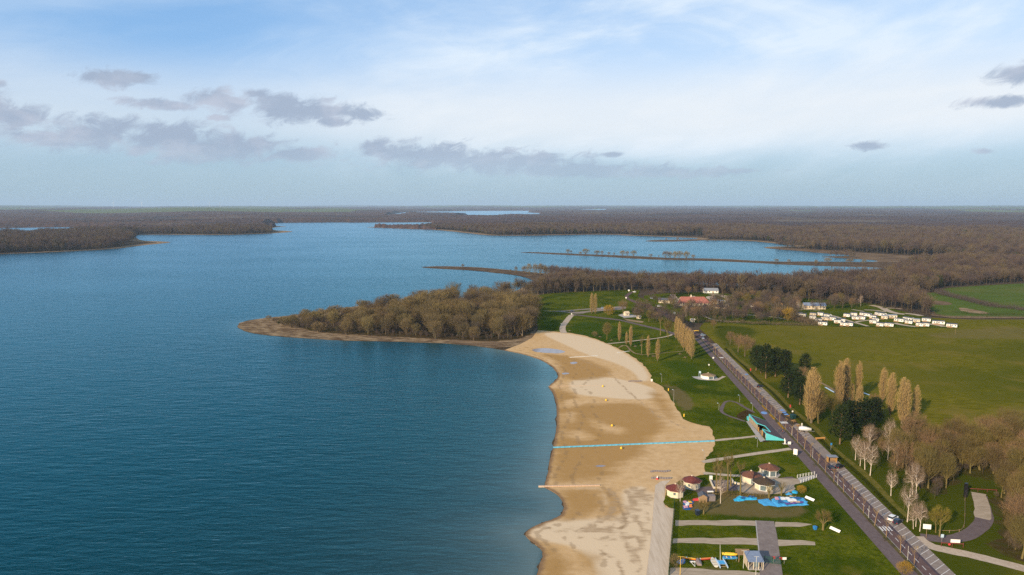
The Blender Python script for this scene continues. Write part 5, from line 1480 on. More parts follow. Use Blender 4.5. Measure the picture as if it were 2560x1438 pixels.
# the teal beach building let into the slope of the promenade
A, B = Vector(G(1914, 1103)), Vector(G(1871.6, 1054.5))      # near and far foot of the lake front
Cb = Vector(G(1945, 1090.6, .5))
U = (B - A); LEN = U.length; U.normalize()
V = (Cb - A); DEP = V.length; V.normalize()
V = (V - U * V.dot(U)); DEP = DEP * .98; V.normalize()
HT = max(height_at(A, 1090.5), height_at(B, 1038.5))
print('BUILDING', LEN, DEP, HT)
t = thing('beach_building', 'long teal beach building with dark openings under a sloping paved roof', 'building', (A.x, A.y, GZ), math.atan2(U.y, U.x))
sg = 1.0 if U.x * V.y - U.y * V.x > 0 else -1.0
def LP(u, v, z): return (u, sg * v, z)
def wedge_z(v): return HT + (.08 - HT) * min(1, v / DEP)
def quad_slab(mb, pts, th):
    top = [LP(*p_) for p_ in pts]; bot = [LP(p_[0], p_[1], p_[2] - th) for p_ in pts]
    n = len(pts)
    mb.add(top + bot, [tuple(range(n)), tuple(range(2 * n - 1, n - 1, -1))] + [(i, i + n, (i + 1) % n + n, (i + 1) % n) for i in range(n)])
c0, c1, cd = LEN * .20, LEN * .50, DEP * .42
mb = MB()
for u0, u1, v0, v1 in ((0, c0, 0, DEP), (c0, c1, cd, DEP), (c1, LEN, 0, DEP)):
    quad_slab(mb, [(u0, v0, wedge_z(v0)), (u1, v0, wedge_z(v0)), (u1, v1, wedge_z(v1)), (u0, v1, wedge_z(v1))], .06)
rf = mb.build('roof', M['prom'], t)
MB().add([LP(0, DEP - .2, wedge_z(DEP - .2) + .004), LP(LEN, DEP - .2, wedge_z(DEP - .2) + .004), LP(LEN, DEP - .05, wedge_z(DEP - .05) + .004), LP(0, DEP - .05, wedge_z(DEP - .05) + .004)], [(0, 1, 2, 3)]).build('drain', M['plank'], rf)
for u, nm in ((0, 'near'), (LEN, 'far')):
    d = .2 if u == 0 else -.2
    mb = MB()
    mb.add([LP(u, 0, 0), LP(u, DEP, 0), LP(u, DEP, .06), LP(u, 0, HT + .12), LP(u - d, 0, 0), LP(u - d, DEP, 0), LP(u - d, DEP, .06), LP(u - d, 0, HT + .12)], [(0, 1, 2, 3), (7, 6, 5, 4), (0, 3, 7, 4), (3, 2, 6, 7), (2, 1, 5, 6)])
    mb.build('end_wall', M['teal'], t)
def bx(mb, u0, u1, v0, v1, z0, z1):
    return mb.add([LP(a, b, c) for c in (z0, z1) for a, b in ((u0, v0), (u1, v0), (u1, v1), (u0, v1))], [(3, 2, 1, 0), (4, 5, 6, 7), (0, 1, 5, 4), (1, 2, 6, 5), (2, 3, 7, 6), (3, 0, 4, 7)])
mb = MB()
bx(mb, 0, c0, -.05, .15, HT - .35, HT + .14); bx(mb, c1, LEN, -.05, .15, HT - .6, HT + .14)
quad_slab(mb, [(c0 - .12, 0, wedge_z(0) + .2), (c0 + .12, 0, wedge_z(0) + .2), (c0 + .12, cd, wedge_z(cd) + .2), (c0 - .12, cd, wedge_z(cd) + .2)], .32); quad_slab(mb, [(c1 - .12, 0, wedge_z(0) + .2), (c1 + .12, 0, wedge_z(0) + .2), (c1 + .12, cd, wedge_z(cd) + .2), (c1 - .12, cd, wedge_z(cd) + .2)], .32); bx(mb, c0 + .13, c1 - .13, cd - .12, cd + .12, wedge_z(cd) - .12, wedge_z(cd) + .22)
mb.build('fascia', M['teal'], t)
mb = MB(); bx(mb, c0, c1, .2, cd, .05, .12); mb.build('terrace', M['wood'], t)
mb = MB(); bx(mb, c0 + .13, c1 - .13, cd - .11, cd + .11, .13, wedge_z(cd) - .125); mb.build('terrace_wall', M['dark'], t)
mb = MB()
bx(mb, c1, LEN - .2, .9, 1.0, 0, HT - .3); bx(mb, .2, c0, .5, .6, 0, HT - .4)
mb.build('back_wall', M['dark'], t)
nb = 9
for i in range(nb):
    u = c1 + (LEN - c1 - .5) * (i + .5) / nb
    mb = MB(); bx(mb, u - .55, u + .55, .35, .42, .05, HT - .62)
    mb.build('door', M['darkglass'] if i % 3 else M['wood'], t)
for i in range(nb + 1):
    u = c1 + (LEN - c1 - .5) * i / nb
    mb = MB(); bx(mb, u - .07, u + .07, .05, .19, 0, HT - .605); mb.build('post', M['beige'], t)
mb = MB(); bx(mb, c0 + .3, c0 + 1.0, .1, .3, 0, HT * .75); bx(mb, c1 - 2.2, c1 - 1.4, .1, .3, 0, HT * .62); mb.build('panel', M['orange_wood'], t)
mb = MB(); bx(mb, .6, 1.8, .40, .46, .5, HT - .7); mb.build('sign', M['white'], t)
mb = MB(); bx(mb, LEN, LEN + 2.2, -.3, .3, 0, 1.5); mb.build('low_wall', M['teal'], t)
ap = [Vector(G(*q)) for q in ((1865, 1056), (1901, 1108), (1913.5, 1103.5), (1872, 1054))]
sheet('apron', [tuple(q) for q in ap], .485, M['concrete'])

# camp buildings
def gabled(name, label, c, L_, W_, eh, rh, rz, wall, roof, cat='building', windows=4, group=None, chimney=False, hip=0.0, doors=1, oh=.5, over=None):
    t = thing(name, label, cat, (c[0], c[1], GZ - .02), rz, group)
    mb = MB()
    x, y = L_ / 2, W_ / 2
    mb.add([(-x, -y, 0), (x, -y, 0), (x, y, 0), (-x, y, 0), (-x, -y, eh), (x, -y, eh), (x, y, eh), (-x, y, eh), (-x + hip, 0, eh + rh - .06), (x - hip, 0, eh + rh - .06)],
           [(0, 1, 5, 4), (2, 3, 7, 6), (1, 2, 6, 9, 5), (3, 0, 4, 8, 7), (0, 3, 2, 1)])
    mb.build('wall', M[wall], t)
    sl = rh / (y)
    yo = y + oh; ze = eh - oh * sl + .02
    mb = MB()
    xo = x + oh * .8
    top = [(-xo, -yo, ze), (xo, -yo, ze), (xo - hip, 0, eh + rh), (-xo + hip, 0, eh + rh), (xo, yo, ze), (-xo, yo, ze)]
    th = .14
    mb.add(top + [(a, b, c_ + th) for a, b, c_ in top], [(6, 7, 8, 9), (9, 8, 10, 11), (1, 0, 3, 2), (2, 3, 5, 4), (0, 1, 7, 6), (4, 5, 11, 10), (1, 2, 8, 7), (2, 4, 10, 8), (5, 3, 9, 11), (3, 0, 6, 9)])
    rf = mb.build('roof', M[roof], t)
    if chimney: MB().box(-x * .1 - .5, -x * .1 + .5, -.6, .6, eh + rh - .5, eh + rh + 2.0).build('chimney', M['cream'], rf)
    for s in (-1, 1):
        for i in range(windows):
            u = -x + L_ * (i + .5) / windows
            w_ = min(1.3, L_ / windows * .5)
            isdoor = doors and i == windows // 2
            z0, z1 = (.05, min(2.1, eh - .2)) if isdoor else (eh * .38, eh * .8)
            f = MB().box(u - w_ / 2, u + w_ / 2, s * y - .04, s * y + .04, z0, z1).build('door' if isdoor else 'window', M['wood'] if isdoor else M['white'], t)
            if not isdoor: MB().box(u - w_ / 2 + .1, u + w_ / 2 - .1, s * y - .06, s * y + .06, z0 + .1, z1 - .1).build('pane', M['darkglass'], f)
    return t
gabled('camp_hall', 'long campsite hall with red clay tile roof and pale chimney', G(1731, 764), 33, 14, 3.2, 5.2, -.06, 'cream', 'clay', windows=8, chimney=True, hip=5.5)
gabled('camp_building', 'small cream building with dark roof left of the red roofed hall', G(1664, 758), 14, 7, 3.0, 1.8, -.25, 'cream', 'slate', windows=4)
gabled('camp_building', 'grey roofed building with pale walls against the wood', G(1776, 733), 16, 8, 3.0, 2.4, -.05, 'white', 'greyroof', windows=4)
gabled('camp_building', 'bright white box shaped building right of the hall', G(1802, 761), 7, 5, 3.4, .6, -.1, 'white', 'white', windows=2)
gabled('camp_building', 'cream low building in front of the white box', G(1810, 767), 9, 4.5, 2.3, 1.2, -.2, 'cream', 'slate', windows=3)
gabled('camp_building', 'cream building with slate roof touching the end of the hall', G(1783, 760), 7, 5, 3.0, 1.0, -.2, 'cream', 'slate', windows=2)
gabled('camp_building', 'long low slate roofed shed behind the brown trees', G(1800, 772), 13, 6, 1.9, 1.4, -.55, 'beige', 'slate', windows=3)
gabled('camp_building', 'white gabled annex in front of the hall', G(1767, 775), 6, 5, 2.6, 1.6, .3, 'white', 'greyroof', windows=2)
gabled('camp_block', 'long beige block with pale blue roof behind the mobile homes', G(2034, 773), 20, 8, 3.6, 2.2, -.12, 'beige', 'blueroof', windows=6)
gabled('camp_hut', 'little pale hut alone in front of the hedge', G(1731, 806), 3.2, 3, 2.0, .9, .1, 'cream', 'beige', windows=1, doors=0)
gabled('camp_hut', 'white hut in the middle of the camping pitches', G(1884, 768), 6, 4, 2.4, 1.0, -.1, 'white', 'greyroof', windows=2)
gabled('camp_hut', 'beige terrace hut by the car park', G(1566, 790), 4, 3.4, 2.4, 1.4, .35, 'cream', 'beige', windows=1, doors=0)
gabled('camp_hut', 'cream hut between the terrace hut and the brown path', G(1597, 798), 3.2, 2.4, 2.2, .6, .2, 'cream', 'beige', windows=1, doors=0)
for px, lab in (((1949, 763), 'first'), ((1974, 763), 'second')):
    gabled('camp_hut', f"brown tent cabin with orange front, {lab} from the hall", G(*px), 5, 4, 1.8, 1.8, 1.5, 'orange_wood', 'slate', windows=1, doors=0)
sheet('terrace', GL([(1545, 789), (1560, 785), (1592, 790), (1596, 794), (1560, 796)]), .485, M['concrete'])
sheet('terrace', GL([(1556, 797), (1580, 801), (1610, 805), (1606, 809), (1570, 804)]), .486, M['reed'])

# mobile homes
homes = [(1994, 2001, 790, 'beige'), (2000, 2014, 793, 'white'), (2024, 2042, 791, 'beige'), (2043, 2060, 790, 'white'), (2061, 2077, 794.5, 'white'), (2052, 2073, 801.5, 'beige'), (2026, 2036, 799, 'white'), (2037, 2054, 805.5, 'white'), (2045, 2069, 814, 'white'), (2074, 2091, 802, 'white'), (2084, 2103, 808.7, 'white'), (2097, 2112, 806, 'white'), (2103, 2117, 815.6, 'white'), (2117, 2131, 816, 'white'), (2110, 2126, 793.3, 'white'), (2125, 2143, 790.7, 'white'), (2131, 2144, 799.7, 'white'), (2144, 2164, 799.7, 'white'), (2152, 2176, 791.5, 'white'), (2176, 2190, 797.4, 'white'),
         (2205, 2218, 798.6, 'cream'), (2189, 2214, 790.6, 'white'), (2217, 2241, 796.3, 'cream'), (2237, 2260, 805.6, 'white'), (2180, 2197, 804.6, 'white'), (2175, 2190, 809.4, 'white'), (2193, 2209, 816.8, 'white'), (2211, 2234, 817.3, 'white'), (2261, 2281, 802.8, 'white'), (2262, 2282, 810.3, 'white'), (2283, 2299, 807, 'cream'), (2291, 2307, 816.9, 'white'), (2307, 2322, 816.9, 'white'), (2304, 2326, 804.7, 'white'), (2331, 2360, 811.7, 'white'), (2366, 2392, 819.2, 'white')]
def home_proto():
    """One mobile home, 8 x 4 m: walls, low pitched roof, door, windows, terrace."""
    return None
where_rows = {}
for x0, x1, yb, c in homes:
    r_ = 'the front row by the meadow' if yb > 813 else 'the second row' if yb > 803.5 else 'the third row' if yb > 796 else 'the back row'
    where_rows.setdefault(r_, []).append((x0, x1, yb, c))
protos = {}
for r_, items in where_rows.items():
    items.sort()
    for j, (x0, x1, yb, c) in enumerate(items):
        b = G((x0 + x1) / 2, yb)
        wpx = (x1 - x0) / FPX * b[1]
        ang = math.radians((-28 if (j + int(yb)) % 3 else -52) + 14 * math.sin(j * 2.3 + yb))
        L_ = max(4.5, min(9.0, (wpx - 4 * abs(math.sin(ang))) / abs(math.cos(ang)) if wpx > 6 else 5.0))
        lab = f"{'white' if c == 'white' else 'cream' if c == 'cream' else 'beige'} mobile home in {r_}, {ordinal(j + 1)} from the hedge side"
        if c not in protos:
            t = thing('mobile_home', lab, 'mobile home', (0, 0, 0), 0, 'mobile homes on the campsite')
            mb = MB(); mb.add([(-4, -2, .35), (4, -2, .35), (4, 2, .35), (-4, 2, .35), (-4, -2, 2.65), (4, -2, 2.65), (4, 2, 2.65), (-4, 2, 2.65), (-4, 0, 3.15), (4, 0, 3.15)], [(0, 1, 5, 4), (2, 3, 7, 6), (1, 2, 6, 9, 5), (3, 0, 4, 8, 7), (0, 3, 2, 1)])
            mb.build('wall', M[c], t)
            mb = MB(); tp = [(-4.2, -2.25, 2.64), (4.2, -2.25, 2.64), (4.2, 0, 3.2), (-4.2, 0, 3.2), (4.2, 2.25, 2.64), (-4.2, 2.25, 2.64)]
            mb.add(tp + [(a, b_, z + .12) for a, b_, z in tp], [(6, 7, 8, 9), (9, 8, 10, 11), (1, 0, 3, 2), (2, 3, 5, 4), (0, 1, 7, 6), (4, 5, 11, 10), (1, 2, 8, 7), (2, 4, 10, 8), (5, 3, 9, 11), (3, 0, 6, 9)])
            mb.build('roof', M['slate'] if c != 'cream' else M['greyroof'], t)
            for u in (-2.8, .2, 2.6):
                f = MB().box(u - .6, u + .6, -2.05, -1.96, 1.2, 2.2).build('window', M['white'], t)
                MB().box(u - .5, u + .5, -2.07, -1.95, 1.3, 2.1).build('pane', M['darkglass'], f)
            MB().box(-1.5, -.7, -2.06, -1.95, .4, 2.35).build('door', M['glass'], t)
            f = MB().box(3.96, 4.05, -.8, .8, 1.3, 2.2).build('window', M['white'], t)
            MB().box(3.95, 4.07, -.7, .7, 1.38, 2.12).build('pane', M['darkglass'], f)
            mb = MB(); mb.box(-3.6, .6, -4.4, -2.1, .05, .38); mb.box(-3.6, .6, -4.45, -4.38, .38, 1.2); mb.build('terrace', M['wood'] , t)
            mb = MB()
            for u in (-3, 0, 3): mb.box(u - .3, u + .3, -1.6, 1.6, 0, .34)
            mb.build('support', M['concrete'], t)
            protos[c] = t
            t.location = (b[0], b[1], GZ - .02); t.rotation_euler = (0, 0, ang); t.scale = (L_ / 8, 1, 1)
        else:
            dup(protos[c], (b[0], b[1], GZ - .02), ang, lab, (L_ / 8, 1, 1))

# ------------------------------------------------------------------ vehicles
def car(loc, rz, paint, label, L_=4.3, W_=1.8, H_=1.48, kind='car'):
    t = thing(kind, label, 'car', (loc[0], loc[1], .51), rz, None)
    x, w = L_ / 2, W_ / 2
    def ring(u, hw, z0, z1): return [(u, -hw, z0), (u, -hw * 1.02, (z0 + z1) / 2), (u, -hw * .92, z1), (u, hw * .92, z1), (u, hw * 1.02, (z0 + z1) / 2), (u, hw, z0)]
    bh = H_ * .62
    MB().loft([ring(-x, w * .82, .38, bh * .80), ring(-x * .93, w * .97, .26, bh * .97), ring(-x * .3, w, .22, bh), ring(x * .35, w, .22, bh * .97), ring(x * .85, w * .95, .24, bh * .82), ring(x, w * .78, .36, bh * .62)]).build('body', paint, t)
    MB().loft([ring(-x * .90, w * .86, bh - .06, bh + .02), ring(-x * .72, w * .80, bh - .06, H_ - .06), ring(x * .12, w * .80, bh - .06, H_ - .05), ring(x * .46, w * .86, bh - .06, bh + .01)]).build('cabin_glass', M['darkglass'], t)
    MB().loft([ring(-x * .76, w * .76, H_ - .10, H_ - .02), ring(-x * .5, w * .80, H_ - .08, H_), ring(x * .0, w * .78, H_ - .08, H_), ring(x * .16, w * .74, H_ - .11, H_ - .04)]).build('roof', paint, t)
    for u in (-x * .62, x * .62):
        for s in (-1, 1):
            wl_ = MB().tube((u, s * (w - .20), .32), (u, s * (w + .015), .32), .32, .32, 12).build('wheel', M['rubber'], t)
            MB().tube((u, s * (w + .0), .32), (u, s * (w + .03), .32), .19, .19, 8).build('rim', M['steel'], wl_)
    for s in (-1, 1):
        MB().box(x * .93, x * .985, s * w * .62 - .18, s * w * .62 + .18, bh * .58, bh * .70).build('headlight', M['lamp_clear'], t)
        MB().box(-x * 1.005, -x * .95, s * w * .66 - .12, s * w * .66 + .12, bh * .66, bh * .86).build('tail_light', M['lamp_red'], t)
        MB().box(x * .36, x * .42, s * (w + .12) - .09, s * (w + .12) + .09, bh - .02, bh + .14).build('mirror', paint, t)
    return t
RZ = math.atan2(1, .092)
SA = math.atan2(3.0, 4.2)
car(G(2232, 1303), SA, M['car_white'], 'white car parked beside a dark one near the birches', 4.5, 1.85, 1.62)
car(G(2244, 1311), SA + .05, M['car_dark'], 'dark blue car parked just right of the white car', 4.2, 1.78, 1.45)
car(G(2077, 1176), RZ, M['car_dark'], 'dark blue car on the road beside the bus shelter', 4.3)
car(G(2099, 1172), SA, M['car_black'], 'black car parked at the first stalls past the bus shelter', 4.3)
car(G(1900, 970), SA, M['car_black'], 'black car alone in the far parking below the pines', 4.3)
car(G(1757, 841), .3, M['car_silver'], 'pale blue car turning at the far end of the parking', 4.3)
car(G(1757, 849), RZ, M['car_silver'], 'silver car on the road at the far end of the parking', 4.2)
car(G(1431, 781), .2, M['car_dark'], 'dark car in the small car park beside the north lawn', 4.4)
car(G(1508, 773), .2, M['car_silver'], 'silver car at the back of the small car park', 4.4)
car(G(1586, 732), 2.2, M['car_white'], 'white car rounding the bend by the wood', 4.4)
car(G(1703, 770), .2, M['car_dark'], 'dark car in front of the red roofed hall', 4.4)
car(G(1648, 768), .3, M['car_white'], 'white car under the trees left of the hall', 4.4)
car(G(1823, 756), .1, M['car_silver'], 'silver car on the sandy lane by the white box building', 4.4)
car(G(1628, 748), 1.8, M['car_silver'], 'silver car behind the yellowish trees by the bend', 4.4)
# white motorhome parked across the stalls
loc = G(2012, 1082)
t = thing('boat_trailer', 'white covered boat on a trailer parked beside the zebra crossing', 'boat', (loc[0], loc[1], .51), SA - .9)
mb = MB()
def hull_rings(L_, W_, H_, z0, n=9, bow=.06, stern=.7, sheer=.25):
    R = []
    for i in range(n):
        s = i / (n - 1)
        w = W_ / 2 * (stern + (1 - stern) * math.sin(min(1, s / .45) * math.pi / 2) if s < .45 else max(bow, math.cos((s - .45) / .55 * math.pi / 2) ** .7))
        k = z0 + (.35 * H_ * max(0, (s - .6) / .4) ** 2)
        top = z0 + H_ * (1 + sheer * max(0, (s - .4) / .6))
        u = -L_ / 2 + L_ * s
        R.append([(u, 0, k), (u, -w * .75, k + (top - k) * .30), (u, -w, top), (u, w, top), (u, w * .75, k + (top - k) * .30)])
    return R
mb.loft(hull_rings(5.2, 2.2, 1.0, .55)).build('hull', M['car_white'], t)
MB().loft([[(u, -w, 1.5), (u, -w * .8, 1.5 + h_), (u, w * .8, 1.5 + h_), (u, w, 1.5)] for u, w, h_ in ((-2.4, .8, .35), (-1, 1.0, .75), (.6, .85, .6), (2.0, .3, .25))]).build('cover', M['white'], t)
MB().box(-.9, .9, -.45, -.35, 2.2, 2.24).build('strap', M['slate'], t)
mb = MB(); mb.tube((-2.4, 0, .45), (4.0, 0, .45), .06); mb.tube((-.5, -1.1, .4), (-.5, 1.1, .4), .05); mb.build('frame', M['steel'], t)
for s in (-1, 1): MB().tube((-.5, s * .98, .3), (-.5, s * 1.15, .3), .3, .3, 10).build('wheel', M['rubber'], t)

# ------------------------------------------------------------------ bus shelter, benches, bins, signs along the road
loc = G(2079, 1158)
t = thing('bus_shelter', 'small brown wooden shelter with grey roof beside the parking', 'shelter', (loc[0], loc[1], .5), RZ - math.pi / 2)
MB().box(-1.6, 1.6, .9, 1.0, 0, 2.3).build('back_wall', M['wood'], t)
for s in (-1, 1): MB().box(s * 1.6 - .05, s * 1.6 + .05, -.9, .898, 0, 2.3).build('side_wall', M['orange_wood'], t)
MB().box(-1.9, 1.9, -1.3, 1.2, 2.3, 2.44).build('roof', M['greyroof'], t)
MB().box(-1.4, 1.4, .45, .85, .42, .5).build('seat', M['wood'], t)
def bench(loc, rz, label, L_=2.0, mat='orange_wood', table=False):
    t = thing('picnic_table' if table else 'bench', label, 'picnic table' if table else 'bench', (loc[0], loc[1], GZ), rz, None)
    if table:
        MB().box(-L_ / 2, L_ / 2, -.4, .4, .70, .76).build('table_top', M[mat], t)
        for s in (-1, 1): MB().box(-L_ / 2, L_ / 2, s * .75 - .14, s * .75 + .14, .42, .47).build('seat', M[mat], t)
        for u in (-1, 1):
            mb = MB(); mb.tube((u * L_ * .32, -.8, 0), (u * L_ * .32, .25, .7), .05); mb.tube((u * L_ * .32, .8, 0), (u * L_ * .32, -.25, .7), .05); mb.build('leg', M[mat], t)
    else:
        MB().box(-L_ / 2, L_ / 2, -.25, .25, .42, .48).build('seat', M[mat], t)
        MB().box(-L_ / 2, L_ / 2, .25, .30, .52, .95).build('backrest', M[mat], t)
        for u in (-1, 1): MB().box(u * L_ * .4 - .05, u * L_ * .4 + .05, -.22, .28, 0, .42).build('leg', M[mat], t)
    return t
for px, rz, lab in (((1973, 1045), .4, 'orange picnic table above the green bin'), ((1984, 1057), .4, 'orange picnic table below the green bin'), ((1996, 1069), .4, 'orange picnic table nearest the boat trailer')):
    bench(G(*px), rz, lab, 1.9, 'orange_wood', True)
bench(G(2051, 1102), .15, 'long orange bench on the verge past the boat trailer', 4.6)
for i, px in enumerate(((1603, 867), (1633, 894), (1700, 888), (1712, 897), (1588, 869), (1529, 854), (1424, 830), (1500, 845))):
    bench(G(*px), .3 * i, f"small weathered picnic table on the beach lawn, {ordinal(i + 1)} going from the road bend" if False else f"weathered picnic table {('beside the sandy path', 'under the slim poplars', 'by the poplar row', 'nearest the poplar row end', 'where the paths cross', 'by the mistletoe tree', 'at the top of the beach path', 'between the bush and the mistletoe tree')[i]}", 1.8, 'wood', True)
def bin_(loc, mat, label, h=1.1, w=.9):
    t = thing('bin', label, 'bin', (loc[0], loc[1], .46), .3)
    MB().loft([[(-w / 2 * k, -w / 2 * k, z), (w / 2 * k, -w / 2 * k, z), (w / 2 * k, w / 2 * k, z), (-w / 2 * k, w / 2 * k, z)] for k, z in ((.82, .08), (1, h))]).build('body', mat, t)
    MB().box(-w / 2 - .05, w / 2 + .05, -w / 2 - .05, w / 2 + .05, h, h + .12).build('lid', mat, t)
    for s in (-1, 1): MB().tube((s * w * .4, w * .3, .1), (s * w * .46, w * .3, .1), .1, .1, 8).build('wheel', M['rubber'], t)
bin_(G(1982, 1049), M['dark_green'], 'large dark green container among the orange tables', 1.9, 2.1)
bin_(G(1743, 1291), M['car_dark'], 'dark blue bin beside the fuzzy pollard', 1.6, 1.2)
bin_(G(2037, 1328), M['blue'], 'small blue barrel left of the wide pollard', 1.0, .9)
def post_sign(loc, label, h, w, ph, mat, n_post=1, post='steel', rz=0.0, name='sign', cat='sign', back=None):
    t = thing(name, label, cat, (loc[0], loc[1], .46), rz)
    for i in range(n_post):
        u = 0 if n_post == 1 else (-w * .35 + w * .7 * i / (n_post - 1))
        MB().tube((u, 0, 0), (u, 0, h), .06, .06, 6).build('post', M[post], t)
    MB().box(-w / 2, w / 2, -.09, -.065, h - ph, h).build('panel', M[mat], t)
    return t
post_sign(G(2315, 1349), 'white board on a post among the birches at the junction', 4.4, 2.2, 1.5, 'white', 1, 'wood', -.2)
post_sign(G(2354, 1360), 'small blue and white road sign at the junction', 2.6, .9, 1.0, 'bluehull', 1)
post_sign(G(2077, 1128), 'blue parking sign on a pole by the verge', 3.0, .7, .9, 'blue', 1)
post_sign(G(1876, 933), 'red and white warning sign on the verge below the pines', 2.4, .6, 1.4, 'red', 1)
post_sign(G(1975, 1026), 'red and white warning sign on the verge by the tables', 2.4, .6, 1.4, 'red', 1)
post_sign(G(1981, 1035), 'small white sign beside the green container', 1.2, .7, .7, 'white', 1)
post_sign(G(2004, 1070), 'white and green sign in front of the boat trailer', 1.8, .6, 1.2, 'palehull', 1)
post_sign(G(1988, 1143), 'tall white information board at the head of the sandy path', 2.9, 1.5, 2.3, 'white', 2, rz=-.6)
post_sign(G(1973, 1116), 'small white plate on the promenade edge past the teal building', 1.6, 1.3, 1.2, 'white', 2)
post_sign(G(1429, 790), 'white sign at the top of the sandy beach path', 1.9, .9, .9, 'white', 1)
post_sign(G(1403, 815), 'white sign halfway down the sandy beach path', 1.6, .8, .8, 'white', 1)
post_sign(G(1572, 731), 'white round topped sign by the wood edge', 2.6, 1.7, 1.7, 'white', 1)
post_sign(G(1565, 750), 'white sign at the outside of the road bend', 2.6, 1.4, 1.4, 'white', 1)
post_sign(G(1616, 776), 'white sign with red edge on the road past the bend', 3.4, 1.2, 1.6, 'white', 1)
post_sign(G(1686, 790), 'pale green sign beside the road in front of the hall', 3.0, 1.4, 1.8, 'bluehull', 1)
post_sign(G(1783, 900), 'white notice on the edge of the promenade near the poplar row', 1.5, 1.0, 1.0, 'white', 1)
post_sign(G(1772, 918), 'small white sign on the lawn above the gravel roofed kiosk', 1.5, .8, .9, 'white', 1)
post_sign(G(1629, 958), 'white lifeguard notice at the grass edge', 1.9, 1.0, 1.3, 'white', 1)
post_sign(G(2388, 838), 'thin wooden stake in the meadow before the last mobile home', 4.6, .25, .3, 'wood', 1, 'wood', name='stake', cat='stake')
# statue on its base
loc = G(1962, 1113)
t = thing('statue', 'white standing sculpture on a slab beside the promenade', 'statue', (loc[0], loc[1], .5))
MB().box(-.8, .8, -.6, .6, 0, .18).build('slab', M['concrete'], t)
MB().loft([[(math.cos(a) * r + ox, math.sin(a) * r, z) for a in np.linspace(0, 2 * math.pi, 9)[:-1]] for z, r, ox in ((.18, .34, 0), (.8, .24, .05), (1.4, .36, -.05), (1.9, .30, -.12), (2.1, .12, -.15), (2.25, .19, -.18), (2.5, .14, -.2))]).build('figure', M['white'], t)
# barriers at the junction
loc = G(2380, 1372)
t = thing('barrier', 'red brown height barrier with a white board at the gravel lane', 'barrier', (loc[0], loc[1], .47), -.12)
for u in (-3.0, 0, 3.0): MB().tube((u, 0, 0), (u, 0, 1.5), .08).build('post', M['rust'], t)
MB().box(-3.1, 3.1, -.08, .08, 1.1, 1.3).build('rail', M['rust'], t)
MB().box(-.6, 2.0, -.14, -.10, 1.5, 2.5).build('board', M['white'], t)
MB().tube((-.9, -.12, .9), (-.9, -.18, .9), .35, .35, 12).build('sign', M['red'], t)
loc = G(2456, 1233)
t = thing('barrier', 'red brown gate at the end of the curving track', 'barrier', (loc[0], loc[1], .47), -.15)
for u in (-4.5, -1.5, 1.5, 4.5): MB().tube((u, 0, 0), (u, 0, 1.2), .08).build('post', M['rust'], t)
MB().box(-4.6, 4.6, -.06, .06, .85, 1.05).build('rail', M['rust'], t)
loc = G(1741, 831)
t = thing('barrier', 'yellow barrier across the far end of the road', 'barrier', (loc[0], loc[1], .5), .1)
for u in (-1.6, 1.6): MB().tube((u, 0, 0), (u, 0, 1.0), .07).build('post', M['yellow'], t)
MB().box(-2.0, 2.0, -.1, .1, .7, 1.1).build('rail', M['yellow'], t)
mb = MB()
q = chaikin(GL([(2412, 1235), (2412, 1290), (2410, 1330), (2390, 1336), (2345, 1335)]), 2, False)
lr = thing('rail_fence', 'low dark wooden rail fence round the grass by the curving track', 'fence', (q[0][0], q[0][1], .42))
for i, p_ in enumerate(q[::3]): MB().box(-.06, .06, -.06, .06, 0, .9).build('post', M['wood'], lr, (p_[0] - q[0][0], p_[1] - q[0][1], 0))
for a, b in zip(q[:-1], q[1:]): mb.tube((a[0] - q[0][0], a[1] - q[0][1], .75), (b[0] - q[0][0], b[1] - q[0][1], .75), .06, .06, 4)
mb.build('rail', M['wood'], lr)
loc = G(2413, 1246)
tag(MB().box(-.5, .5, -.3, .3, 0, 5.0).build('dark_pillar', M['car_black'], None, (loc[0], loc[1], .45)), 'tall dark narrow pillar at the edge of the wood', 'pillar')
# lamp posts on the beach lawn
def lamp(loc, h, label, rz):
    t = thing('lamp_post', label, 'lamp post', (loc[0], loc[1], .46), rz, None)
    MB().tube((0, 0, 0), (0, 0, h), .09, .05, 6).build('pole', M['steel'], t)
    MB().tube((0, 0, h - .1), (.9, 0, h + .1), .04, .04, 4).build('arm', M['steel'], t)
    MB().box(.6, 1.3, -.14, .14, h + .04, h + .16).build('lamp_head', M['bluehull'], t)
for px, h, lab in (((1684, 1009), 6.5, 'tall lamp post at the grass edge of the beach'), ((1849, 1008), 3.4, 'thin lamp post on the loop path bend'), ((1881, 1029), 3.4, 'thin lamp post by the far corner of the teal building'), ((1797, 1028), 3.2, 'thin lamp post left of the loop path'), ((1893, 1121), 3.6, 'thin lamp post below the teal building'), ((1654, 958), 4.5, 'short lamp post where the beach narrows'), ((1760, 1149), 3.0, 'thin post at the beach end of the sandy path')):
    lamp(G(*px), h, lab, 2.0)
i = 0
for y in np.arange(182, 300, 26.0):
    i += 1
    o = tag(MB().tube((0, 0, 0), (0, 0, 4.2), .05, .04, 5).build('sign_pole', M['palehull'], None, (rl(y) - .4, y, .62)), f"pale slim pole in the planted strip, {ordinal(i)} from the near end", 'pole', 'pale poles in the planted strip')

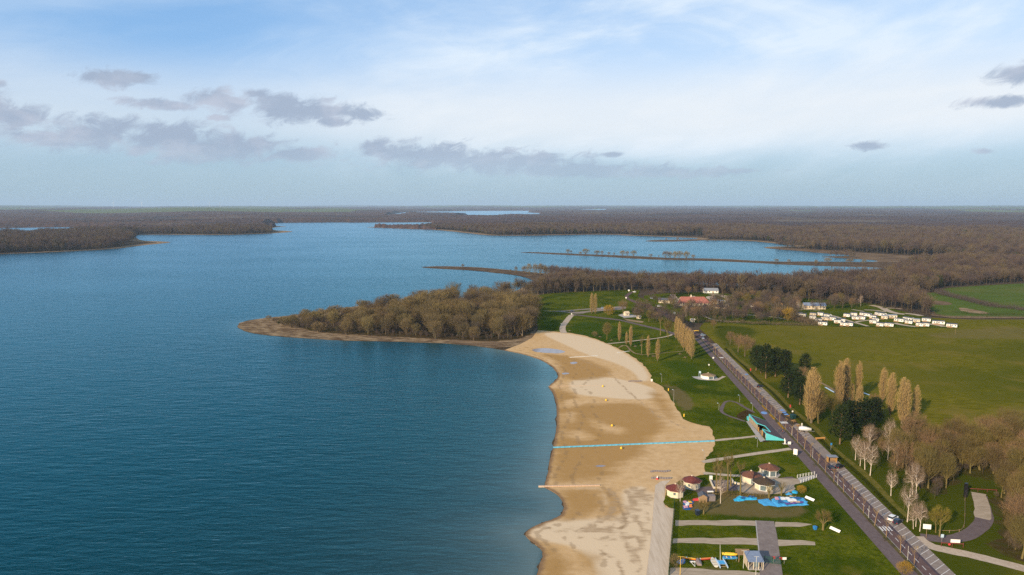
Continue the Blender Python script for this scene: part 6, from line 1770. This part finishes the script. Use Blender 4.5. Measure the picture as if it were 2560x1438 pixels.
# footbridge railings
for (a, b), lab in ((((1993, 1198), (2036, 1190)), 'white footbridge railing on the far side'), (((2002, 1211), (2041, 1197)), 'white footbridge railing on the near side')):
    A_, B_ = Vector(G(*a)), Vector(G(*b))
    t = thing('railing', lab, 'railing', (A_.x, A_.y, GZ), math.atan2(B_.y - A_.y, B_.x - A_.x), 'footbridge railings')
    L_ = (B_ - A_).length
    for k in range(7): MB().box(L_ * k / 6 - .06, L_ * k / 6 + .06, -.06, .06, 0, 1.25).build('post', M['white'], t)
    for z in (1.15, .65): MB().tube((0, 0, z), (L_, 0, z), .04, .04, 4).build('rail', M['palehull'], t)
sheet('ramp', GL([(1993, 1198), (2036, 1190), (2041, 1197), (2002, 1211)]), .50, M['concrete'])
# low walls of the paved court
def wall_run(pts, h, w, label, mat='cream'):
    q = GL(pts)
    o = q[0]
    mb = MB()
    mb.prism([(x - o[0], y - o[1]) for x, y in ribbon(q, w)], 0, h)
    return tag(mb.build('low_wall', M[mat], None, (o[0], o[1], GZ)), label, 'wall')
wall_run([(1775, 1204), (1778, 1212), (1784, 1225), (1803, 1224)], .7, .35, 'low L shaped white wall round the paved court')
wall_run([(1829, 1203), (1833, 1211), (1845, 1215), (1860, 1215)], .7, .35, 'low curved cream wall beside the glazed kiosk')
sheet('court', GL([(1777, 1205), (1828, 1203), (1835, 1212), (1826, 1222), (1785, 1225)]), .492, M['drive'])
loc = G(1777, 1204)
tag(MB().box(-.5, .5, -.3, .3, 0, 1.7).build('white_cabinet', M['white'], None, (loc[0], loc[1], GZ)), 'white cabinet at the corner of the paved court', 'cabinet')

# people on the promenade
def person(loc, rz, coat, label, stride=.25):
    me = bpy.data.meshes.new('body')
    v = [(0, 0, .95), (0, 0, 1.18), (.02, 0, 1.42), (.03, 0, 1.54), (.04, 0, 1.66), (.05, 0, 1.74),
         (0, .11, .90), (stride * .5, .11, .50), (stride * .6, .11, .08), (stride * .6 + .16, .12, .04),
         (0, -.11, .90), (-stride * .3, -.11, .50), (-stride, -.11, .10), (-stride + .15, -.12, .04),
         (.02, .20, 1.40), (-.06, .25, 1.12), (.05, .25, .88), (.02, -.20, 1.40), (.10, -.25, 1.12), (.22, -.24, .92)]
    e = [(0, 1), (1, 2), (2, 3), (3, 4), (4, 5), (0, 6), (6, 7), (7, 8), (8, 9), (0, 10), (10, 11), (11, 12), (12, 13), (2, 14), (14, 15), (15, 16), (2, 17), (17, 18), (18, 19)]
    rad = [.17, .16, .19, .065, .115, .09, .11, .075, .055, .05, .11, .075, .055, .05, .085, .06, .045, .085, .06, .045]
    me.from_pydata(v, e, [])
    o = bpy.data.objects.new('tmp', me)
    COL.objects.link(o)
    md = o.modifiers.new('skin', 'SKIN')
    for i, s in enumerate(me.skin_vertices[0].data):
        s.radius = (rad[i], rad[i]); s.use_root = i == 0
    o.modifiers.new('sub', 'SUBSURF').levels = 1
    bpy.context.view_layer.update()
    ev = o.evaluated_get(bpy.context.evaluated_depsgraph_get())
    m2 = bpy.data.meshes.new_from_object(ev)
    bpy.data.objects.remove(o)
    m2.materials.clear()
    for m_ in ('trousers', coat, 'skin', 'hair'): m2.materials.append(M[m_])
    for p_ in m2.polygons:
        z = p_.center.z
        p_.material_index = 0 if z < .92 and abs(p_.center.y) < .19 else 3 if z > 1.70 or (z > 1.6 and p_.center.x < .0) else 2 if z > 1.5 or (z < .95 and abs(p_.center.y) >= .19) else 1
        p_.use_smooth = True
    o = thing('person', label, 'person', (loc[0], loc[1], .53), rz)
    obj('body', m2, o)
person(G(1947, 1084), -1.7, 'jacket', 'person in a dark jacket walking on the promenade by the teal building')
person(G(1956, 1088), -1.5, 'red_jacket', 'person in a maroon jacket walking toward the zebra crossing')

# ------------------------------------------------------------------ the beach
p0, p1 = G(1383, 1121), G(1787, 1104.5)
n_mat = 14
t = thing('beach_mat', 'long turquoise access mat laid straight across the sand', 'mat', (p0[0], p0[1], .30), math.atan2(p1[1] - p0[1], p1[0] - p0[0]))
L_ = math.hypot(p1[0] - p0[0], p1[1] - p0[1])
me = MB().box(0, L_ / n_mat - .06, -.75, .75, 0, .10).mesh('mat_panel', M['turq_mat'])
for i in range(n_mat): obj('mat_panel', me, t, (i * L_ / n_mat, 0, .05 + .012 * (i % 3)))
def plank_line(a, b, w, h, mat, label, name='groyne', n=10, z=.22):
    p0, p1 = G(*a), G(*b)
    L_ = math.hypot(p1[0] - p0[0], p1[1] - p0[1])
    t = thing(name, label, 'groyne', (p0[0], p0[1], z), math.atan2(p1[1] - p0[1], p1[0] - p0[0]))
    me = MB().box(0, L_ / n - .05, -w / 2, w / 2, 0, h).mesh('plank', M[mat])
    for i in range(n): obj('plank', me, t, (i * L_ / n, .03 * ((i * 7) % 3 - 1), 0))
plank_line((1346, 1218), (1500, 1216), .5, .8, 'plank', 'pale wooden groyne running from the lake up the sand', z=-.25)
plank_line((1424, 895), (1494, 891), .8, .3, 'palehull', 'long pale board walk lying on the upper beach')
plank_line((1543, 884), (1574, 879.5), .8, .35, 'palehull', 'short pale board walk at the grass edge')
plank_line((1370, 967), (1562, 964), .18, .12, 'plank', 'thin pale line of boards across the middle beach', n=14)
for (a, b), lab in ((((1626, 1183), (1674, 1181)), 'grey floating boom on the sand, the upper of the two'), (((1628, 1199), (1678, 1199)), 'grey floating boom on the sand, the lower of the two'), (((1571, 956), (1604, 955)), 'dark pontoon piece on the narrow beach')):
    p0, p1 = G(*a), G(*b)
    L_ = math.hypot(p1[0] - p0[0], p1[1] - p0[1])
    t = thing('floating_boom', lab, 'boom', (p0[0], p0[1], .30), math.atan2(p1[1] - p0[1], p1[0] - p0[0]))
    n = 8
    for i in range(n):
        MB().tube((0, 0, .25), (L_ / n * .88, 0, .25), .42, .42, 8).build('float', M['pontoon'], t, (i * L_ / n, .35 * math.sin(i * .9), 0))
    MB().tube((0, 0, .25), (L_, 0, .25), .06, .06, 4).build('rope', M['plank'], t)
for px, lab in (((1507, 969), 'farthest up the beach'), ((1515, 1004), 'above the wet sand'), ((1530, 1068), 'on the pale sand patch'), ((1553, 1125), 'just below the turquoise mat')):
    loc = G(*px)
    t = thing('buoy', f"yellow buoy lying on the sand, {lab}", 'buoy', (loc[0], loc[1], .33), 1.0, 'yellow buoys on the beach')
    MB().loft([[(math.cos(a) * r, math.sin(a) * r, z) for a in np.linspace(0, 2 * math.pi, 9)[:-1]] for z, r in ((0, .25), (.2, .5), (.5, .55), (.8, .35), (1.1, .08))]).build('float', M['yellow'], t)
    mb = MB(); mb.tube((.4, 0, .1), (1.6, .5, .05), .05); mb.box(1.5, 2.0, .3, .7, 0, .3); mb.build('chain', M['tarp'], t)
for px, lab in (((1710, 1044), 'yellow post at the corner of the grass'), ((1671, 979), 'short yellow post beside the tall lamp')):
    loc = G(*px)
    tag(MB().tube((0, 0, 0), (0, 0, 1.3), .28, .28, 8).build('post', M['yellow'], None, (loc[0], loc[1], .46)), lab, 'post')
loc = G(1643, 1201)
t = thing('lifeguard_cone', 'red and white cone beside the lower boom', 'cone', (loc[0], loc[1], .34))
MB().frustum(8, .45, .3, 0, .7).build('base', M['red'], t); MB().frustum(8, .3, .06, .7, 1.4).build('top', M['white'], t)

# ------------------------------------------------------------------ the yard: fence, boats, shelter, inflatables
A_, B_ = Vector(G(1686, 1262)), Vector(G(1671, 1445))
t = thing('fence', 'green mesh fence between the concrete track and the yard', 'fence', (A_.x, A_.y, .44), math.atan2(B_.y - A_.y, B_.x - A_.x))
L_ = (B_ - A_).length
n = 22
pm = MB().tube((0, 0, 0), (0, 0, 1.75), .07, .07, 6).mesh('post', M['green_mesh'])
mb = MB()
for k in range(9): mb.box(.05, L_ / n - .05, -.015, .015, .08 + k * .2, .12 + k * .2)
for k in range(10): mb.box(.1 + k * (L_ / n - .2) / 9 - .012, .1 + k * (L_ / n - .2) / 9 + .012, -.02, .02, .05, 1.72)
wm = mb.mesh('mesh_panel', M['green_mesh'])
for i in range(n + 1):
    obj('post', pm, t, (i * L_ / n, 0, 0))
    if i < n: obj('mesh_panel', wm, t, (i * L_ / n, 0, 0))
A_ = Vector(G(1910, 1411)); B_ = Vector(G(1950, 1416))
t = thing('gate', 'dark green mesh gate across the yard drive', 'gate', (A_.x, A_.y, .50), math.atan2(B_.y - A_.y, B_.x - A_.x))
L_ = (B_ - A_).length
for u in (0, L_ / 2, L_): MB().tube((u, 0, 0), (u, 0, 2.0), .08).build('post', M['green_mesh'], t)
for u0, u1 in ((.1, L_ / 2 - .1), (L_ / 2 + .1, L_ - .1)):
    mb = MB()
    for k in range(14): mb.box(u0 + (u1 - u0) * k / 13 - .025, u0 + (u1 - u0) * k / 13 + .025, -.02, .02, .1, 1.9)
    for z in (.1, 1.0, 1.85): mb.box(u0, u1, -.03, .03, z, z + .06)
    mb.build('leaf', M['green_mesh'], t)
for px, mt, w, lab in (((1933, 1412), 'red', .9, 'small red and white sign on the yard gate'), ((1950, 1414), 'red', .8, 'small red sign beside the yard gate'), ((1960, 1414), 'white', 1.1, 'small white sign right of the yard gate')):
    post_sign(G(*px), lab, 2.0, w, .7, mt, 1)
def hull_boat(loc, rz, L_, W_, H_, mat, label, name='rowing_boat', inner='wood', z=.47, flip=False, seats=2):
    t = thing(name, label, 'boat', (loc[0], loc[1], z), rz)
    R = hull_rings(L_, W_, H_, .05)
    if flip: R = [[(x, y, H_ * 1.25 + .1 - zz) for x, y, zz in r] for r in R]
    MB().loft(R).build('hull', M[mat], t)
    if not flip:
        MB().loft([[(x * .9, y * .8, zz + .012) for x, y, zz in (r[2], r[3])] + [(r[3][0] * .9, r[3][1] * .8, r[3][2] - .03), (r[2][0] * .9, r[2][1] * .8, r[2][2] - .03)] for r in R[:-1]]).build('cockpit', M[inner], t)
        for k in range(seats):
            u = -L_ * .25 + k * L_ * .3
            MB().box(u - .14, u + .14, -W_ * .38, W_ * .38, H_ * 1.1 + .06, H_ * 1.1 + .12).build('thwart', M['palehull'], t)
    else:
        MB().box(-L_ * .3, L_ * .3, -.04, .04, H_ * 1.25 + .02, H_ * 1.25 + .12).build('keel', M[inner], t)
    return t
hull_boat(G(1785, 1413), 1.55, 4.4, 1.8, .55, 'palehull', 'pale beamy dinghy left of the catamaran', 'dinghy', 'beige')
hull_boat(G(1704, 1411), .6, 2.8, 1.7, .7, 'blue', 'blue and white overturned boat at the yellow pole', 'dinghy', 'white', flip=True)
hull_boat(G(1746, 1412), 1.5, 3.6, 1.7, .7, 'tarp', 'grey tarpaulin covered boat between the kayaks and dinghy', 'dinghy', 'tarp', flip=True)
hull_boat(G(1726, 1403), -.35, 4.2, .75, .4, 'orange', 'orange and red kayak behind the white trailer', 'kayak', 'yellow', seats=1)
hull_boat(G(1762, 1404), .14, 5.6, .75, .4, 'red', 'long red kayak behind the tarpaulined boat', 'kayak', 'orange', seats=1)
loc = G(1825, 1403)
t = thing('boat_rack', 'steel rack carrying boats right of the catamaran', 'rack', (loc[0], loc[1], .47), -.1)
for u in (-1.5, 1.5):
    mb = MB(); mb.tube((u, -.9, 0), (u, -.9, 1.2), .05); mb.tube((u, .9, 0), (u, .9, 1.6), .05); mb.tube((u, -1, .5), (u, 1, .5), .05); mb.tube((u, -1, 1.15), (u, 1, 1.15), .05); mb.build('frame', M['steel'], t)
hull_boat(G(1825, 1406), -.1, 4.0, 1.4, .45, 'lightblue', 'blue boat on the lower level of the rack', 'dinghy', 'blue', z=1.0)
hull_boat((G(1825, 1403)[0], G(1825, 1403)[1] + .5), -.1, 4.2, 1.3, .4, 'yellow', 'yellow overturned boat on top of the rack', 'dinghy', 'yellow', z=1.66, flip=True)
loc = G(1803, 1415)
t = thing('catamaran', 'pale blue beach catamaran with a tall bare mast', 'boat', (loc[0], loc[1], .47), math.pi / 2)
for s in (-1, 1):
    MB().loft([[(x, y + s * 1.05, z) for x, y, z in r] for r in hull_rings(5.0, .45, .5, .15, stern=.5)]).build('hull', M['bluehull'], t)
MB().box(-1.1, .9, -.85, .85, .62, .68).build('trampoline', M['lightblue'], t)
for u in (-1.2, 1.0): MB().tube((u, -1.1, .68), (u, 1.1, .68), .06).build('beam', M['steel'], t)
mast_h = height_at(G(1803, 1415), 1368)
MB().tube((1.0, 0, .7), (.6, .35, mast_h), .07, .05, 6).build('mast', M['palehull'], t)
MB().tube((-1.9, -1.1, .45), (-1.9, 1.1, .45), .09).build('rear_bar', M['wood'], t)
loc = G(1732, 1413)
t = thing('trailer', 'small white empty boat trailer with a forked frame', 'trailer', (loc[0], loc[1], .47), math.pi / 2)
mb = MB(); mb.tube((-2.2, 0, .35), (0, -.55, .4), .06); mb.tube((-2.2, 0, .35), (0, .55, .4), .06); mb.tube((0, -.8, .4), (0, .8, .4), .06); mb.box(.2, .5, -.8, .8, .4, .5); mb.build('frame', M['white'], t)
for s in (-1, 1): MB().tube((0, s * .8, .28), (0, s * .92, .28), .28, .28, 10).build('wheel', M['rubber'], t)
# shelter with blue-grey roof
loc = G(1889, 1429)
hs = height_at(loc, 1397)
t = thing('yard_shelter', 'open sided cabin with sloping blue grey roof beside the drive', 'shelter', (loc[0], loc[1], .49), -.04)
w = 1.0 * (1908 - 1872) / FPX * loc[1] / math.cos(.35) / 2
d = 4.4
MB().add([(-w - .2, -.3, 2.35), (w + .2, -.3, 2.35), (w + .1, d, 3.15), (-w - .1, d, 3.15), (-w - .2, -.3, 2.45), (w + .2, -.3, 2.45), (w + .1, d, 3.25), (-w - .1, d, 3.25)], [(3, 2, 1, 0), (4, 5, 6, 7), (0, 1, 5, 4), (1, 2, 6, 5), (2, 3, 7, 6), (3, 0, 4, 7)]).build('roof', M['blueroof'], t)
MB().box(-w, w, d - .4, d - .3, 0, 3.0).build('back_wall', M['wood'], t)
for s in (-1, 1): MB().box(s * w - .05, s * w + .05, 1.2, d - .41, 0, 2.5).build('side_wall', M['beige'], t)
for u in (-w, -w * .3, w * .4, w): MB().box(u - .08, u + .08, 0, .16, 0, 2.33).build('post', M['cream'], t)
MB().box(-w * .3 + .1, w * .4 - .1, .04, .1, .9, 2.2).build('window', M['glass'], t)
MB().box(-w, w, -.2, d - .42, 0, .12).build('floor', M['concrete'], t)
loc = G(1862, 1410)
t = thing('pergola', 'weathered timber pergola left of the blue grey roof', 'pergola', (loc[0], loc[1], .47), -.04)
for u in (-1.7, 1.7):
    for v in (0, 3.0): MB().box(u - .08, u + .08, v - .08, v + .08, 0, 2.2).build('post', M['wood'], t)
for k in range(7): MB().box(-2.0, 2.0, k * .52 - .12, k * .52 + .08, 2.2, 2.32).build('slat', M['wood'], t)
for px, top, mt, lab in (((1889, 1445), 1396, 'palehull', 'white pole in front of the blue grey roof'), ((1858, 1425), 1381, 'palehull', 'pale pole with a crossbar by the pergola'), ((1700, 1442), 1396, 'yellow', 'yellow pole by the fence end of the yard')):
    loc = G(*px); hh = height_at(loc, top)
    t = thing('flag_pole', lab, 'pole', (loc[0], loc[1], .47))
    MB().tube((0, 0, 0), (0, 0, hh), .07, .05, 6).build('pole', M[mt], t)
    MB().tube((-.7, 0, hh), (.7, 0, hh), .04).build('crossbar', M[mt], t)
# sheds
loc = G(1756, 1256)
gabled('garden_shed', 'small weathered wooden shed with dark gable roof', loc, 2.6, 2.6, 2.1, .8, 1.45, 'wood', 'slate', 'shed', 1, doors=0, oh=.25)
loc = G(1776, 1254)
t = thing('garden_shed', 'grey open shed under a white flat roof', 'shed', (loc[0], loc[1], GZ))
MB().box(-1.4, 1.4, -.9, .9, 0, 1.9).build('wall', M['pontoon'], t)
MB().box(-1.0, 1.0, .2, .8, 2.75, 3.0).build('roof', M['white'], t)
for u in (-.95, .95): MB().tube((u, .5, 1.9), (u, .5, 2.75), .05).build('post', M['wood'], t)
for px, lab in (((2024, 1253), 'upper'), ((2087, 1331), 'lower')):
    loc = G(*px)
    t = thing('board', f"long white panel leaning on short legs on the lawn, the {lab} of two", 'panel', (loc[0], loc[1], .46), -1.05)
    MB().add([(-1.7, -.35, .15), (1.7, -.35, .15), (1.7, .35, .75), (-1.7, .35, .75), (-1.7, -.37, .2), (1.7, -.37, .2), (1.7, .33, .8), (-1.7, .33, .8)], [(3, 2, 1, 0), (4, 5, 6, 7), (0, 1, 5, 4), (1, 2, 6, 5), (2, 3, 7, 6), (3, 0, 4, 7)]).build('panel', M['white'], t)
    for u in (-1.3, 1.3): MB().tube((u, .1, 0), (u, .1, .45), .05).build('leg', M['steel'], t)

# inflatables spread out flat to dry
def crumpled(px, name, label, mat, step, amp, seed, spots=(), z=.50):
    q = ragged(GL(px), .7, .22, seed)
    c = np.mean(q, axis=0)
    r = np.random.default_rng(seed)
    v, f = tri(q, grid_in(q, step, .3, seed))
    ph = r.uniform(0, 6, 6)
    zz = .10 + amp * (np.abs(np.sin(v[:, 0] * 1.7 + ph[0] + np.sin(v[:, 1] * 1.1 + ph[1]))) + .6 * np.abs(np.sin(v[:, 1] * 2.1 + ph[2]))) + r.normal(0, amp * .3, len(v))
    zz[:len(q)] = .02
    me = bpy.data.meshes.new(name)
    me.from_pydata([(a - c[0], b - c[1], h_) for (a, b), h_ in zip(v, zz)], [], f)
    me.materials.append(mat); me.update()
    t = thing(name, label, 'inflatable', (c[0], c[1], z - .02))
    obj('cover', me, t)
    for k, (spx, mt) in enumerate(spots):
        s = ragged(GL(spx), .5, .16, seed + k)
        sv, sf = tri(s, grid_in(s, .6, .3, seed + k))
        d = .13 + amp * 1.75 + amp * .9 * np.abs(np.sin(sv[:, 0] * 2.2 + ph[3]) * np.sin(sv[:, 1] * 2.6 + ph[4])) + r.normal(0, amp * .2, len(sv)) + .02 * k
        pm = bpy.data.meshes.new('flap')
        pm.from_pydata([(a - c[0], b - c[1], h_) for (a, b), h_ in zip(sv, d)], [], sf)
        pm.materials.append(M[mt]); pm.update()
        obj('flap', pm, t)
M['pink'] = plain('pink_vinyl', (.62, .30, .36), .5, vary=.2)
M['purple'] = plain('purple_vinyl', (.12, .05, .22), .5, vary=.2)
M['cyan'] = plain('cyan_vinyl', (.03, .36, .60), .4, vary=.25)
M['navy'] = plain('navy_vinyl', (.02, .09, .25), .45, vary=.2)
crumpled([(1831, 1249), (1846, 1245), (1864, 1246), (1892, 1247), (1890, 1254), (1868, 1255), (1836, 1258)], 'deflated_slide', 'crumpled cyan inflatable lying left of the other blue sheets', M['cyan'], .8, .16, 3, [([(1850, 1248), (1861, 1247), (1864, 1252), (1852, 1253)], 'navy'), ([(1871, 1246.6), (1888, 1247), (1886, 1250), (1872, 1250)], 'navy')])
crumpled([(1891, 1253), (1925, 1251), (1932, 1258), (1940, 1269), (1910, 1268), (1900, 1262)], 'ground_sheet', 'thin pale blue ground sheet between the inflatables', M['lightblue'], 1.0, .05, 4)
crumpled([(1928, 1252), (1945, 1245), (1975, 1247), (2010, 1248), (2018, 1258), (2022, 1265), (1985, 1269), (1942, 1270), (1934, 1260)], 'deflated_castle', 'large blue white and purple inflatable spread out flat', M['lightblue'], .8, .16, 5,
         [([(1950, 1248), (1975, 1250), (1972, 1256), (1954, 1257)], 'white'), ([(1968, 1255), (1988, 1253), (1994, 1260), (1968, 1261)], 'white'), ([(1945, 1254), (1952, 1257), (1962, 1264), (1948, 1264)], 'navy'), ([(1985, 1249), (2000, 1250), (2002, 1256), (1990, 1256)], 'navy'), ([(1960, 1264), (1994, 1263), (2006, 1260), (2006, 1265), (1965, 1269)], 'purple'), ([(1974, 1261), (1998, 1259), (2000, 1263), (1976, 1264)], 'plank'), ([(1936, 1250), (1944, 1249), (1946, 1256), (1938, 1257)], 'pink'), ([(1972, 1247.5), (1992, 1248), (1990, 1250), (1974, 1250)], 'plank')])
crumpled([(1978, 1234), (1985, 1230), (1994, 1234), (1992, 1238), (1980, 1238)], 'deflated_slide', 'small bright blue inflatable at the edge of the forecourt', M['cyan'], .6, .25, 6)
crumpled([(1964, 1238), (1976, 1235), (1980, 1240), (1968, 1243)], 'deflated_slide', 'small grey blue sheet above the large inflatable', M['lightblue'], .6, .12, 8)
crumpled([(1707, 1257), (1735, 1256), (1733, 1272), (1728, 1278), (1708, 1278)], 'deflated_castle', 'colourful pink and yellow inflatable on a blue sheet by the shed', M['navy'], .7, .12, 7,
         [([(1709, 1258), (1716, 1257), (1718, 1263), (1710, 1264)], 'pink'), ([(1720, 1258), (1729, 1258), (1730, 1264), (1722, 1265)], 'yellow'), ([(1713, 1265), (1722, 1266), (1721, 1270), (1714, 1271)], 'white'), ([(1708, 1270), (1718, 1271), (1720, 1276), (1710, 1277)], 'pink'), ([(1723, 1268), (1729, 1267), (1729, 1274), (1722, 1276)], 'orange'), ([(1716, 1262), (1721, 1262), (1721, 1266), (1716, 1266)], 'white')])
loc = G(1741, 1254)
tag(MB().loft([[(-1.2, -.4, 0), (-1.2, .4, 0), (-1.0, .3, .5), (-1.0, -.3, .5)], [(1.2, -.5, 0), (1.2, .5, 0), (1.1, .4, .8), (1.1, -.4, .8)]]).build('red_crate', M['red'], None, (loc[0], loc[1], .46)), 'low red crate left of the wooden shed', 'crate')

# ------------------------------------------------------------------ wind turbines on the horizon
for i, (x, d) in enumerate(((291, 17000), (361, 16000), (489, 18000), (529, 17500), (555, 16500))):
    loc = (math.tan(math.atan((x - 1280) / FPX)) * d, d)
    t = thing('wind_turbine', f"tiny white wind turbine on the hazy horizon, {ordinal(i + 1)} from the left", 'wind turbine', (loc[0], loc[1], 60), .3 * i, 'wind turbines on the horizon')
    MB().tube((0, 0, 0), (0, 0, 100), 3.2, 2.0, 6).build('tower', M['white'], t)
    nc = MB().box(-5, 5, -2, 2, 99, 103.5).build('nacelle', M['white'], t)
    for k in range(3):
        a = i * .7 + k * 2.094
        MB().tube((0, -3.2, 101), (45 * math.sin(a), -3.2, 101 + 45 * math.cos(a)), 1.7, .5, 4).build('blade', M['white'], t)
